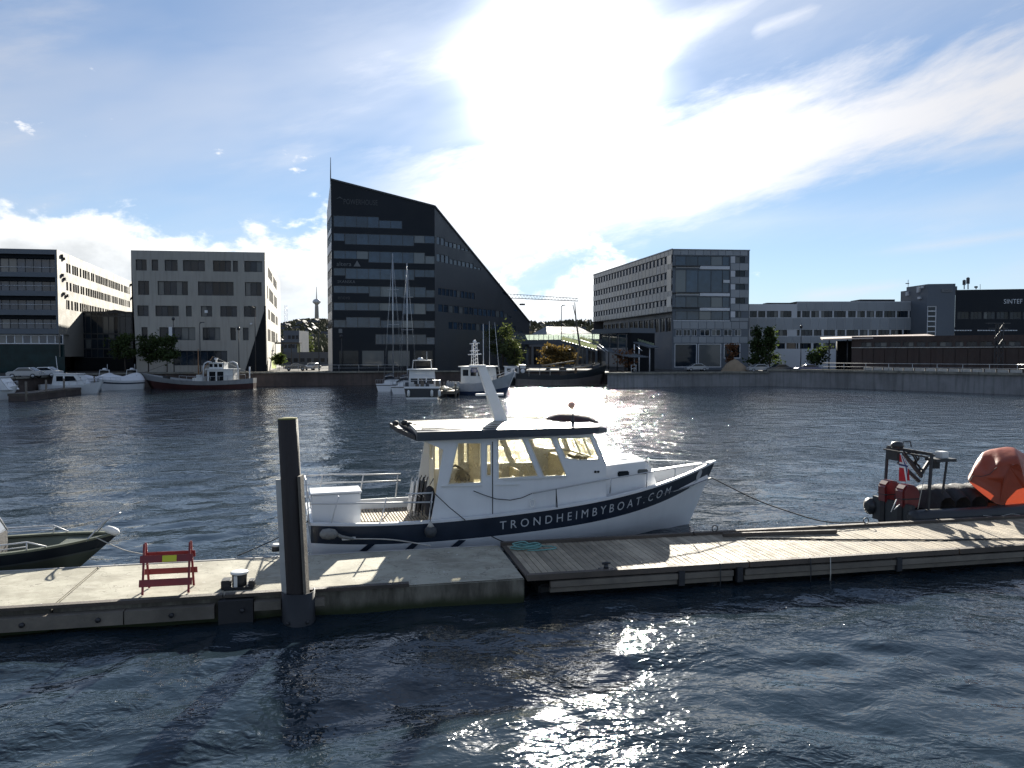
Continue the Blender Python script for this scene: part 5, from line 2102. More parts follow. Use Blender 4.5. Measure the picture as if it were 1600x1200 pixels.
def sailboat(px, Y, rz, mast_px, mast_py, label, hullm='boat_white', L=10.5):
    p = P2(px, Y)
    t = thing('sailing_yacht', label, 'boat', (p.x, p.y, 0), rz, 'sailing yachts moored at the jetty')
    S, sh = hull_fn(L, 3.2, 1.15, 1.0, 1.35, 1.4, .78, .6)
    hull_mesh(S, [0, .25, .5, .8]).build('hull', hullm, t, local=True)
    hull_mesh(S, [.8, .88], out=.012).build('stripe', 'navy', t, local=True)
    hull_mesh(S, [.88, 1]).build('topside', hullm, t, local=True)
    deck_mesh(S, .96).build('deck', 'boat_white_soft', t, local=True)
    mb = MB()
    rings = []
    for x, w, z in ((2.6, .9, 1.05), (2.9, 1.0, 1.6), (5.6, .85, 1.65), (6.6, .6, 1.2)):
        rings.append([Vector((x, -w, 1.0)), Vector((x, -w * .85, z)), Vector((x, w * .85, z)), Vector((x, w, 1.0))])
    mb.loft(rings, smooth=False, cap0=True, cap1=True)
    c_ = mb.build('coachroof', 'boat_white', t, local=True)
    for s_ in (-1, 1):
        MB().box((3.2, s_ * .95 - .02, 1.22), (5.4, s_ * .95 + .02, 1.42)).build('side_window', 'glass_dark', c_, local=True)
    inv = wm(t).inverted()
    mt = inv @ at(mast_px, mast_py, Y + 3)
    xm = 4.6
    MB().tube([(xm, 0, 1.2), (xm, 0, mt.z)], [.095, .07], 8).build('mast', 'galvanised', t, local=True)
    for f_ in (.45, .72):
        z = 1.2 + (mt.z - 1.2) * f_
        MB().tube([(xm, -.9, z), (xm, .9, z)], .035, 5).build('spreader', 'galvanised', t, local=True)
    MB().tube([(xm, 0, 2.3), (.6, 0, 2.2)], .07, 6).build('boom', 'galvanised', t, local=True)
    MB().tube([(xm - .3, 0, 2.5), (.8, 0, 2.4)], [.16, .1], 8).build('furled_sail', 'navy', t, local=True)
    for e in ((L - .1, 0, 1.35), (.1, 0, 1.2), (xm - .2, 1.5, 1.0), (xm - .2, -1.5, 1.0)):
        MB().tube([(xm, 0, mt.z - .1), e], .018, 3).build('stay', 'galvanised', t, local=True)
    mb = MB()
    bow_rail(S, sh, .0, .98, .6, mb, .018, 14)
    mb.build('rail', 'galvanised', t, local=True)
    # sprayhood
    mb = MB()
    mb.loft([[Vector((2.5, -.9, 1.5)), Vector((2.5, -.7, 2.1)), Vector((2.5, .7, 2.1)), Vector((2.5, .9, 1.5))], [Vector((3.6, -.8, 1.6)), Vector((3.5, -.6, 1.7)), Vector((3.5, .6, 1.7)), Vector((3.6, .8, 1.6))]], smooth=False)
    mb.build('sprayhood', 'navy', t, local=True)


sailboat(600, 112, R(82), 604, 394, 'sailing yacht whose tall mast is the taller of the two before the black block')
sailboat(624, 105, R(84), 628, 409, 'sailing yacht with a blunt white transom next to the black-hulled motor boat')


def motor_boat():
    Y = 93
    p = P2(659, Y)
    t = thing('motor_boat', 'black-hulled motor boat seen from astern with a pale wheelhouse and cluttered deck', 'boat', (p.x, p.y, 0), R(96))
    S, sh = hull_fn(10, 4.6, 1.55, 1.5, 2.1, 1.0, .92, .82)
    hull_mesh(S, [0, .22, .32]).build('hull', 'boat_white_soft', t, local=True)
    hull_mesh(S, [.32, .6, .88]).build('topside', 'hull_dark', t, local=True)
    hull_mesh(S, [.88, 1], out=.03).build('rubbing_strake', 'boat_white', t, local=True)
    deck_mesh(S, .85).build('deck', 'wood_grey', t, local=True)
    mb = MB()
    for x, w, z0, z1 in ((2.8, 1.7, 1.3, 3.0),):
        pass
    W0 = 1.75
    outer = [(-W0, 1.3), (W0, 1.3), (W0 * .9, 3.5), (-W0 * .9, 3.5)]
    hol = [[(-1.45 + i * 1.0, 1.75), (-.6 + i * 1.0, 1.75), (-.6 + i * 1.0, 2.45), (-1.45 + i * 1.0, 2.45)] for i in range(3)]
    mb.sheet(outer, hol, lambda a, b_, d: Vector((2.6 + d, a, b_)), .08)
    for s_ in (-1, 1):
        mb.prism([(2.6, s_ * W0, 1.3), (6.5, s_ * W0 * .85, 1.5), (5.9, s_ * W0 * .8, 3.4), (2.6, s_ * W0 * .9, 3.5)], (0, -s_ * .06, 0))
    mb.prism([(6.5, -1.5, 1.5), (6.5, 1.5, 1.5), (5.9, 1.4, 3.4), (5.9, -1.4, 3.4)], (-.05, 0, 0))
    c_ = mb.build('wheelhouse', 'boat_white', t, local=True)
    MB().box((2.75, -1.5, 1.4), (2.78, 1.5, 3.3)).build('dark_interior', 'glass_dark', c_, local=True)
    MB().box((2.0, -1.9, 3.5), (6.3, 1.9, 3.62)).build('wheelhouse_roof', 'boat_white', t, local=True, bevel=.05)
    MB().tube([(3.0, -1.2, 3.6), (3.1, -1.1, 4.7), (3.1, 1.1, 4.7), (3.0, 1.2, 3.6)], .06, 6).build('radar_arch', 'frame_white', t, local=True)
    MB().lathe([(.35, 4.75), (.38, 4.9), (.2, 5.05)], (3.1, 0.2, 0), 10).build('radar', 'frame_white', t, local=True)
    MB().tube([(3.1, -.6, 4.7), (3.1, -.6, 5.8)], .03, 5).build('antenna', 'frame_white', t, local=True)
    rg = random.Random(6)
    for i in range(7):
        x, y = rg.uniform(.4, 2.2), -1.9 + i * .62
        MB().box((x - .25, y - .22, 1.25), (x + .25, y + .22, 1.25 + rg.uniform(.4, 1.1))).build('deck_crate', rg.choice(('boat_white_soft', 'wood_grey', 'navy')), t, local=True, bevel=.03)
    mb = MB()
    bow_rail(S, sh, 0, .25, .75, mb, .03, 4)
    mb.tube([S(0, 1, -1) + Vector((0, 0, .75)), S(0, 1, 1) + Vector((0, 0, .75))], .03, 5)
    mb.build('stern_rail', 'galvanised', t, local=True)
    for y in (-2.1, -1.2, 1.6):
        MB().lathe([(.02, .3), (.17, .45), (.17, 1.0), (.05, 1.15)], (-.2, y, 0), 8).build('fender', 'boat_white_soft', t, local=True)


motor_boat()


def grey_ship():
    Y = 104
    p = P2(707, Y + 3.2)
    t = thing('work_ship', 'grey-white workboat with raised bow, lattice mast and three tall poles', 'ship', (p.x, p.y, 0), R(-22))
    L = 9.4
    S, sh = hull_fn(L, 4.6, 1.5, 1.5, 3.1, 1.5, .9, .75)
    hull_mesh(S, [0, .2, .42]).build('hull', 'hull_blue', t, local=True)
    hull_mesh(S, [.42, .7, 1.0]).build('topside', 'hull_grey', t, local=True)
    deck_mesh(S, .82).build('deck', 'wood_grey', t, local=True)
    # house
    mb = MB()
    outer = [(2.0, 1.1), (6.2, 1.1), (5.9, 3.7), (2.0, 3.7)]
    hol = [[(2.3 + i * 1.15, 2.5), (3.15 + i * 1.15, 2.5), (3.15 + i * 1.15, 3.35), (2.3 + i * 1.15, 3.35)] for i in range(3)]
    for s_ in (-1, 1):
        mb.sheet(outer, hol, lambda a, b_, d, s_=s_: Vector((a, s_ * (1.5 - d), b_)), .06)
    mb.prism([(6.2, -1.5, 1.1), (6.2, 1.5, 1.1), (5.9, 1.5, 3.7), (5.9, -1.5, 3.7)], (-.06, 0, 0))
    mb.box((2.0, -1.5, 1.1), (2.06, 1.5, 3.7))
    c_ = mb.build('wheelhouse', 'boat_white_soft', t, local=True)
    MB().box((2.2, -1.3, 1.2), (5.7, 1.3, 3.5)).build('interior', 'glass_dark', c_, local=True)
    MB().box((1.7, -1.7, 3.7), (6.2, 1.7, 3.82)).build('wheelhouse_roof', 'boat_white', t, local=True)
    for i in range(5):
        MB().box((.2 + i * .4, -2.22, .75), (.5 + i * .4, -2.16, 1.75)).build('side_locker', 'hull_grey', t, local=True)
    MB().box((3.6, -1.58, 3.0), (5.3, -1.53, 3.65)).build('blue_banner', 'paint_blue', t, local=True)
    # lattice mast with radar
    mb = MB()
    for a, b_ in ((-.25, -.25), (.25, -.25), (.25, .25), (-.25, .25)):
        mb.tube([(3.4 + a * 1.4, b_ * 1.4, 3.8), (3.4 + a, b_, 6.9)], .05, 4)
    for i in range(6):
        z = 4.0 + i * .5
        mb.tube([(3.1, -.28, z), (3.7, .28, z + .4)], .03, 3)
        mb.tube([(3.1, .28, z), (3.7, -.28, z + .4)], .03, 3)
    mb.build('lattice_mast', 'frame_white', t, local=True)
    for z, w in ((5.4, 1.0), (5.9, .7), (6.9, .75)):
        MB().tube([(3.4 - w, 0, z), (3.4 + w, 0, z + .1)], .07, 5).build('mast_platform', 'frame_white', t, local=True)
    MB().lathe([(.2, 7.0), (.28, 7.15), (.2, 7.35), (.05, 7.45)], (3.4, 0, 0), 8).build('radar', 'frame_white', t, local=True)
    inv = wm(t).inverted()
    for x0, y0, x1, y1, r_ in ((755.5, 592, 755, 506, .075), (765, 580, 764.5, 502, .04), (780.5, 585, 773, 504, .04), (741, 570, 738, 538, .04)):
        a, b_ = inv @ at(x0, y0, Y), inv @ at(x1, y1, Y)
        MB().tube([a, b_], [r_, r_ * .6], 6).build('pole', 'frame_white', t, local=True)
    mb = MB()
    bow_rail(S, sh, .66, .99, .5, mb, .03, 8)
    mb.build('bow_rail', 'frame_white', t, local=True)
    MB().tube([S(1, t_ / 8, 1) + Vector((.02, 0, 0)) for t_ in range(9)], .06, 5).build('stem_band', 'frame_white', t, local=True)


grey_ship()


def sailing_ship():
    Y = 137
    p = P2(806, Y)
    L = (949 - 806) / FPX * Y
    t = thing('sailing_ship', 'old sailing ship with dark bulwark, grey lower hull and a raked mast', 'ship', (p.x, p.y, 0), R(2))
    S, sh = hull_fn(L, 5.2, 2.1, 1.75, 3.6, 1.0, .8, .85, 3.2)
    hull_mesh(S, [0, .3, .62]).build('hull', 'hull_warm_grey', t, local=True)
    hull_mesh(S, [.62, .8, 1.0], out=.03).build('bulwark', 'hull_dark', t, local=True)
    deck_mesh(S, .86).build('deck', 'wood_deck', t, local=True)
    X = lambda px: (px - 806) / FPX * Y
    # stern rail frame
    mb = MB()
    z1 = at(830, 574.5, Y).z
    z0 = at(830, 585, Y).z
    for x in (825.5, 842, 858):
        mb.tube([(X(x), -2.3, 1.6), (X(x), -2.3, z1)], .06, 5)
    mb.tube([(X(822), -2.3, z1), (X(888), -2.3, z1)], .06, 5)
    mb.tube([(X(822), -2.3, (z0 + z1) / 2), (X(888), -2.3, (z0 + z1) / 2 + .1)], .05, 5)
    mb.build('side_rail', 'rope_pale', t, local=True)
    zg = at(890, 564, Y).z
    MB().tube([(X(846), -.3, at(846, 572, Y).z), (X(897), -.3, zg)], [.16, .12], 8).build('boom', 'wood_grey', t, local=True)
    MB().tube([(X(899), 0, 2.0), (X(906), 0, at(904, 540, Y).z), (X(900), 0, at(899, 500, Y).z), (X(898), 0, at(898, 472, Y).z)], [.22, .2, .13, .06], 8).build('mast', 'wood_grey', t, local=True)
    MB().tube([(X(899), .3, at(898, 492, Y).z), (X(895.5), .3, at(895.5, 476, Y).z)], .07, 5).build('topmast', 'wood_dark', t, local=True)
    for x in (X(885), X(893), X(911), X(930)):
        MB().tube([(x, -2.2, 2.6), (X(899), 0, at(898, 500, Y).z)], .018, 3).build('shroud', 'rope_dark', t, local=True)
    rg = random.Random(8)
    for i in range(10):
        x = X(rg.uniform(897, 940))
        q0 = Vector((x - rg.uniform(.5, 1.6), -rg.uniform(.4, 1.8), 2.9 + i * .07))
        MB().tube([q0, q0 + Vector((rg.uniform(1.2, 2.6), 0, .35))], .09, 6).build('stowed_spar', rg.choice(('rope_pale', 'wood_deck', 'wood_grey')), t, local=True)
    MB().box((X(875), -1.6, 1.7), (X(884), 1.6, 3.1)).build('deck_hatch', 'wood_dark', t, local=True)
    MB().lathe([(.3, 3.2), (.34, 3.6), (.25, 4.2)], (X(944), 0, 0), 8).build('windlass', 'wood_grey', t, local=True)
    MB().box((X(808), -2.0, 1.4), (X(824), 2.0, 1.7)).build('stern_platform', 'wood_grey', t, local=True)
    MB().lathe([(.12, -.1), (.38, -.1), (.38, .1), (.12, .1)], (X(816), -2.02, 2.5), 14, 'Y').build('life_ring', 'frame_white', t, local=True)
    MB().box((X(811), -1.9, 1.6), (X(821), 1.0, 3.6)).build('deck_cabin', 'steel_dark', t, local=True, bevel=.05)
    for i in range(3):
        MB().box((X(812.2 + i * 3), -1.95, 2.95), (X(814.4 + i * 3), -1.91, 3.45)).build('cabin_window', 'frame_white', t, local=True)


mat('hull_warm_grey', (0.15, 0.135, 0.125), 0.6, var=0.15, scale=.6, streaks=.3)
sailing_ship()


def wheel_boat():
    Y = 139
    p = P2(770, Y)
    t = thing('cabin_boat', 'low white cabin boat lying astern of the old sailing ship', 'boat', (p.x, p.y, 0), R(3))
    S, sh = hull_fn(5.6, 2.6, 1.2, 1.2, 1.6, .6, .9, .8)
    hull_mesh(S, [0, .3, .6, 1]).build('hull', 'hull_dark', t, local=True)
    deck_mesh(S, .95).build('deck', 'boat_white_soft', t, local=True)
    mb = MB()
    mb.sheet([(2.1, 1.1), (5.0, 1.1), (4.7, 3.2), (2.1, 3.2)], [[(2.5 + i * 1.2, 2.3), (3.2 + i * 1.2, 2.3), (3.2 + i * 1.2, 2.9), (2.5 + i * 1.2, 2.9)] for i in range(2)], lambda a, b_, d: Vector((a, -1.0 + d, b_)), .06)
    mb.box((2.1, .94, 1.1), (4.8, 1.0, 3.2)).box((2.1, -1, 1.1), (2.16, 1, 3.2)).box((4.7, -1, 1.1), (4.76, 1, 3.2)).box((1.9, -1.1, 3.2), (5, 1.1, 3.3))
    c_ = mb.build('cabin', 'boat_white', t, local=True)
    MB().box((2.3, -.8, 1.2), (4.6, .8, 3.1)).build('interior', 'glass_dark', c_, local=True)


wheel_boat()


def cabin_cruiser(px, Y, rz, label, L=8.0, hullm='boat_white'):
    p = P2(px, Y)
    t = thing('cabin_cruiser', label, 'boat', (p.x, p.y, 0), rz, 'cabin cruisers at the left quay')
    S, sh = hull_fn(L, 2.9, 1.3, 1.2, 1.75, 1.0, .9, .75)
    hull_mesh(S, [0, .3, .7, 1]).build('hull', hullm, t, local=True)
    deck_mesh(S, .95).build('deck', 'boat_white_soft', t, local=True)
    mb = MB()
    outer = [(1.6, 1.1), (6.0, 1.2), (4.9, 2.7), (1.9, 2.7)]
    hol = [[(2.2, 1.75), (3.1, 1.75), (3.1, 2.45), (2.2, 2.45)], [(3.3, 1.75), (4.9, 1.75), (4.45, 2.45), (3.3, 2.45)]]
    for s_ in (-1, 1):
        mb.sheet(outer, hol, lambda a, b_, d, s_=s_: Vector((a, s_ * (1.1 - d), b_)), .05)
    mb.prism([(6.0, -1.1, 1.2), (6.0, 1.1, 1.2), (4.9, 1.1, 2.7), (4.9, -1.1, 2.7)], (-.06, 0, 0))
    mb.box((1.5, -1.2, 2.7), (5.1, 1.2, 2.8))
    c_ = mb.build('cabin', 'boat_white', t, local=True)
    MB().box((2.0, -.95, 1.2), (4.6, .95, 2.6)).build('interior', 'glass_dark', c_, local=True)
    mb = MB()
    bow_rail(S, sh, .5, .98, .55, mb, .025, 8)
    mb.build('bow_rail', 'galvanised', t, local=True)
    MB().tube([(2.0, 0, 2.8), (1.8, 0, 5.2)], [.06, .03], 6).build('mast', 'frame_white', t, local=True)


cabin_cruiser(66, 106, R(8), 'white cabin cruiser moored at the dark pontoon before the slate framed block', 8)
cabin_cruiser(-60, 92, R(4), 'white cruiser with sunlit bow rail at the near end of the dark pontoon', 6.5)


def pontoon_far():
    a, b_ = gp(28, 627), gp(140, 612)
    a, b_ = Vector((a.x, a.y, 0)), Vector((b_.x, b_.y, 0))
    d = b_ - a
    u = d.normalized()
    n_ = Vector((u.y, -u.x, 0))
    t = thing('pontoon', 'dark timber pontoon with short posts running along the left quay', 'pontoon', a)
    k = 14
    for i in range(k):
        c = a + d * ((i + .5) / k)
        pbox('deck_board', 'wood_dark', t, c + Vector((0, 0, .75)), (u, n_, (0, 0, 1)), (d.length / k - .05, 2.2, .3))
    for i in range(5):
        c = a + d * (i / 4.0) * .97 + n_ * .9
        MB().tube([c + Vector((0, 0, -1)), c + Vector((0, 0, 2.3))], .12, 8).build('post', 'wood_grey', t)
    MB().obox(a + d * .5 + Vector((0, 0, .25)), (u, n_, (0, 0, 1)), (d.length, 2.0, .7)).build('float', 'quay_brick', t)


pontoon_far()


def jetty():
    a, b_ = gp(697, 620), gp(712, 606)
    t = thing('jetty', 'small jetty heaped with pale gear between the black-hulled boat and the grey workboat', 'jetty', (a.x, a.y, 0))
    MB().box((a.x - .9, a.y, .35), (a.x + 1.3, b_.y, .75)).build('deck', 'wood_grey', t)
    for i in range(3):
        for dx_ in (-.8, 1.2):
            MB().tube([(a.x + dx_, a.y + .3 + i * 6, -1.5), (a.x + dx_, a.y + .3 + i * 6, 1.7)], .13, 8).build('post', 'wood_grey', t)
    rg = random.Random(3)
    for i in range(8):
        x, y = a.x + rg.uniform(-.6, 1.0), a.y + .5 + i * .9
        s_ = rg.uniform(.25, .5)
        mb = MB().lathe([(s_ * .6, 0), (s_, s_ * .4), (s_ * .8, s_ * .9), (s_ * .2, s_ * 1.1)], (x, y, .75), 8)
        tag(mb.build('gear_sack', 'boat_cream'), 'pale sack of gear lying on the small jetty', 'sack', 'sacks on the small jetty')


jetty()


# ------------------------------------------------------------------ floating dock in the foreground
ZD = 0.5
f0, f1 = gp(0, 952, ZD), gp(1600, 853.5, ZD)
DU = (f1 - f0).normalized()
DV = Vector((-DU.y, DU.x, 0))
DO = gp(822, 903.5, ZD)            # front corner between concrete and timber
DO.z = 0
DW = 3.05                          # dock width
UP = Vector((0, 0, 1))


def dk(s, t, z=ZD):
    return DO + DU * s + DV * t + Vector((0, 0, z))


def dpx(px, py, z=ZD):
    p = gp(px, py, z) - DO
    return p.dot(DU), p.dot(DV)


DAX = (DU, DV, UP)


def concrete_dock():
    t = thing('concrete_pontoon', 'long concrete pontoon with sandy worn top beside the moored passenger boat', 'dock', dk(-6, 1.5, 0), math.atan2(DU.y, DU.x))
    # slabs with thin joints
    edges = [-16.5, -9.6, -0.02]
    for a, b_ in zip(edges, edges[1:]):
        mb = MB().obox(dk((a + b_) / 2, DW / 2, .06), DAX, (b_ - a - .03, DW, .88))
        mb.build('slab', 'dock_concrete', t, bevel=.025)
    # upstand kerb along the front
    for a, b_ in ((-16.5, -11.0), (-10.96, -6.4), (-6.36, -2.6)):
        pbox('kerb_timber', 'wood_dark', t, dk((a + b_) / 2, -.01, ZD + .035), DAX, (b_ - a, .16, .07))
    # fender beams on the front face
    x = lambda px, py: dpx(px, py, .3)[0]
    for a, b_, m_, zc, h_ in ((-16.5, dpx(197, 950, .4)[0], 'wood_grey', .27, .26), (dpx(199, 950, .4)[0], dpx(338, 940, .4)[0], 'wood_grey', .27, .26), (dpx(400, 935, .4)[0], dpx(441, 932, .4)[0], 'wood_grey', .33, .18), (dpx(492, 928, .4)[0], dpx(508, 927, .4)[0], 'wood_grey', .33, .15)):
        pbox('fender_beam', m_, t, dk((a + b_) / 2, -.13, zc), DAX, (b_ - a, .22, h_))
    a = dpx(205, 950, .4)[0]
    for i in range(4):
        s_ = a - 1.9 + i * 1.35
        MB().lathe([(.05, -.02), (.05, .03)], dk(s_, -.26, .27), 8, 'Y').build('bolt', 'steel_dark', t)
    s0, s1 = dpx(345, 938, .4)[0], dpx(398, 935, .4)[0]
    pbox('rubber_fender', 'rubber', t, dk((s0 + s1) / 2, -.12, .2), DAX, (s1 - s0, .22, .55))
    # back edge strip
    pbox('back_edge', 'steel_pale', t, dk(-8.3, DW - .04, ZD + .008), DAX, (16.3, .06, .012))
    return t


# pontoon concrete: sandy on top, stained and weedy towards the water
def dock_concrete():
    m = bpy.data.materials.new('dock_concrete')
    m.use_nodes = True
    nt = NT(m.node_tree)
    b_ = m.node_tree.nodes['Principled BSDF']
    geo = nt.n('ShaderNodeNewGeometry')
    pos = E(nt, geo.outputs['Position'])
    x, y, z = nt.sep(pos)
    n1 = nt.noise(pos, 1.1, 6, .62)
    n2 = nt.noise(pos, 6.0, 5, .65)
    n3 = nt.noise(pos, 60.0, 2, .5)
    n4 = nt.noise(nt.vec(x * 1.2, y * 3.0, 0.0), 1.2, 5, .6, 1.2)
    top = nt.mix(nt.ss(n1, .35, .66), (0.28, 0.262, 0.208), (0.42, 0.40, 0.325))
    top = nt.mix(nt.ss(n4, .52, .62) * .45, top, (0.46, 0.43, 0.36))
    top = nt.mix(nt.ss(n2, .56, .74) * .45, top, (0.16, 0.14, 0.115))
    top = nt.mix(nt.ss(n3, .64, .72) * .5, top, (0.13, 0.12, 0.10))
    top = nt.mix(nt.ss(nt.noise(pos, 5.5, 2, .5), .735, .75), top, (0.62, 0.61, 0.58))
    top = nt.mix(nt.ss(nt.math('ABSOLUTE', nt.noise(pos, .9, 4, .6) - .5), .006, .002) * .55, top, (0.11, 0.10, 0.085))
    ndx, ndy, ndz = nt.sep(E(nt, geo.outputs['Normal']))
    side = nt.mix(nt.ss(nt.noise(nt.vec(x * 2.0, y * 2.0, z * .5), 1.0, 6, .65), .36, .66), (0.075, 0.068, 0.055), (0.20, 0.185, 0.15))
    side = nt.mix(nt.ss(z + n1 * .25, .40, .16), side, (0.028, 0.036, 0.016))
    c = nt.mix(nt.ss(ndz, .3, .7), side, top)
    nt.put(b_.inputs['Base Color'], c)
    b_.inputs['Roughness'].default_value = .88
    b_.inputs['Specular IOR Level'].default_value = .25
    bn = nt.n('ShaderNodeBump')
    bn.inputs['Strength'].default_value = .35
    bn.inputs['Distance'].default_value = .02
    nt.put(bn.inputs['Height'], n2 * .6 + n3 * .4)
    m.node_tree.links.new(bn.outputs[0], b_.inputs['Normal'])
    M['dock_concrete'] = m


dock_concrete()
mat('deck_plank', (0.31, 0.262, 0.195), 0.75, var=0.30, scale=5.0, bump=0.6, bscale=30, rnd=0.25, spec=.4)
concrete_dock()


def timber_dock():
    t = thing('timber_pontoon', 'weathered timber pontoon of crosswise planks beside the bow of the passenger boat', 'dock', dk(6, 1.5, 0), math.atan2(DU.y, DU.x))
    rg = random.Random(12)
    pw = .148
    # plank mesh with eased edges
    pm = MB().box((-.5, -.5, -.5), (.5, .5, .5))
    me = bpy.data.meshes.new('plank')
    bm = bmesh.new()
    tmp = MB().box((-.069, -1.44, -.022), (.069, 1.44, .022))
    vs = [bm.verts.new(v) for v in tmp.v]
    for f_ in tmp.f: bm.faces.new([vs[i] for i in f_])
    bmesh.ops.bevel(bm, geom=[e for e in bm.edges if abs((e.verts[0].co - e.verts[1].co).y) > 1], offset=.006, segments=1, affect='EDGES')
    bm.to_mesh(me)
    bm.free()
    me.materials.append(M['deck_plank'])
    inv = wm(t).inverted()
    rot = Matrix((DU, DV, UP)).transposed().to_4x4()
    s = .16
    i = 0
    while s < 16.8:
        o = bpy.data.objects.new('plank', me)
        COL.objects.link(o)
        o.parent = t
        m = Matrix.Translation(dk(s + pw / 2, DW / 2 + rg.uniform(-.012, .012), ZD - .022 + rg.uniform(-.004, .003))) @ rot @ Matrix.Rotation(rg.uniform(-.003, .003), 4, 'Z')
        o.matrix_basis = inv @ m
        s += pw
        i += 1
    # edge timbers
    for a, b_ in ((.02, 5.4), (5.44, 11.2), (11.24, 16.9)):
        pbox('edge_timber', 'wood_dark', t, dk((a + b_) / 2, .02, ZD + .012), DAX, (b_ - a, .15, .13))
        pbox('edge_timber', 'wood_dark', t, dk((a + b_) / 2, DW - .03, ZD + .012), DAX, (b_ - a, .15, .13))
    pbox('end_timber', 'wood_dark', t, dk(.09, DW / 2, ZD - .02), DAX, (.12, DW - .2, .05))
    # side beams below the planks
    for a, b_ in ((.55, 3.6), (3.75, 5.0), (5.3, 9.4), (9.5, 13.2), (13.3, 16.9)):
        pbox('side_beam', 'wood_grey', t, dk((a + b_) / 2, -.02, ZD - .16), DAX, (b_ - a, .12, .13))
        pbox('side_beam', 'wood_grey', t, dk((a + b_) / 2, .03, ZD - .30), DAX, (b_ - a, .12, .10))
    for s_ in (3.68, 5.15, 9.45, 13.25):
        pbox('bracket', 'steel_dark', t, dk(s_, -.06, ZD - .2), DAX, (.14, .12, .34))
    # floats
    for a, b_ in ((.4, 4.6), (5.4, 10.0), (10.8, 16.6)):
        MB().obox(dk((a + b_) / 2, DW / 2 + .1, -.08), DAX, (b_ - a, DW - .7, .55)).build('float', 'rubber', t, bevel=.05)
    # mooring rings on the far edge
    for px, py in ((1112, 832), (1341, 818)):
        s_, t_ = dpx(px, py)
        c = dk(s_, DW - .03, ZD + .16)
        MB().tube([c + DU * (.085 * math.cos(a * .5236)) + UP * (.085 * math.sin(a * .5236)) for a in range(13)], .013, 6, caps=False).build('mooring_ring', 'steel_dark', t)
    # rust-stained hoop on the near edge
    for px, py in ((1122, 885), (1262, 876), (1290, 873)):
        s_, _ = dpx(px, py)
        c = dk(s_, -.05, ZD)
        MB().tube([c + UP * .09 - DV * .02, c + UP * .09 - DV * .06, c - UP * .3 - DV * .08, c - UP * .5 - DV * .06], .012, 5).build('rope_end', 'rope_pale' if px == 1290 else 'rope_dark', t)


timber_dock()


# ------------------------------------------------------------------ mooring pile
def pile():
    Y = dk(dpx(466, 927)[0], -.22).y
    b0, b1 = at(467, 985, Y), at(449.5, 655, Y)
    d = (b1 - b0).normalized()
    t = thing('mooring_pile', 'tall dark mooring pile with pale steel guide strips and mossy top', 'pile', (b0.x, b0.y, 0))
    w = .205
    pts = [b0 - d * 2.5, b0, b0 + (b1 - b0) * .5, b1]
    MB().tube(pts, [w * 1.05, w * 1.03, w, w * .98], 18).build('post', 'pile_wood', t)
    mb = MB()
    mb.tube([b1, b1 + d * .02, b1 + d * .035], [w * .97, w * .93, w * .5], 18)
    mb.build('moss_cap', 'moss', t)
    # steel guide strips
    for dx_, w_, y0 in ((-.215, .15, 748), (.215, .06, 742)):
        top = at(458 if dx_ < 0 else 462, y0, Y)
        f_ = (top - b0).dot(d)
        a = b0 + Vector((dx_, -.05, 0))
        MB().bar(a - d * .3, a + d * f_, w_, .07 if dx_ < 0 else .25, up=(0, 1, 0)).build('guide_strip', 'steel_pale' if dx_ < 0 else 'wood_grey', t)
    # half-round collar on the dock edge
    mb = MB()
    r0, r1 = .335, .315
    c = b0 + Vector((.0, 0.0, 0))
    c = dk(dpx(467, 927)[0], -.20, 0)
    n = 20
    for zz0, zz1 in ((-.6, ZD + .10),):
        ring = lambda r, z: [c + DU * (r * math.cos(a)) + DV * (r * math.sin(a)) + UP * z for a in [math.pi * (1 - .12) + (math.pi * 1.24) * k / n for k in range(n + 1)]]
        mb.loft([ring(r0, zz0), ring(r0, zz1), ring(r1, zz1), ring(r1, zz0)])
    mb.build('collar', 'collar_black', t)
    for sx in (-.2, .2):
        MB().lathe([(.035, -.02), (.035, .02)], c + DU * sx - DV * .3 + UP * .02, 8, 'Y').build('bolt', 'steel_dark', t)


mat('collar_black', (0.016, 0.018, 0.022), 0.6, var=0.4, scale=3, streaks=.3)
pile()


# ------------------------------------------------------------------ things on the dock
def barricade():
    a, b_ = gp(222.5, 931, ZD), gp(294.5, 927, ZD)
    u = (b_ - a).normalized()
    v = Vector((-u.y, u.x, 0))
    W = (b_ - a).length
    t = thing('barricade', 'dark red folding barricade with a small yellow plate on the concrete pontoon', 'barrier', (a + b_) / 2, math.atan2(u.y, u.x))
    H = 1.03
    sp_ = .52
    for side in (0, 1):
        for k, p in enumerate((a, b_)):
            foot = p + v * (sp_ if side else 0)
            top = p + v * (sp_ * .5 + (.05 if side else -.05)) + UP * H
            MB().bar(foot + UP * .01, top, .045, .03, up=v).build('leg', 'sign_red', t, bevel=.004)

    def board(f_, h, side, ext=.07):
        o_ = sp_ * (1 - f_ * .45) if side else sp_ * f_ * .45
        o_ += .03 if side else -.03
        c = (a + b_) / 2 + v * o_ + UP * (H * f_)
        tilt = (UP * H + v * (sp_ * (-.45 if side else .45))).normalized()
        nrm = u.cross(tilt)
        mb = MB().obox(c, (u, nrm, tilt), (W + ext * 2, .022, h))
        return mb.build('board', 'sign_red', t, bevel=.004), c, tilt, nrm
    o_, c, tilt, nrm = board(.70, .155, 0)
    c = c + u * .06
    yp = MB().obox(c + nrm * .016, (u, nrm, tilt), (.28, .008, .13)).build('plate', 'sign_yellow', t)
    board(.24, .15, 0)
    board(.72, .15, 1)
    board(.36, .13, 1, .09)


barricade()


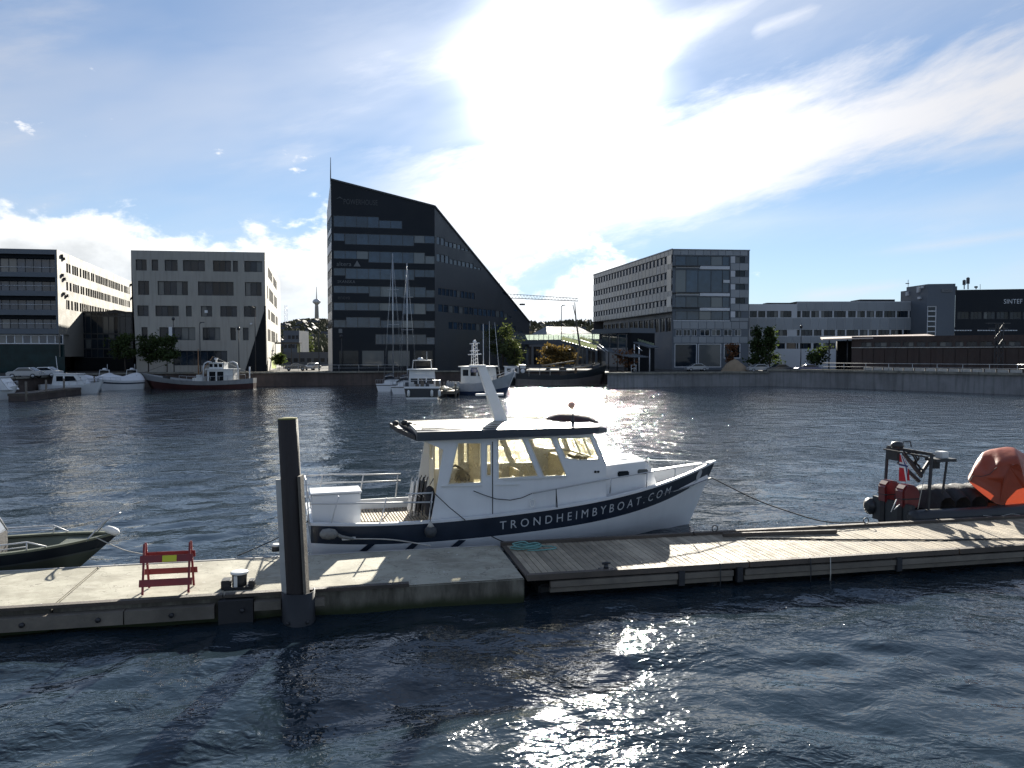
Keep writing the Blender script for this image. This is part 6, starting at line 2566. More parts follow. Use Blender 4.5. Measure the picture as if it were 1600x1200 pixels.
def bollard(px, py, label, r=.17, h=.30, base=True, zz=ZD, capm='boat_white_soft'):
    p = gp(px, py, zz)
    t = thing('bollard', label, 'bollard', p)
    MB().lathe([(r * .92, .02), (r * .86, h * .5), (r * .9, h * .9), (r * .9, h)], p, 18).build('barrel', 'steel_dark', t)
    MB().lathe([(r * .9, h), (r * 1.08, h + .01), (r * 1.08, h + .045), (r * .95, h + .055)], p, 18).build('cap', capm, t)
    if base:
        mb = MB().obox(p + UP * .03, DAX, (.62, .42, .06))
        mb.obox(p + UP * .1 - DU * .26, DAX, (.2, .3, .2))
        mb.obox(p + UP * .08 + DU * .25, DAX, (.12, .26, .16))
        mb.build('base', 'steel_dark', t, bevel=.02)
        MB().obox(p - DV * .155 - DU * .06 + UP * .16, DAX, (.07, .03, .26)).build('plate', 'boat_white_soft', t)


bollard(374.5, 918, 'squat black bollard with a white cap near the mooring pile')
bollard(431, 862, 'small pale-topped bollard on the far edge of the concrete pontoon', .11, .14, False)


def cleat(px, py, label):
    p = gp(px, py, ZD + .02)
    t = thing('mooring_cleat', label, 'cleat', p)
    MB().obox(p + UP * .025, DAX, (.34, .18, .05)).build('base', 'steel_dark', t, bevel=.01)
    MB().lathe([(.06, .04), (.045, .14)], p, 10).build('stem', 'steel_dark', t)
    MB().tube([p + UP * .16 - DU * .1, p + UP * .17, p + UP * .16 + DU * .1], [.025, .035, .025], 8).build('horn', 'steel_dark', t)


cleat(947, 891, 'small dark cleat on the near edge of the timber pontoon')


def loose_rope(pts, r, m, label, name='rope', n=6):
    o = MB().tube(pts, r, n).build(name, m)
    return tag(o, label, 'rope')


def curve(pts, k=8):
    """smooth path through points"""
    out_ = []
    P = [Vector(p) for p in pts]
    P = [P[0]] + P + [P[-1]]
    for i in range(1, len(P) - 2):
        for j in range(k):
            t = j / k
            a, b_, c, d = P[i - 1], P[i], P[i + 1], P[i + 2]
            out_.append(.5 * ((2 * b_) + (c - a) * t + (2 * a - 5 * b_ + 4 * c - d) * t * t + (3 * b_ - a - 3 * c + d) * t ** 3))
    out_.append(P[-2])
    return out_


def coil():
    rg = random.Random(5)
    c = gp(822, 857.5, ZD)
    pts = []
    for i in range(46):
        a = i * .62
        r = .12 + .13 * abs(math.sin(i * .37)) + rg.uniform(-.03, .03)
        pts.append(c + DU * (r * 1.5 * math.cos(a)) + DV * (r * math.sin(a)) + UP * (.025 + .0022 * i * rg.uniform(.6, 1.3)))
    pts += [c + DU * .45 + DV * .12 + UP * .02, c + DU * .7 + DV * .02 + UP * .02, c + DU * .74 - DV * .18 + UP * .02, c + DU * .35 - DV * .28 + UP * .02, c - DU * .02 - DV * .24 + UP * .02]
    loose_rope(curve(pts, 4), .016, 'rope_teal', 'tangled coil of teal rope on the end planks of the timber pontoon')
    # long dark rope lying along the planks
    pts = [gp(px, py, ZD + .02) for px, py in ((1165, 841), (1240, 841.5), (1320, 843), (1400, 843), (1480, 843.5), (1560, 842), (1640, 842.5))]
    loose_rope(curve(pts, 8), .02, 'rope_dark', 'long dark rope lying straight along the timber pontoon')
    a, b_ = gp(1128, 838, ZD), gp(1305, 832.5, ZD)
    o = MB().bar(a + UP * .05 + DV * -.05, b_ + UP * .05 - DV * .05, .10, .10).build('timber_baulk', 'wood_dark', bevel=.01)
    tag(o, 'dark square timber baulk lying at the back edge of the timber pontoon', 'timber')


coil()


# ------------------------------------------------------------------ the moored passenger boat
PHI = R(16.9)
BU = Vector((math.cos(PHI), math.sin(PHI), 0))
BV = Vector((-BU.y, BU.x, 0))
BO = Vector((-5.21, 19.73, 0)) + BV * 1.42
BAX = (Vector((1, 0, 0)), Vector((0, 1, 0)), UP)
BL = 12.75


def bl(px, py, yl):
    """pixel -> (x, z) on the boat's own vertical plane y = yl"""
    d = ray(px, py)
    C = Vector((0, 0, CAMH)) - BO
    t = (yl - C.dot(BV)) / d.dot(BV)
    p = C + d * t
    return p.dot(BU), p.z


def half(x):
    """half breadth at the sheer"""
    if x < 3.5: return 1.42 + .18 * math.sin(max(0, x) / 3.5 * math.pi / 2)
    if x < 6.5: return 1.60
    f_ = min(1, (x - 6.5) / (BL - 6.5))
    return max(0.02, 1.60 * (1 - f_ ** 2.3))


def on_side(px, py):
    y = -1.5
    for i in range(30):
        x, z = bl(px, py, y)
        y = .5 * y - .5 * half(min(max(x, 0), BL))
    return x, z


def boat():
    t = thing('passenger_boat', 'white wooden passenger boat with navy sheer band and lettering, moored at the pontoon', 'boat', BO, PHI)
    sheer_px = [(485, 820), (566.7, 818.3), (668, 816.8), (726.7, 813), (780, 804.8), (892, 789), (955, 779.5), (1005, 766), (1055, 750.5), (1085, 738)]
    band_px = [(486.7, 849), (620, 849.5), (726, 843), (780, 837.5), (880, 824.5), (965, 808.5), (1030, 791), (1080, 768)]
    sp_ = sorted([on_side(*p) for p in sheer_px]) + [(BL, 2.02)]
    bp_ = sorted([on_side(*p) for p in band_px]) + [(BL - .12, 1.52)]
    sx, sz = [p[0] for p in sp_], [p[1] for p in sp_]
    bx_, bz_ = [p[0] for p in bp_], [p[1] for p in bp_]
    # smooth the traced lines a little
    cs = np.polyfit(sx, sz, 4)
    cb = np.polyfit(bx_, bz_, 4)
    sheer = lambda x: float(np.polyval(cs, x))
    bandz = lambda x: min(float(np.polyval(cb, x)), sheer(x) - .25)
    N = 44

    def S(i, lev, side, o=0.0):
        """lev: 0 keel, 1 bilge, 2 waterline, 3 mid, 4 band bottom, 5 sheer"""
        f_ = i / N
        x = BL * (1 - (1 - f_) ** 1.25)
        zs, zb = sheer(x), bandz(x)
        z = (-.55, -.3, .02, zb * .5, zb, zs)[lev]
        hb = half(x)
        bow = max(0, (f_ - .35) / .65)
        k = (0.0, .55 - .45 * bow, .88 - .55 * bow ** 1.3, .95 - .34 * bow ** 1.3, .985 - .16 * bow ** 1.3, 1.0)[lev]
        rake = .95 * (1 - max(0, z) / 2.02) * bow ** 2
        return Vector((x - rake, side * (hb * k + o), z))

    def strip(levs, name, m, o=0.0, parent=None):
        mb = MB()
        for side in (-1, 1):
            mb.loft([[S(i, l, side, o) for l in levs] for i in range(N + 1)])
        for a, b_ in zip(levs, levs[1:]):
            mb.add([S(0, a, -1, o), S(0, a, 1, o), S(0, b_, 1, o), S(0, b_, -1, o)], [(0, 1, 2, 3)])
        return mb.build(name, m, parent or t, local=True)

    hull = strip([0, 1, 2, 3, 4], 'hull', 'boat_white')
    band = strip([4, 5], 'sheer_band', 'navy')

    def skin(x, f_, o=0.0):
        """point on the near side of the band: f_ 0 bottom .. 1 top"""
        fi = (1 - (1 - min(1, x / BL)) ** (1 / 1.25)) * N
        i0 = min(N - 1, int(fi))
        r_ = fi - i0
        a = S(i0, 4, -1).lerp(S(i0 + 1, 4, -1), r_)
        b_ = S(i0, 5, -1).lerp(S(i0 + 1, 5, -1), r_)
        p = a.lerp(b_, f_)
        return p + Vector((0, -o, 0))

    # lettering along the band
    vs, fs = text_mesh('TRONDHEIMBYBOAT.COM', 1.0, 1.62)
    x0, x1 = on_side(781, 822)[0], on_side(1055, 770)[0]
    wmax = max(v[0] for v in vs)
    hmax = max(v[1] for v in vs)
    for lv, lf in islands(vs, fs):
        mb = MB()
        mb.add([skin(x0 + (x1 - x0) * a / wmax, .30 + .40 * b_ / hmax, .012) for a, b_ in lv], lf)
        mb.build('letter', 'letter_pale', band, local=True)
    # pale emblem near the stem: long oval with a tail
    ex, ez = on_side(1097, 743)
    mb = MB()
    ring = []
    for k in range(16):
        a = k / 16 * 6.283
        px_ = 1098 + 3.6 * math.cos(a) + 1.2 * math.sin(-a) * -1
        py_ = 742 + 8 * math.sin(a)
        x, z = on_side(px_ - (py_ - 742) * .22, py_)
        ring.append(skin(x, (z - bandz(x)) / max(.05, sheer(x) - bandz(x)), .014))
    mb.add(ring, [tuple(range(16))])
    tl = []
    for (px_, py_) in ((1096, 750), (1099, 750.5), (1094, 758), (1090, 763), (1087.5, 762), (1091, 757)):
        x, z = on_side(px_, py_)
        tl.append(skin(x, (z - bandz(x)) / max(.05, sheer(x) - bandz(x)), .014))
    mb.add(tl, [tuple(range(6))])
    mb.build('emblem', 'letter_pale', band, local=True)
    # gunwale cap with rubbing strake
    mb = MB()
    for side in (-1, 1):
        mb.loft([[S(i, 5, side, .02) + Vector((0, 0, -.03)), S(i, 5, side, .025) + Vector((0, 0, .035)), S(i, 5, side, -.10) + Vector((0, 0, .04)), S(i, 5, side, -.11) + Vector((0, 0, -.03))] for i in range(N + 1)], smooth=False)
    mb.build('gunwale', 'boat_white', t, local=True)
    # inner bulwark faces forward, deck
    mb = MB()
    for side in (-1, 1):
        mb.loft([[S(i, 5, side, -.09), S(i, 5, side, -.10) - Vector((0, 0, .26 + .3 * max(0, (i / N - .6) / .4)))] for i in range(N - 1)], smooth=False)
    mb.build('inner_bulwark', 'boat_white', t, local=True)
    DZ = lambda x: sheer(x) - .16 - .32 * max(0, (x - 8.5) / 4)
    mb = MB()
    mb.loft([[Vector((S(i, 5, -1).x, -max(.0, half(S(i, 5, -1).x) - .05), DZ(S(i, 5, -1).x))), Vector((S(i, 5, -1).x, max(.0, half(S(i, 5, -1).x) - .05), DZ(S(i, 5, -1).x)))] for i in range(N)], smooth=False)
    mb.build('deck', 'deck_grey', t, local=True)
    # slatted grating on the aft deck
    for k in range(26):
        x = 1.35 + k * .085
        pbox_l('slat', 'wood_deck', t, (x, .05, DZ(x) + .03), (.055, 2.35, .03))
    # transom trim and stern ladder
    MB().box((-.05, -1.38, sheer(0) - .05), (.06, 1.38, sheer(0) + .05)).build('transom_cap', 'boat_white', t, local=True)
    mb = MB()
    for y in (-.95, -.6):
        mb.tube([(-.1, y, sheer(0) + .55), (-.22, y, sheer(0) + .3), (-.28, y, .1)], .025, 6)
    for z in (.25, .5, .75, 1.0):
        mb.tube([(-.25, -.95, z), (-.25, -.6, z)], .02, 6)
    mb.build('stern_ladder', 'galvanised', t, local=True)
    # diagonal dark straps on the lower hull
    for (xa, ya, xb, yb) in ((576, 849.5, 562, 861), (644, 849, 633, 859), (717, 844, 704, 855)):
        w_ = 11
        q = []
        for px_, py_ in ((xa, ya), (xa + w_, ya), (xb + w_, yb), (xb, yb)):
            x, z = on_side(px_, py_)
            q.append(Vector((x, -half(x) * (.99 if z > .5 else .975) - .02, z)))
        MB().prism(q, (0, -.02, 0)).build('hull_strap', 'navy', t, local=True)
    # small light panel on the band
    x, z = on_side(545, 841.5)
    xw, _ = on_side(556, 841.5)
    mb = MB()
    mb.obox((x, -half(x) * .99 - .02, z), BAX, ((xw - x) * 2, .03, .075))
    mb.build('name_plate', 'plastic_white', t, local=True, bevel=.012)

    # ---------------- cabin
    YC = 1.40
    B = lambda px, py: bl(px, py, -YC)
    zf = .9
    roof_l, roof_r = B(659, 688), B(927.5, 678.5)
    wsb = B(947.5, 725)
    aft_b = B(671, 816)
    fwd = (wsb[0], DZ(wsb[0]))
    outer = [aft_b, (wsb[0], DZ(wsb[0]) - .1), wsb, roof_r, roof_l, B(693, 703)]
    outer[0] = (aft_b[0], DZ(aft_b[0]) - .1)
    wins = {'aft': [(716, 692.7), (750.7, 692.7), (751.3, 753.3), (701.3, 756)],
            'slot': [(761.3, 696), (766.4, 695), (767, 742.7), (760.7, 742.7)],
            'saloon': [(778.7, 687.8), (816, 686.9), (840, 743.3), (779.3, 747.3)],
            'middle': [(826, 686.3), (860.7, 685), (884.7, 742.7), (850, 743.6)],
            'front': [(872, 685.5), (922, 683.3), (935.3, 716.7), (906.7, 718.5), (884, 715)]}
    holes = [[B(*p) for p in w] for w in wins.values()]
    for side in (-1, 1):
        mb = MB()
        mb.sheet(outer, holes, lambda a, b_, d, side=side: Vector((a, side * (YC - d), b_)), .05)
        sw = mb.build('cabin_side', 'boat_white', t, local=True)
        for h in holes:
            # moulding round each light and its pane
            cx = sum(p[0] for p in h) / len(h)
            cz = sum(p[1] for p in h) / len(h)
            big = [(cx + (p[0] - cx) * 1.0 + (.03 if p[0] > cx else -.03), cz + (p[1] - cz) * 1.0 + (.03 if p[1] > cz else -.03)) for p in h]
            fr = MB()
            fr.sheet(big, [h], lambda a, b_, d, side=side: Vector((a, side * (YC + .012 - d), b_)), .012)
            wf = fr.build('window', 'boat_white_soft', t, local=True)
            MB().add([Vector((a, side * (YC - .025), b_)) for a, b_ in h], [tuple(range(len(h)))]).build('pane', 'cabin_glass', wf, local=True)
    # door joint and grab rails
    d0, d1 = B(769.5, 690), B(769.5, 814)
    MB().box((d0[0] - .012, -YC - .008, d1[1]), (d0[0] + .012, -YC + .01, d0[1])).build('door_joint', 'rubber', t, local=True)
    for (xa, ya, xb, yb) in ((774, 757.5, 812, 757), (690, 760, 752, 758.5), (786, 749.5, 884, 745.5)):
        a, b_ = B(xa, ya), B(xb, yb)
        MB().bar((a[0], -YC - .02, a[1]), (b_[0], -YC - .02, b_[1]), .03, .025).build('grab_rail', 'boat_white_soft', t, local=True)
    for px_ in (930, 934.5):
        x, z = B(px_, 737)
        MB().lathe([(.035, -.02), (.035, .02)], (x, -YC - .01, z), 10, 'Y').build('vent', 'rubber', t, local=True)
    # windscreen across the front: three lights
    zt, zb_, xt, xb = roof_r[1], wsb[1], roof_r[0], wsb[0]
    ws = lambda a, b_, d: Vector((xb + (xt - xb) * (b_ - zb_) / (zt - zb_) - d, a, b_))
    hol = [[(-1.28 + i * .87, zb_ + .12), (-.46 + i * .87, zb_ + .12), (-.46 + i * .87, zt - .1), (-1.28 + i * .87, zt - .1)] for i in range(3)]
    mb = MB()
    mb.sheet([(-YC, zb_), (YC, zb_), (YC, zt), (-YC, zt)], hol, ws, .05)
    fr = mb.build('windscreen_frame', 'boat_white', t, local=True)
    for h in hol:
        MB().add([ws(a, b_, .025) for a, b_ in h], [(0, 1, 2, 3)]).build('windscreen_pane', 'cabin_glass', fr, local=True)
    MB().box((xb - .05, -YC + .05, DZ(xb) - .1), (xb, YC - .05, zb_ + .01)).build('front_bulkhead', 'boat_white', t, local=True)
    # aft bulkhead with open doorway, sunlit cream inside
    xa = B(700, 720)[0]
    hol = [[(-.15, DZ(xa) + .05), (.62, DZ(xa) + .05), (.62, roof_l[1] - .25), (-.15, roof_l[1] - .25)], [(-1.2, zb_ + .12), (-.4, zb_ + .12), (-.4, zt - .15), (-1.2, zt - .15)]]
    mb = MB()
    mb.sheet([(-YC + .05, DZ(xa) - .1), (YC - .05, DZ(xa) - .1), (YC - .05, roof_l[1]), (-YC + .05, roof_l[1])], [hol[0], [(.8, 2.35), (1.2, 2.35), (1.2, 2.95), (.8, 2.95)]], lambda a, b_, d: Vector((xa + d, a, b_)), .04)
    mb.build('aft_bulkhead', 'boat_cream', t, local=True)
    # cabin sole, lining and furniture
    MB().box((xa, -YC + .06, DZ(xa) - .02), (xb - .05, YC - .06, DZ(xa) + .05)).build('cabin_sole', 'varnish', t, local=True)
    xm = B(770, 720)[0]
    MB().box((xm - .02, .1, DZ(xa)), (xm + .02, YC - .06, roof_l[1] - .02)).build('partition', 'boat_cream', t, local=True)
    for x, y in ((B(800, 740)[0], .85), (B(830, 740)[0], .85), (B(806, 740)[0], -.8), (B(826, 740)[0], -.8)):
        s_ = MB().box((x - .22, y - .42, DZ(x) + .4), (x + .22, y + .42, DZ(x) + .52)).box((x + .14, y - .42, DZ(x) + .5), (x + .24, y + .42, DZ(x) + 1.02)).box((x - .15, y - .35, DZ(x)), (x + .15, y + .35, DZ(x) + .41))
        s_.build('cabin_seat', 'boat_cream', t, local=True, bevel=.03)
    xd = B(905, 715)[0]
    MB().box((xd, -1.25, DZ(xd)), (xb - .06, 1.25, zb_ + .06)).build('dashboard', 'boat_cream', t, local=True)
    MB().box((xd + .3, -.9, zb_ + .06), (xd + .5, -.65, zb_ + .18)).box((xd + .25, -.4, zb_ + .06), (xd + .5, .2, zb_ + .14)).build('instruments', 'rubber', t, local=True)
    MB().tube([Vector((xd - .08, -.55 + .2 * math.cos(a * .5236), zb_ - .05 + .2 * math.sin(a * .5236))) for a in range(13)], .016, 6, caps=False).build('steering_wheel', 'varnish', t, local=True)
    # folded black chair seen through the aft light
    q0 = B(705, 754)
    cp = [B(706, 756), B(707, 741), B(711, 733), B(716, 730), B(724, 735), B(733, 741), B(738, 748), B(737, 755)]
    mb = MB().tube([Vector((a, -1.05, b_)) for a, b_ in cp], .035, 7)
    lump = [B(718, 756), B(719, 746), B(724, 739), B(730, 741), B(734, 748), B(735, 756)]
    mb.prism([Vector((a, -1.0, b_)) for a, b_ in lump], (0, .25, 0))
    mb.build('helm_chair', 'black_cloth', t, local=True)

    # ---------------- roof
    rx0, rx1 = B(657, 680)[0] - .15, B(948, 672)[0] + .1
    YR = 1.62
    zr = lambda x: interp(x, [rx0, rx1], [roof_l[1] - .0, roof_r[1] + .02])

    def ring(x, dz, w, lift=0.0):
        z = zr(x)
        return [Vector((x, -w, z)), Vector((x, -w, z + dz)), Vector((x, -w * .9, z + dz + .03 + lift)), Vector((x, -w * .45, z + dz + .085 + lift)), Vector((x, 0, z + dz + .10 + lift)),
                Vector((x, w * .45, z + dz + .085 + lift)), Vector((x, w * .9, z + dz + .03 + lift)), Vector((x, w, z + dz)), Vector((x, w, z)), Vector((x, 0, z + .04))]
    xs = [rx0, rx0 + .03, rx0 + 1.5, rx0 + 3.2, rx1 - 1.0, rx1 - .35, rx1]
    ws_ = [YR - .12, YR - .05, YR, YR, YR - .05, YR - .2, YR - .45]
    hs = [.19, .24, .24, .23, .21, .19, .13]
    mb = MB()
    mb.loft([ring(x, h, w) for x, h, w in zip(xs, hs, ws_)], True, False, True, True)
    mb.build('roof', 'navy', t, local=True)
    mb = MB()
    rr = []
    for x, h, w in list(zip(xs, hs, ws_))[1:-1]:
        r_ = ring(x, h, w)
        rr.append([v + Vector((0, 0, .012)) for v in (r_[2], r_[3], r_[4], r_[5], r_[6])])
    mb.loft(rr, smooth=False)
    rt = mb.build('roof_deck', 'roof_top', t, local=True)
    for k in range(9):
        y = -1.3 + k * .325
        za = lambda x: zr(x) + .262 + .075 * math.cos(y / 1.6 * 1.4)
        MB().bar((rx0 + .2, y, za(rx0 + .2) + .008), (rx1 - 1.2, y, za(rx1 - 1.2) + .0), .03, .02).build('roof_batten', 'wood_grey', rt, local=True)
    # lifted aft corner of the canopy
    q = [(rx0 - .02, -1.5, zr(rx0) + .02), (rx0 - .28, -.2, zr(rx0) + .1), (rx0 - .3, 1.3, zr(rx0) + .12), (rx0, 1.5, zr(rx0) + .05)]
    MB().prism(q, (0, 0, .13)).build('aft_awning', 'black_cloth', t, local=True)
    # folded sunshade on the forward roof
    mb = MB()
    rings = []
    za = zr(rx1) + .20
    for f_, r_, h_ in ((0, .05, .03), (.08, .25, .20), (.25, .48, .36), (.5, .58, .40), (.75, .54, .36), (.92, .40, .28), (1, .1, .05)):
        x = rx1 - 1.60 + 1.75 * f_
        rings.append([Vector((x, -.05 + 1.45 * r_ * math.cos(k / 10 * 6.283), za - .02 + h_ * max(-.35, math.sin(k / 10 * 6.283)) - .10 * f_)) for k in range(10)])
    mb.loft(rings, True, True, True, True)
    mb.build('folded_sunshade', 'maroon_cloth', t, local=True)
    c0 = bl(886, 661, -.9)
    pts = [bl(p[0], p[1], -1.0) for p in ((900, 664), (915, 668), (930, 667), (941, 661))]
    MB().tube([Vector((a, -1.0, b_)) for a, b_ in pts], .018, 6).build('sunshade_strap', 'frame_white', t, local=True)
    # mast: tapered white plate leaning aft, with a cross bar
    m0, m1 = bl(788, 667, 0), bl(752, 572, 0)
    mb = MB()
    a0_, a1_ = Vector((m0[0], 0, m0[1] - .05)), Vector((m1[0], 0, m1[1]))
    ring0 = [a0_ + Vector((dx_, dy_, 0)) for dx_, dy_ in ((-.22, -.12), (.19, -.12), (.19, .12), (-.22, .12))]
    ring1 = [a1_ + Vector((dx_, dy_, 0)) for dx_, dy_ in ((-.13, -.07), (.12, -.07), (.12, .07), (-.13, .07))]
    mb.loft([ring0, ring1], True, False, True, True)
    mb.build('mast', 'boat_white', t, local=True, bevel=.02)
    cb_ = bl(765, 616.5, 0)
    MB().bar((cb_[0] - .42, 0, cb_[1]), (cb_[0] + .42, 0, cb_[1] + .0), .12, .06).build('mast_crossbar', 'boat_white', t, local=True, bevel=.01)
    MB().bar((m1[0] - .35, 0, m1[1] + .01), (m1[0] + .12, 0, m1[1] + .01), .2, .05).build('masthead', 'boat_white', t, local=True)
    MB().box((m0[0] - .5, -.3, m0[1] - .16), (m0[0] + .7, .3, m0[1] - .10)).build('mast_step', 'wood_grey', t, local=True)
    for k, (px_, py_) in enumerate(((618, 661), (632, 660), (640, 663), (648, 666), (655, 669), (663, 670))):
        x, z = bl(px_, py_, .3 - k * .25)
        MB().lathe([(.06, -.06), (.10, .0), (.08, .07), (.02, .09)], (x, .3 - k * .25, z - .02), 8).build('roof_fitting', 'rubber', t, local=True)
    x, z = bl(699, 672, -1.2)
    MB().lathe([(.08, -.08), (.085, .02), (.05, .06)], (x, -1.2, z), 10).build('roof_vent', 'rubber', t, local=True)
    # short staff with an orange ball on the roof front
    p0, p1, p2 = bl(895, 669, -1.0), bl(895, 646, -1.0), bl(893.5, 633.5, -1.0)
    MB().lathe([(.09, p0[1]), (.05, (p0[1] + p1[1]) / 2), (.02, p1[1])], (p0[0], -1.0, 0), 8).build('staff', 'steel_dark', t, local=True)
    MB().tube([(p1[0], -1.0, p1[1]), (p2[0], -1.0, p2[1])], .008, 5).build('staff_wire', 'steel_dark', t, local=True)
    MB().lathe([(.02, -.115), (.08, -.085), (.118, 0), (.08, .085), (.02, .115)], (p2[0], -1.0, p2[1]), 12).build('signal_ball', 'ball_orange', t, local=True)

    # ---------------- coachroof forward
    C = lambda px, py, y: bl(px, py, y)
    YK = 1.02
    k0, k1, k2, k3 = C(946, 727, -YK), C(1012, 721, -YK), C(1024, 732, -YK), C(1040, 752, -YK)
    mb = MB()
    tops = [(k0[0], k0[1], YK), (k1[0], k1[1], YK * .82), (k2[0], k2[1], YK * .74), (k3[0], DZ(k3[0]) + .02, YK * .62)]
    rings = []
    for x, z, w in tops:
        rings.append([Vector((x, -w - .05, DZ(x) - .1)), Vector((x, -w, z - .02)), Vector((x, -w * .8, z + .03)), Vector((x, 0, z + .07)), Vector((x, w * .8, z + .03)), Vector((x, w, z - .02)), Vector((x, w + .05, DZ(x) - .1))])
    mb.loft(rings, smooth=False, cap0=True, cap1=True)
    mb.build('coachroof', 'boat_white', t, local=True)
    for (px_, py_, w_, h_) in ((974, 740.5, 9, 4.8), (1004.5, 737, 8, 4.2)):
        f_ = (bl(px_, py_, -YK * .9)[0] - k0[0]) / (k1[0] - k0[0])
        yk = -(YK + (YK * .82 - YK) * f_) - .045
        a, b_ = bl(px_ - w_, py_ + h_, yk), bl(px_ + w_, py_ - h_, yk)
        mb = MB().box((a[0], yk - .03, a[1]), (b_[0], yk + .05, b_[1]))
        mb.build('porthole', 'glass_dark', t, local=True, bevel=.03)
    hr = [bl(951, 727, -.55), bl(956, 719, -.55), bl(985, 716.5, -.55), bl(1008, 716, -.55), bl(1014, 722, -.55)]
    MB().tube([Vector((a, -.55, b_)) for a, b_ in hr], .02, 6).build('coachroof_rail', 'boat_white_soft', t, local=True)
    # oval fairleads in the far bulwark
    # ---------------- rails
    def side_rail(pxs, y_, r_, name, m_='galvanised', parent=t):
        pts = [Vector((bl(px_, py_, y_(px_))[0], y_(px_), bl(px_, py_, y_(px_))[1])) for px_, py_ in pxs]
        return MB().tube(pts, r_, 6).build(name, m_, parent, local=True), pts
    def ynear(px_):
        y = -1.5
        for i in range(12):
            y = -half(min(BL, max(0, bl(px_, 760, y)[0]))) + .04
        return y
    top_px = [(832, 771), (880, 762), (950, 748.5), (1010, 738.5), (1055, 731), (1090, 726.5), (1112, 722.5)]
    tr, pts = side_rail(top_px, ynear, .018, 'near_bow_rail')
    for px_, py0, py1 in ((955, 748, 771), (1011, 738.5, 766), (1055, 731, 751), (1085, 727, 739)):
        y = ynear(px_)
        a, b_ = bl(px_, py0, y), bl(px_ - (2 if px_ < 1000 else 1), py1, y)
        MB().tube([(a[0], y, a[1]), (b_[0], y, b_[1])], .018, 6).build('stanchion', 'galvanised', t, local=True)
    # far bow rail mirrored
    MB().tube([Vector((p.x, -p.y, p.z)) for p in pts], .018, 6).build('far_bow_rail', 'galvanised', t, local=True)
    for k in (1, 2, 3, 4, 5):
        p = pts[k]
        MB().tube([(p.x, -p.y, p.z), (p.x, -p.y, sheer(p.x))], .018, 6).build('stanchion', 'galvanised', t, local=True)
    # chain across the side gate
    cp = [(740, 767), (755, 773), (775, 779.5), (797, 781.5), (815, 778), (831, 771)]
    MB().tube([Vector((bl(a, b_, -1.47)[0], -1.47, bl(a, b_, -1.47)[1])) for a, b_ in cp], .012, 5).build('gate_chain', 'steel_dark', t, local=True)
    for px_, py0, py1 in ((869, 764, 793),):
        for dx_ in (0, 2):
            a, b_ = bl(px_, py0, -1.6), bl(px_ + dx_, py1, -1.62)
            MB().tube([(a[0], -1.6, a[1]), (b_[0], -1.62, b_[1])], .012, 5).build('gate_cord', 'rope_dark', t, local=True)
    # small ring-buoy light on the side
    x, z = bl(832, 786, -1.5)
    MB().tube([Vector((x + .07 * math.cos(a * .5236), -1.5, z + .11 * math.sin(a * .5236))) for a in range(13)], .018, 6, caps=False).build('side_ring', 'plastic_white', t, local=True)
    # stern rails
    st_n = lambda px_: -1.40
    for pxs, nm in (([(478, 753), (480, 770), (486, 787.5), (560, 786.5), (676, 784.5)], 'near_lower_rail'), ([(634, 772), (676, 770)], 'near_upper_rail')):
        side_rail(pxs, st_n, .024, nm, 'rail_white')
    for a, b_ in (((529, 775), (517, 820)), ((604, 778), (594, 818)), ((676, 768), (670, 815)), ((478, 753), (483, 818))):
        p, q = bl(*a, -1.40), bl(*b_, -1.40)
        MB().tube([(p[0], -1.40, p[1]), (q[0], -1.40, q[1])], .02, 6).build('rail_post', 'rail_white', t, local=True)
    st_f = lambda px_: 1.40
    for pxs in ([(476, 743.5), (520, 741), (570, 741.5), (626, 740.5)], [(476, 757), (520, 754), (570, 753), (626, 751)]):
        side_rail(pxs, st_f, .022, 'far_rail', 'rail_white')
    for a, b_ in (((504, 741), (498, 774)), ((568, 741), (562, 774)), ((476, 743), (482, 776)), ((622, 741), (618, 776))):
        p, q = bl(*a, 1.40), bl(*b_, 1.40)
        MB().tube([(p[0], 1.40, p[1]), (q[0], 1.40, q[1])], .022, 6).build('rail_post', 'rail_white', t, local=True)
    p, q = bl(478, 753, -1.4), bl(476, 743.5, 1.4)
    MB().tube([(p[0], -1.4, p[1]), (q[0], 1.4, q[1])], .022, 6).build('stern_rail', 'rail_white', t, local=True)
    MB().tube([(p[0] + .05, -1.4, p[1] - .4), (q[0] + .05, 1.4, q[1] - .3)], .022, 6).build('stern_rail', 'rail_white', t, local=True)
    # far coaming beside the aft deck
    xa_, xb_ = bl(560, 785, 1.35)[0], bl(625, 780, 1.35)[0]
    zc = bl(600, 778.5, 1.35)[1]
    MB().box((.1, 1.30, DZ(1) - .1), (xb_ + 2.5, 1.38, zc)).build('far_coaming', 'boat_white', t, local=True)
    # far wing of the shelter
    return t


def pbox_l(name, material, parent, c, size):
    m = wm(parent)
    o = pbox(name, material, None, (0, 0, 0), BAX, (1, 1, 1))
    o.parent = parent
    o.matrix_basis = Matrix.Translation(Vector(c)) @ Matrix.Diagonal((*size, 1))
    return o


mat('deck_grey', (0.20, 0.20, 0.21), 0.75, var=0.15, scale=3)
mat('rail_white', (0.55, 0.55, 0.55), 0.4, var=0.08)
mat('ball_orange', (0.48, 0.24, 0.17), 0.5, var=0.05)
BOAT = boat()


def bw(x, y, z):
    return BO + BU * x + BV * y + Vector((0, 0, z))


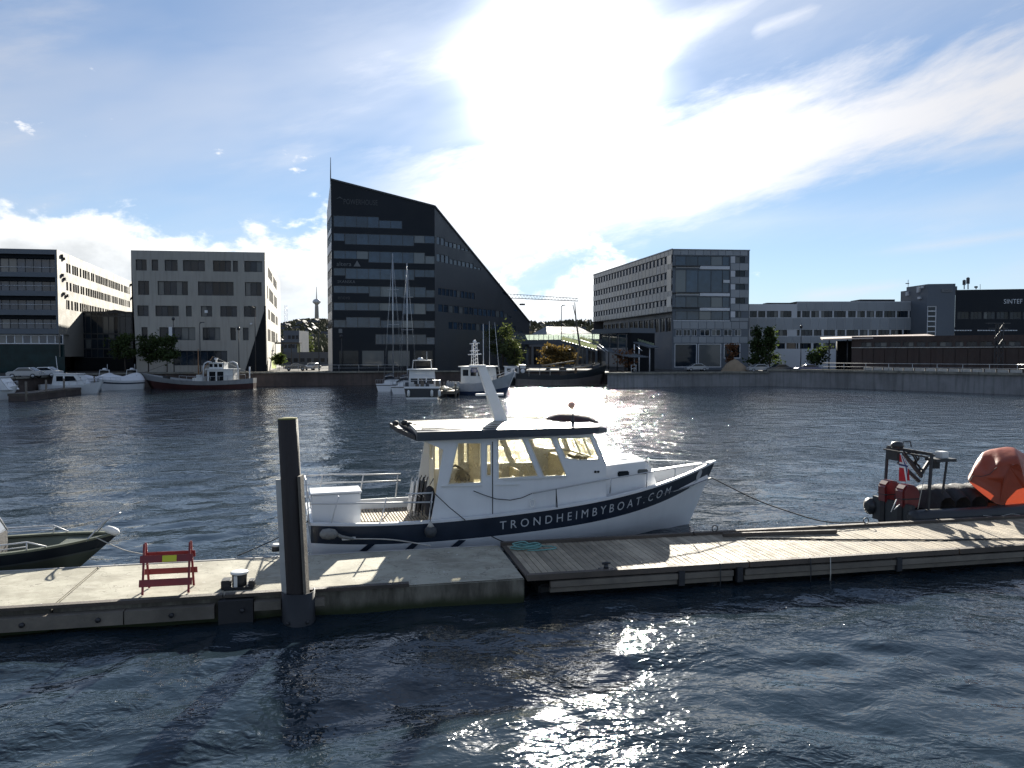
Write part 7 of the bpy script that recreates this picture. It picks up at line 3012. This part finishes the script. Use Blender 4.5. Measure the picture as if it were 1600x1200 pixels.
def boat_things():
    # storage box on the aft deck
    z1 = bl(486, 772.5, -1.02)[1]
    x0, x1 = bl(486, 800, -1.02)[0], bl(565, 800, -1.02)[0]
    zb = bl(565, 818, -1.02)[1] - .05
    t = thing('storage_box', 'white storage box with a flat lid on the aft deck of the passenger boat', 'box', bw((x0 + x1) / 2, -.6, zb), PHI)
    MB().obox(bw((x0 + x1) / 2, -.59, (zb + z1) / 2 - .02), (BU, BV, UP), (x1 - x0 - .04, .82, z1 - zb - .04)).build('body', 'boat_white', t, bevel=.015)
    MB().obox(bw((x0 + x1) / 2, -.59, z1), (BU, BV, UP), (x1 - x0 + .03, .90, .05)).build('lid', 'boat_white', t, bevel=.012)
    # stacked folding chairs against the aft bulkhead
    for k in range(4):
        px_ = 641 + k * 6.5
        x, z0 = bl(px_, 803, -.35 - k * .2)
        y = -.35 - k * .2
        c = thing('folding_chair', ('pale folded chair leaning first in the stack aft of the cabin', 'white folded chair second in the stack aft of the cabin',
                                    'dark folded chair third in the stack aft of the cabin', 'black folded chair last in the stack beside the cabin side')[k], 'chair', bw(x, y, z0), PHI, 'folding chairs stacked aft of the cabin')
        m_ = 'rail_white' if k < 2 else 'steel_dark'
        H = 1.05
        for dy in (-.2, .2):
            MB().tube([bw(x - .05, y + dy, z0), bw(x + .08, y + dy, z0 + H * .9), bw(x + .12, y + dy * .8, z0 + H)], .016, 6).build('leg', m_, c)
        MB().obox(bw(x + .05, y, z0 + .72), (BU, BV, (UP + BU * .12).normalized()), (.03, .4, .42)).build('backrest', 'plastic_white' if k == 1 else 'black_cloth' if k > 1 else 'boat_white_soft', c, bevel=.01)
        MB().obox(bw(x - .02, y, z0 + .3), (BU, BV, (UP + BU * .12).normalized()), (.035, .38, .4)).build('seat', 'plastic_white' if k < 2 else 'black_cloth', c, bevel=.01)
    # upright bars and gear bag beside them
    x, z0 = bl(671, 812, -1.15)
    g_ = thing('gear_bag', 'black bag of gear hanging on the rail post beside the cabin', 'bag', bw(x, -1.2, z0), PHI)
    mb = MB().lathe([(.05, .1), (.14, .2), (.17, .5), (.12, .85), (.04, .95)], bw(x, -1.2, z0), 9)
    mb.build('bag', 'black_cloth', g_)
    MB().tube([bw(x, -1.2, z0 + .95), bw(x + .1, -1.25, z0 + 1.15)], .012, 5).build('strap', 'rope_dark', g_)
    # hanging ball fender
    x, z = bl(672.5, 830, -1.78)
    t = thing('ball_fender', 'dark round fender with pale neck hanging on the navy band', 'fender', bw(x, -1.8, z))
    MB().lathe([(.03, -.17), (.12, -.13), (.165, -.03), (.155, .07), (.10, .13)], bw(x, -1.8, z), 14).build('ball', 'fender_dark', t)
    MB().lathe([(.10, .13), (.06, .19), (.025, .27)], bw(x, -1.8, z), 10).build('neck', 'rope_pale', t)
    a = bl(672, 772, -1.42)
    MB().tube([bw(x, -1.8, z + .26), bw(a[0], -1.45, a[1])], .009, 5).build('line', 'rope_dark', t)
    # boathook-like float with spring line down to the dock
    x, z = bl(514, 834.5, -1.75)
    t = thing('mooring_spring', 'grey mooring float and spring line running from the stern band to the pontoon', 'mooring line', bw(x, -1.75, z))
    mb = MB()
    mb.lathe([(.04, -.23), (.12, -.17), (.145, 0), (.12, .15), (.05, .22)], bw(x, -1.75, z), 14, 'X')
    mb.build('float', 'fender_pale', t)
    p1 = bl(533, 838.5, -1.75)
    p2 = bl(552, 842, -1.75)
    e = gp(673, 853, ZD + .03)
    MB().tube([bw(x + .18, -1.75, z - .02), bw(p1[0], -1.75, p1[1]), bw(p2[0], -1.75, p2[1])], [.05, .045, .035], 8).build('splice', 'fender_pale', t)
    MB().tube(curve([bw(p2[0], -1.75, p2[1]), bw(*[(p2[0] + 1.0), -1.85], p2[1] - .07), e], 6), .018, 6).build('line', 'rope_pale', t)
    # diagonal dark line from the cabin corner
    a, b_ = bl(676, 768, -1.44), bl(727, 813, -1.66)
    loose_rope([bw(a[0], -1.44, a[1]), bw((a[0] + b_[0]) / 2, -1.6, (a[1] + b_[1]) / 2 - .03), bw(b_[0], -1.66, b_[1])], .013, 'rope_dark', 'dark line slanting down the white cabin side of the passenger boat')
    # bow line to the dock ring
    p0 = bw(BL - .15, -.1, 1.5)
    p1 = at(1292, 815.5, dk(dpx(1292, 822)[0], DW).y)
    mid = [at(1180, 780, (p0.y * .62 + p1.y * .38)), at(1235, 800, (p0.y * .3 + p1.y * .7))]
    e = dk(dpx(1341, 819)[0], DW - .05, ZD + .12)
    loose_rope(curve([p0, mid[0], mid[1], p1, e], 6), .018, 'rope_dark', 'dark bow line running from the passenger boat stem to the timber pontoon')
    loose_rope([p1, p1 - Vector((0, 0, .28)), gp(1292, 824, ZD)], .010, 'rope_teal', 'short teal tail of rope hanging from the bow line')
    # stern line
    a = bw(-.02, -1.2, 1.15)
    b_ = gp(371, 868.5, ZD + .05)
    loose_rope(curve([a, (a + b_) / 2 - Vector((0, 0, .05)), b_], 6), .014, 'rope_dark', 'dark stern line running from the passenger boat to the concrete pontoon')
    # amidships line
    a, b_ = bl(768, 838, -1.66), gp(806, 848, ZD + .02)
    loose_rope(curve([bw(a[0], -1.66, a[1]), (bw(a[0], -1.66, a[1]) + b_) / 2 - Vector((0, 0, .06)), b_], 6), .014, 'rope_dark', 'dark midship line from the navy band to the planks')


mat('fender_dark', (0.05, 0.055, 0.06), 0.6, var=0.3, scale=12, bump=.4, bscale=30)
mat('fender_pale', (0.20, 0.20, 0.19), 0.8, var=0.35, scale=12, bump=.5, bscale=40)
boat_things()


# ------------------------------------------------------------------ aluminium skiff at the left end of the dock
def skiff():
    th = math.atan2(DU.y, DU.x) + R(1.5)
    u = Vector((math.cos(th), math.sin(th), 0))
    v = Vector((-u.y, u.x, 0))
    bow = at(186, 846, 19.45)
    L = 6.4
    o = bow - u * L
    o.z = 0
    t = thing('aluminium_skiff', 'olive grey aluminium skiff with pale rails lying behind the concrete pontoon', 'boat', o, th)
    S, sh = hull_fn(L, 2.15, .74, .72, .92, 1.5, .92, .62, 2.6, .5)
    hull_mesh(S, [0, .2, .45, .72]).build('hull', 'aluminium_olive', t, local=True)
    hull_mesh(S, [.72, .76], out=.015).build('spray_rail', 'skiff_line', t, local=True)
    hull_mesh(S, [.76, 1.0]).build('topside', 'skiff_blue', t, local=True)
    mb = MB()
    n = 22
    for side in (-1, 1):
        mb.loft([[S(i / n, 1, side, .02), S(i / n, 1, side, .02) + Vector((0, 0, .05)), S(i / n, 1, side, -.12) + Vector((0, 0, .05)), S(i / n, 1, side, -.12)] for i in range(n + 1)], smooth=False)
    mb.build('gunwale', 'aluminium_olive', t, local=True)
    mb = MB()
    for side in (-1, 1):
        mb.loft([[S(i / n, .98, side, -.06), S(i / n, .5, side, -.12)] for i in range(n)])
    mb.build('inner_side', 'aluminium_olive', t, local=True)
    deck_mesh(S, .5).build('floor', 'deck_grey', t, local=True)
    mb = MB()
    mb.loft([[S(i / 8 * .2 + .8, .96, -1), S(i / 8 * .2 + .8, .96, 1)] for i in range(9)], smooth=False)
    mb.build('foredeck', 'aluminium_olive', t, local=True)
    for side in (-1, 1):
        pts = [S(.18 + i * .06, 1, side, -.03) + Vector((0, 0, .24)) for i in range(10)] + [S(.78, 1, side, -.03) + Vector((0, 0, .06))]
        MB().tube(pts, .02, 6).build('side_rail', 'rail_white', t, local=True)
        MB().tube([p - Vector((0, 0, .11)) for p in pts[:-1]], .014, 6).build('side_rail', 'rail_white', t, local=True)
        for i in (0, 3, 6, 9):
            p = pts[i]
            MB().tube([p, p - Vector((0, 0, .24))], .018, 6).build('rail_post', 'rail_white', t, local=True)
    # pulpit hoop
    hp = [S(.9, 1, -1), S(.95, 1, -1) + Vector((.05, .02, .4)), S(.985, 1, -1) + Vector((.1, .0, .52)), S(.985, 1, 1) + Vector((.1, 0, .52)), S(.95, 1, 1) + Vector((.05, -.02, .4)), S(.9, 1, 1)]
    MB().tube(curve(hp, 5), .018, 6).build('bow_hoop', 'galvanised', t, local=True)
    # console with screen and seat
    MB().box((3.2, -.4, .25), (3.75, .4, 1.1)).build('console', 'black_cloth', t, local=True, bevel=.05)
    fr = MB().tube([(3.72, -.42, 1.05), (3.5, -.38, 1.5), (3.5, .38, 1.5), (3.72, .42, 1.05)], .02, 6)
    f_ = fr.build('screen_frame', 'rail_white', t, local=True)
    MB().add([(3.71, -.4, 1.07), (3.71, .4, 1.07), (3.5, .37, 1.48), (3.5, -.37, 1.48)], [(0, 1, 2, 3)]).build('pane', 'cabin_glass', f_, local=True)
    MB().box((2.3, -.35, .3), (2.8, .35, .75)).box((2.25, -.35, .7), (2.35, .35, 1.25)).build('seat', 'black_cloth', t, local=True, bevel=.04)
    MB().box((4.2, -.5, .3), (4.7, .5, .55)).build('thwart', 'aluminium_olive', t, local=True)
    # white fender carried on the bow
    p = wm(t) @ (S(.99, 1, -1) + Vector((-.08, -.02, .1)))
    f = thing('bow_fender', 'white sausage fender lashed to the bow of the olive skiff', 'fender', p, th)
    mb = MB()
    d = (u * .9 - UP * .35 - v * .2).normalized()
    pts = [p - d * .2, p - d * .13, p, p + d * .13, p + d * .2]
    mb.tube(pts, [.03, .09, .105, .09, .03], 12)
    mb.build('body', 'plastic_white', f)
    a = wm(t) @ S(.93, 1, -1)
    b_ = gp(236, 868, ZD + .05)
    loose_rope(curve([a + Vector((0, 0, .05)), (a + b_) / 2 - UP * .06, b_], 5), .013, 'rope_pale', 'pale bow line from the olive skiff to the concrete pontoon')
    # teal rope slung along the stern quarter
    pts = [wm(t) @ (S(.25 + i * .03, .42, -1, .04) + Vector((0, 0, .06 * math.sin(i * 1.1)))) for i in range(8)]
    loose_rope(curve(pts, 4), .016, 'rope_teal', 'teal rope slung low along the olive skiff hull')


mat('skiff_line', (0.13, 0.14, 0.13), 0.5, metal=.3)
mat('skiff_blue', (0.022, 0.028, 0.036), 0.5, metal=.2, var=.2)
skiff()


# ------------------------------------------------------------------ rescue boat on the right
def rescue_boat():
    th = math.atan2(DU.y, DU.x)
    Yc = 24.2
    o = at(1392, 800, Yc)
    o.z = 0
    u, v = DU, DV
    t = thing('inflatable_workboat', 'black inflatable workboat with a stern frame, outboards and an orange tarpaulin', 'boat', o, th)
    inv = wm(t).inverted()

    def rl(px, py, yl):
        d = ray(px, py)
        C = Vector((0, 0, CAMH)) - o
        k = (yl - C.dot(v)) / d.dot(v)
        p = C + d * k
        return p.dot(u), p.z
    L = 7.2
    xs_ = rl(1456, 712, -.98)[0] - .75
    # tubes
    for side in (-1, 1):
        pts = [Vector((xs_, side * 1.0, .48)), Vector((xs_ + .8, side * 1.02, .48)), Vector((3.0, side * 1.04, .5)), Vector((5.2, side * .98, .58)), Vector((6.4, side * .66, .72)), Vector((7.1, 0, .86))]
        MB().tube(curve(pts, 5), [.12] + [.27] * 24 + [.25], 14).build('tube', 'rubber_gloss', t, local=True)
    MB().loft([[Vector((x, y, z)) for y, z in ((-.85 * w, .45), (-.5 * w, -.1), (0, -.3), (.5 * w, -.1), (.85 * w, .45))] for x, w in ((xs_ + .15, 1), (4, 1), (6, .6), (6.9, .1))]).build('hull', 'hull_dark', t, local=True)
    MB().box((xs_ + .2, -.85, .2), (5.9, .85, .3)).build('floor', 'deck_grey', t, local=True)
    MB().box((xs_ + .15, -.9, .1), (xs_ + .27, .9, .85)).build('transom', 'hull_dark', t, local=True)
    # stern frame: one leg on each side with cross bars
    xf = rl(1456, 712, -.98)[0]
    zf = rl(1456, 709, -.98)[1]
    for y in (-.98, .98):
        MB().bar((xf - .12, y, .35), (xf, y, zf), .07, .07).build('frame_leg', 'steel_dark', t, local=True)
    for dx_, dz in ((0, 0), (-.14, -.1), (.1, -.06)):
        MB().bar((xf + dx_, -.98, zf + dz), (xf + dx_, .98, zf + dz), .05, .05).build('frame_bar', 'steel_dark', t, local=True)
    MB().box((xf - .06, .45, zf - .42), (xf + .04, .96, zf - .02)).build('frame_plate', 'steel_dark', t, local=True)
    MB().box((xf - .02, .55, zf - .3), (xf + .02, .9, zf - .12)).build('sign_plate', 'boat_white_soft', t, local=True)
    # side shelf with lamp
    s0, s1 = rl(1456, 718.5, -.75), rl(1487, 718.5, -.75)
    MB().box((s0[0], -.95, s0[1] - .05), (s1[0], -.45, s0[1] + .04)).build('shelf', 'steel_dark', t, local=True)
    s2 = rl(1473, 757, -.7)
    MB().bar((s1[0] - .12, -.7, s0[1]), (s2[0], -.7, s2[1] - .3), .05, .05).build('frame_leg', 'steel_dark', t, local=True)
    c0, c1 = rl(1465, 716.5, -.7), rl(1478, 705, -.7)
    MB().box((c0[0], -.85, c0[1]), (c1[0], -.55, c1[1])).build('lamp_box', 'boat_white_soft', t, local=True, bevel=.03)
    c0, c1 = rl(1458, 732, -.8), rl(1467, 720, -.8)
    MB().box((c0[0], -.85, c0[1]), (c1[0], -.7, c1[1])).build('speaker_box', 'rubber', t, local=True)
    c0 = rl(1402, 697, -.2)
    MB().lathe([(.16, -.08), (.2, .0), (.16, .1), (.05, .13)], (c0[0], -.2, c0[1] + .02), 10).build('beacon', 'steel_dark', t, local=True)
    c0, c1 = rl(1411, 699, 0), rl(1424, 690, 0)
    mb = MB()
    for p, q in (((c0[0], 0, c0[1]), (c0[0], 0, c1[1])), ((c1[0], 0, c0[1]), (c1[0] - .03, 0, c1[1])), ((c0[0], 0, c1[1]), (c1[0] - .03, 0, c1[1]))):
        mb.tube([p, q], .018, 5)
    mb.build('aerial_hoop', 'steel_dark', t, local=True)
    rg = random.Random(2)
    # hoses and cables inside the frame
    for k in range(5):
        pts = [rl(1412 + k * 4, 705, -.3 + k * .1), rl(1424 + k * 3, 716 + rg.uniform(-4, 4), 0), rl(1432 + rg.uniform(-6, 8), 728, 0), rl(1442 + rg.uniform(-4, 6), 738, 0)]
        ys = (-.3 + k * .1, 0, .1, 0)
        MB().tube(curve([Vector((p[0], y, p[1])) for p, y in zip(pts, ys)], 5), .025, 6).build('hose', 'rubber', t, local=True)
    for k, (xa, ya, xb, yb) in enumerate(((1404, 722, 1436, 752), (1412, 708, 1440, 745), (1455, 716, 1438, 742))):
        a, b_ = rl(xa, ya, -.2), rl(xb, yb, -.1)
        MB().bar((a[0], -.2, a[1]), (b_[0], -.1, b_[1]), .09, .09).build('strut', 'steel_dark', t, local=True)
    # two outboards with red cowls
    for y in (-.4, .4):
        x0 = xs_ + .42
        ob = MB().prism([(x0 - .32, y - .2, .72), (x0 + .26, y - .2, .72), (x0 + .30, y - .2, 1.16), (x0 + .16, y - .2, 1.40), (x0 - .18, y - .2, 1.46), (x0 - .34, y - .2, 1.28)], (0, .4, 0)).build('outboard_cowl', 'cowl_red', t, local=True, bevel=.05)
        MB().box((x0 - .33, y - .205, .98), (x0 + .29, y + .205, 1.02)).build('cowl_stripe', 'rubber', ob, local=True)
        MB().box((x0 - .3, y - .1, -.5), (x0 + .05, y + .1, .76)).build('outboard_leg', 'rubber', ob, local=True)
    # seats under black covers
    for k in range(4):
        x = rl(1462 + k * 24, 765, -.2)[0]
        mb = MB()
        rings = []
        for f_, h_ in ((-.30, .55), (-.24, 1.12), (-.1, 1.26), (.1, 1.28), (.24, 1.10), (.32, .7)):
            rings.append([Vector((x + f_, y, .3 + (h_ - .3) * (1 - abs(y) ** 4))) for y in (-.72, -.68, -.4, 0, .4, .68, .72)])
        mb.loft(rings)
        mb.build('covered_seat', 'black_cloth', t, local=True)
    # grab line on the near tube
    MB().tube(curve([Vector((2.2 + k * .5, -1.31, .55 - .06 * (k % 2))) for k in range(8)], 4), .012, 5).build('grab_line', 'rope_pale', t, local=True)
    a, b_ = rl(1448, 735, -1.25), rl(1433, 795, -1.25)
    MB().tube([(a[0], -1.2, a[1]), (b_[0], -1.28, b_[1] + .0)], .012, 5).build('stay', 'rope_pale', t, local=True)
    for (xa, ya, xb, yb) in ((1401, 780, 1392, 800), (1406, 788, 1397, 796)):
        a, b_ = rl(xa, ya, -.9), rl(xb, yb, -.9)
        MB().tube([(a[0], -.9, a[1]), (b_[0], -.9, b_[1])], .014, 5).build('white_rod', 'plastic_white', t, local=True)

    # orange tarpaulin over the console: faceted drape
    T = lambda px, py, y: Vector((rl(px, py, y)[0], y, rl(px, py, y)[1]))
    tp = thing('tarpaulin', 'orange tarpaulin draped in folds over the console of the black workboat', 'tarpaulin', o, th)
    rows = [
        # outline from the aft hem over the top to the forward hem, for four planes across the boat
        (-.92, [(1562, 792), (1563, 760), (1570, 742), (1580, 726), (1594, 722), (1600, 745), (1604, 770), (1612, 793)]),
        (-.86, [(1513, 753), (1520, 745), (1546, 741), (1562, 724), (1592, 716), (1599, 730), (1604, 768), (1612, 792)]),
        (-.60, [(1512, 748), (1520, 731), (1541, 737), (1561, 716), (1590, 708), (1600, 722), (1606, 765), (1614, 790)]),
        (-.10, [(1514, 742), (1521, 728), (1532, 708), (1558, 700), (1586, 699), (1602, 712), (1608, 760), (1616, 788)]),
        (.40, [(1516, 738), (1524, 722), (1536, 704), (1560, 697), (1584, 697), (1603, 708), (1610, 755), (1616, 784)]),
        (.80, [(1520, 745), (1528, 735), (1540, 722), (1562, 716), (1584, 716), (1604, 726), (1611, 760), (1616, 784)])]
    rg = random.Random(21)
    rings = []
    for y, pxs in rows:
        row = []
        P3 = [T(a, b_, y) for a, b_ in pxs]
        for i in range(len(P3) - 1):
            for k in range(4):
                q = P3[i].lerp(P3[i + 1], k / 4)
                w_ = .030 * math.sin(9 * q.x + 6 * q.z + 4 * y) + rg.uniform(-.02, .02)
                row.append(q + Vector((w_, w_, w_ * .6)))
        row.append(P3[-1])
        rings.append(row)
    mb = MB()
    MB().add([v_ + Vector((0, .004, 0)) for v_ in rings[0]], [tuple(range(len(rings[0])))]).build('side_flap', 'tarp_orange', tp, local=True)
    mb.loft(rings, smooth=True)
    ob = mb.build('cover', 'tarp_orange', tp, local=True)
    md = ob.modifiers.new('soft', 'SUBSURF')
    md.levels = md.render_levels = 2
    cord = [rings[1][k] + Vector((0, -.015, .0)) for k in range(0, 12)]
    MB().tube(cord, .01, 5).build('hem_cord', 'rope_dark', tp, local=True)
    # flag of red with a blue and white cross, hanging limp
    p = T(1410, 710, -.45)
    f = thing('flag', 'limp red flag with a white-edged blue cross hanging on the stern frame', 'flag', wm(t) @ p, th)
    nx, nz = 9, 14
    Wd, Hd = .36, .86
    grid = [[None] * (nz + 1) for _ in range(nx + 1)]
    for i in range(nx + 1):
        for j in range(nz + 1):
            a, b_ = i / nx, j / nz
            sway = .07 * math.sin(a * 7 + b_ * 2) * (.3 + b_)
            xx = p.x - .10 + Wd * a * (.45 + .55 * min(1, b_ * 2.2)) + .06 * b_
            grid[i][j] = Vector((xx, p.y + sway, p.z + .02 - Hd * b_ - .12 * a * (1 - b_)))
    def part(name, m_, test):
        mb = MB()
        for i in range(nx):
            for j in range(nz):
                if test(i, j):
                    mb.add([grid[i][j], grid[i + 1][j], grid[i + 1][j + 1], grid[i][j + 1]], [(0, 1, 2, 3)], True)
        mb.build(name, m_, f, local=True)
    # local coordinates of the flag thing share the boat's axes
    WM[f.name] = WM[t.name]
    f.location = t.location
    blue = lambda i, j: i == 4 or j == 5
    white = lambda i, j: not blue(i, j) and (i in (3, 5) or j in (4, 6))
    part('cross', 'flag_blue', blue)
    part('cross_edge', 'flag_white', white)
    part('field', 'flag_red', lambda i, j: not blue(i, j) and not white(i, j))


mat('rubber_gloss', (0.016, 0.018, 0.022), 0.42, var=.2, scale=3)
mat('cowl_red', (0.13, 0.012, 0.014), 0.4, var=.15, scale=3, coat=.3)
rescue_boat()


def tarp_shader():
    """tarpaulin lets some of the low sun through"""
    m = M['tarp_orange']
    t = m.node_tree
    nt = NT(t)
    o = [n for n in t.nodes if n.type == 'OUTPUT_MATERIAL'][0]
    p = t.nodes['Principled BSDF']
    tr = nt.n('ShaderNodeBsdfTranslucent')
    tr.inputs[0].default_value = (0.40, 0.06, 0.025, 1)
    mx = nt.n('ShaderNodeMixShader')
    mx.inputs[0].default_value = 0.25
    t.links.new(p.outputs[0], mx.inputs[1])
    t.links.new(tr.outputs[0], mx.inputs[2])
    t.links.new(mx.outputs[0], o.inputs[0])


tarp_shader()


def leaf_shader(name, col):
    t = M[name].node_tree
    nt = NT(t)
    o = [n for n in t.nodes if n.type == 'OUTPUT_MATERIAL'][0]
    p = t.nodes['Principled BSDF']
    tr = nt.n('ShaderNodeBsdfTranslucent')
    tr.inputs[0].default_value = (*col, 1)
    mx = nt.n('ShaderNodeMixShader')
    mx.inputs[0].default_value = 0.4
    t.links.new(p.outputs[0], mx.inputs[1])
    t.links.new(tr.outputs[0], mx.inputs[2])
    t.links.new(mx.outputs[0], o.inputs[0])


leaf_shader('leaf_dark', (0.06, 0.085, 0.02))
leaf_shader('leaf_green', (0.06, 0.075, 0.02))
leaf_shader('leaf_autumn', (0.15, 0.10, 0.025))
leaf_shader('leaf_rust', (0.11, 0.05, 0.02))
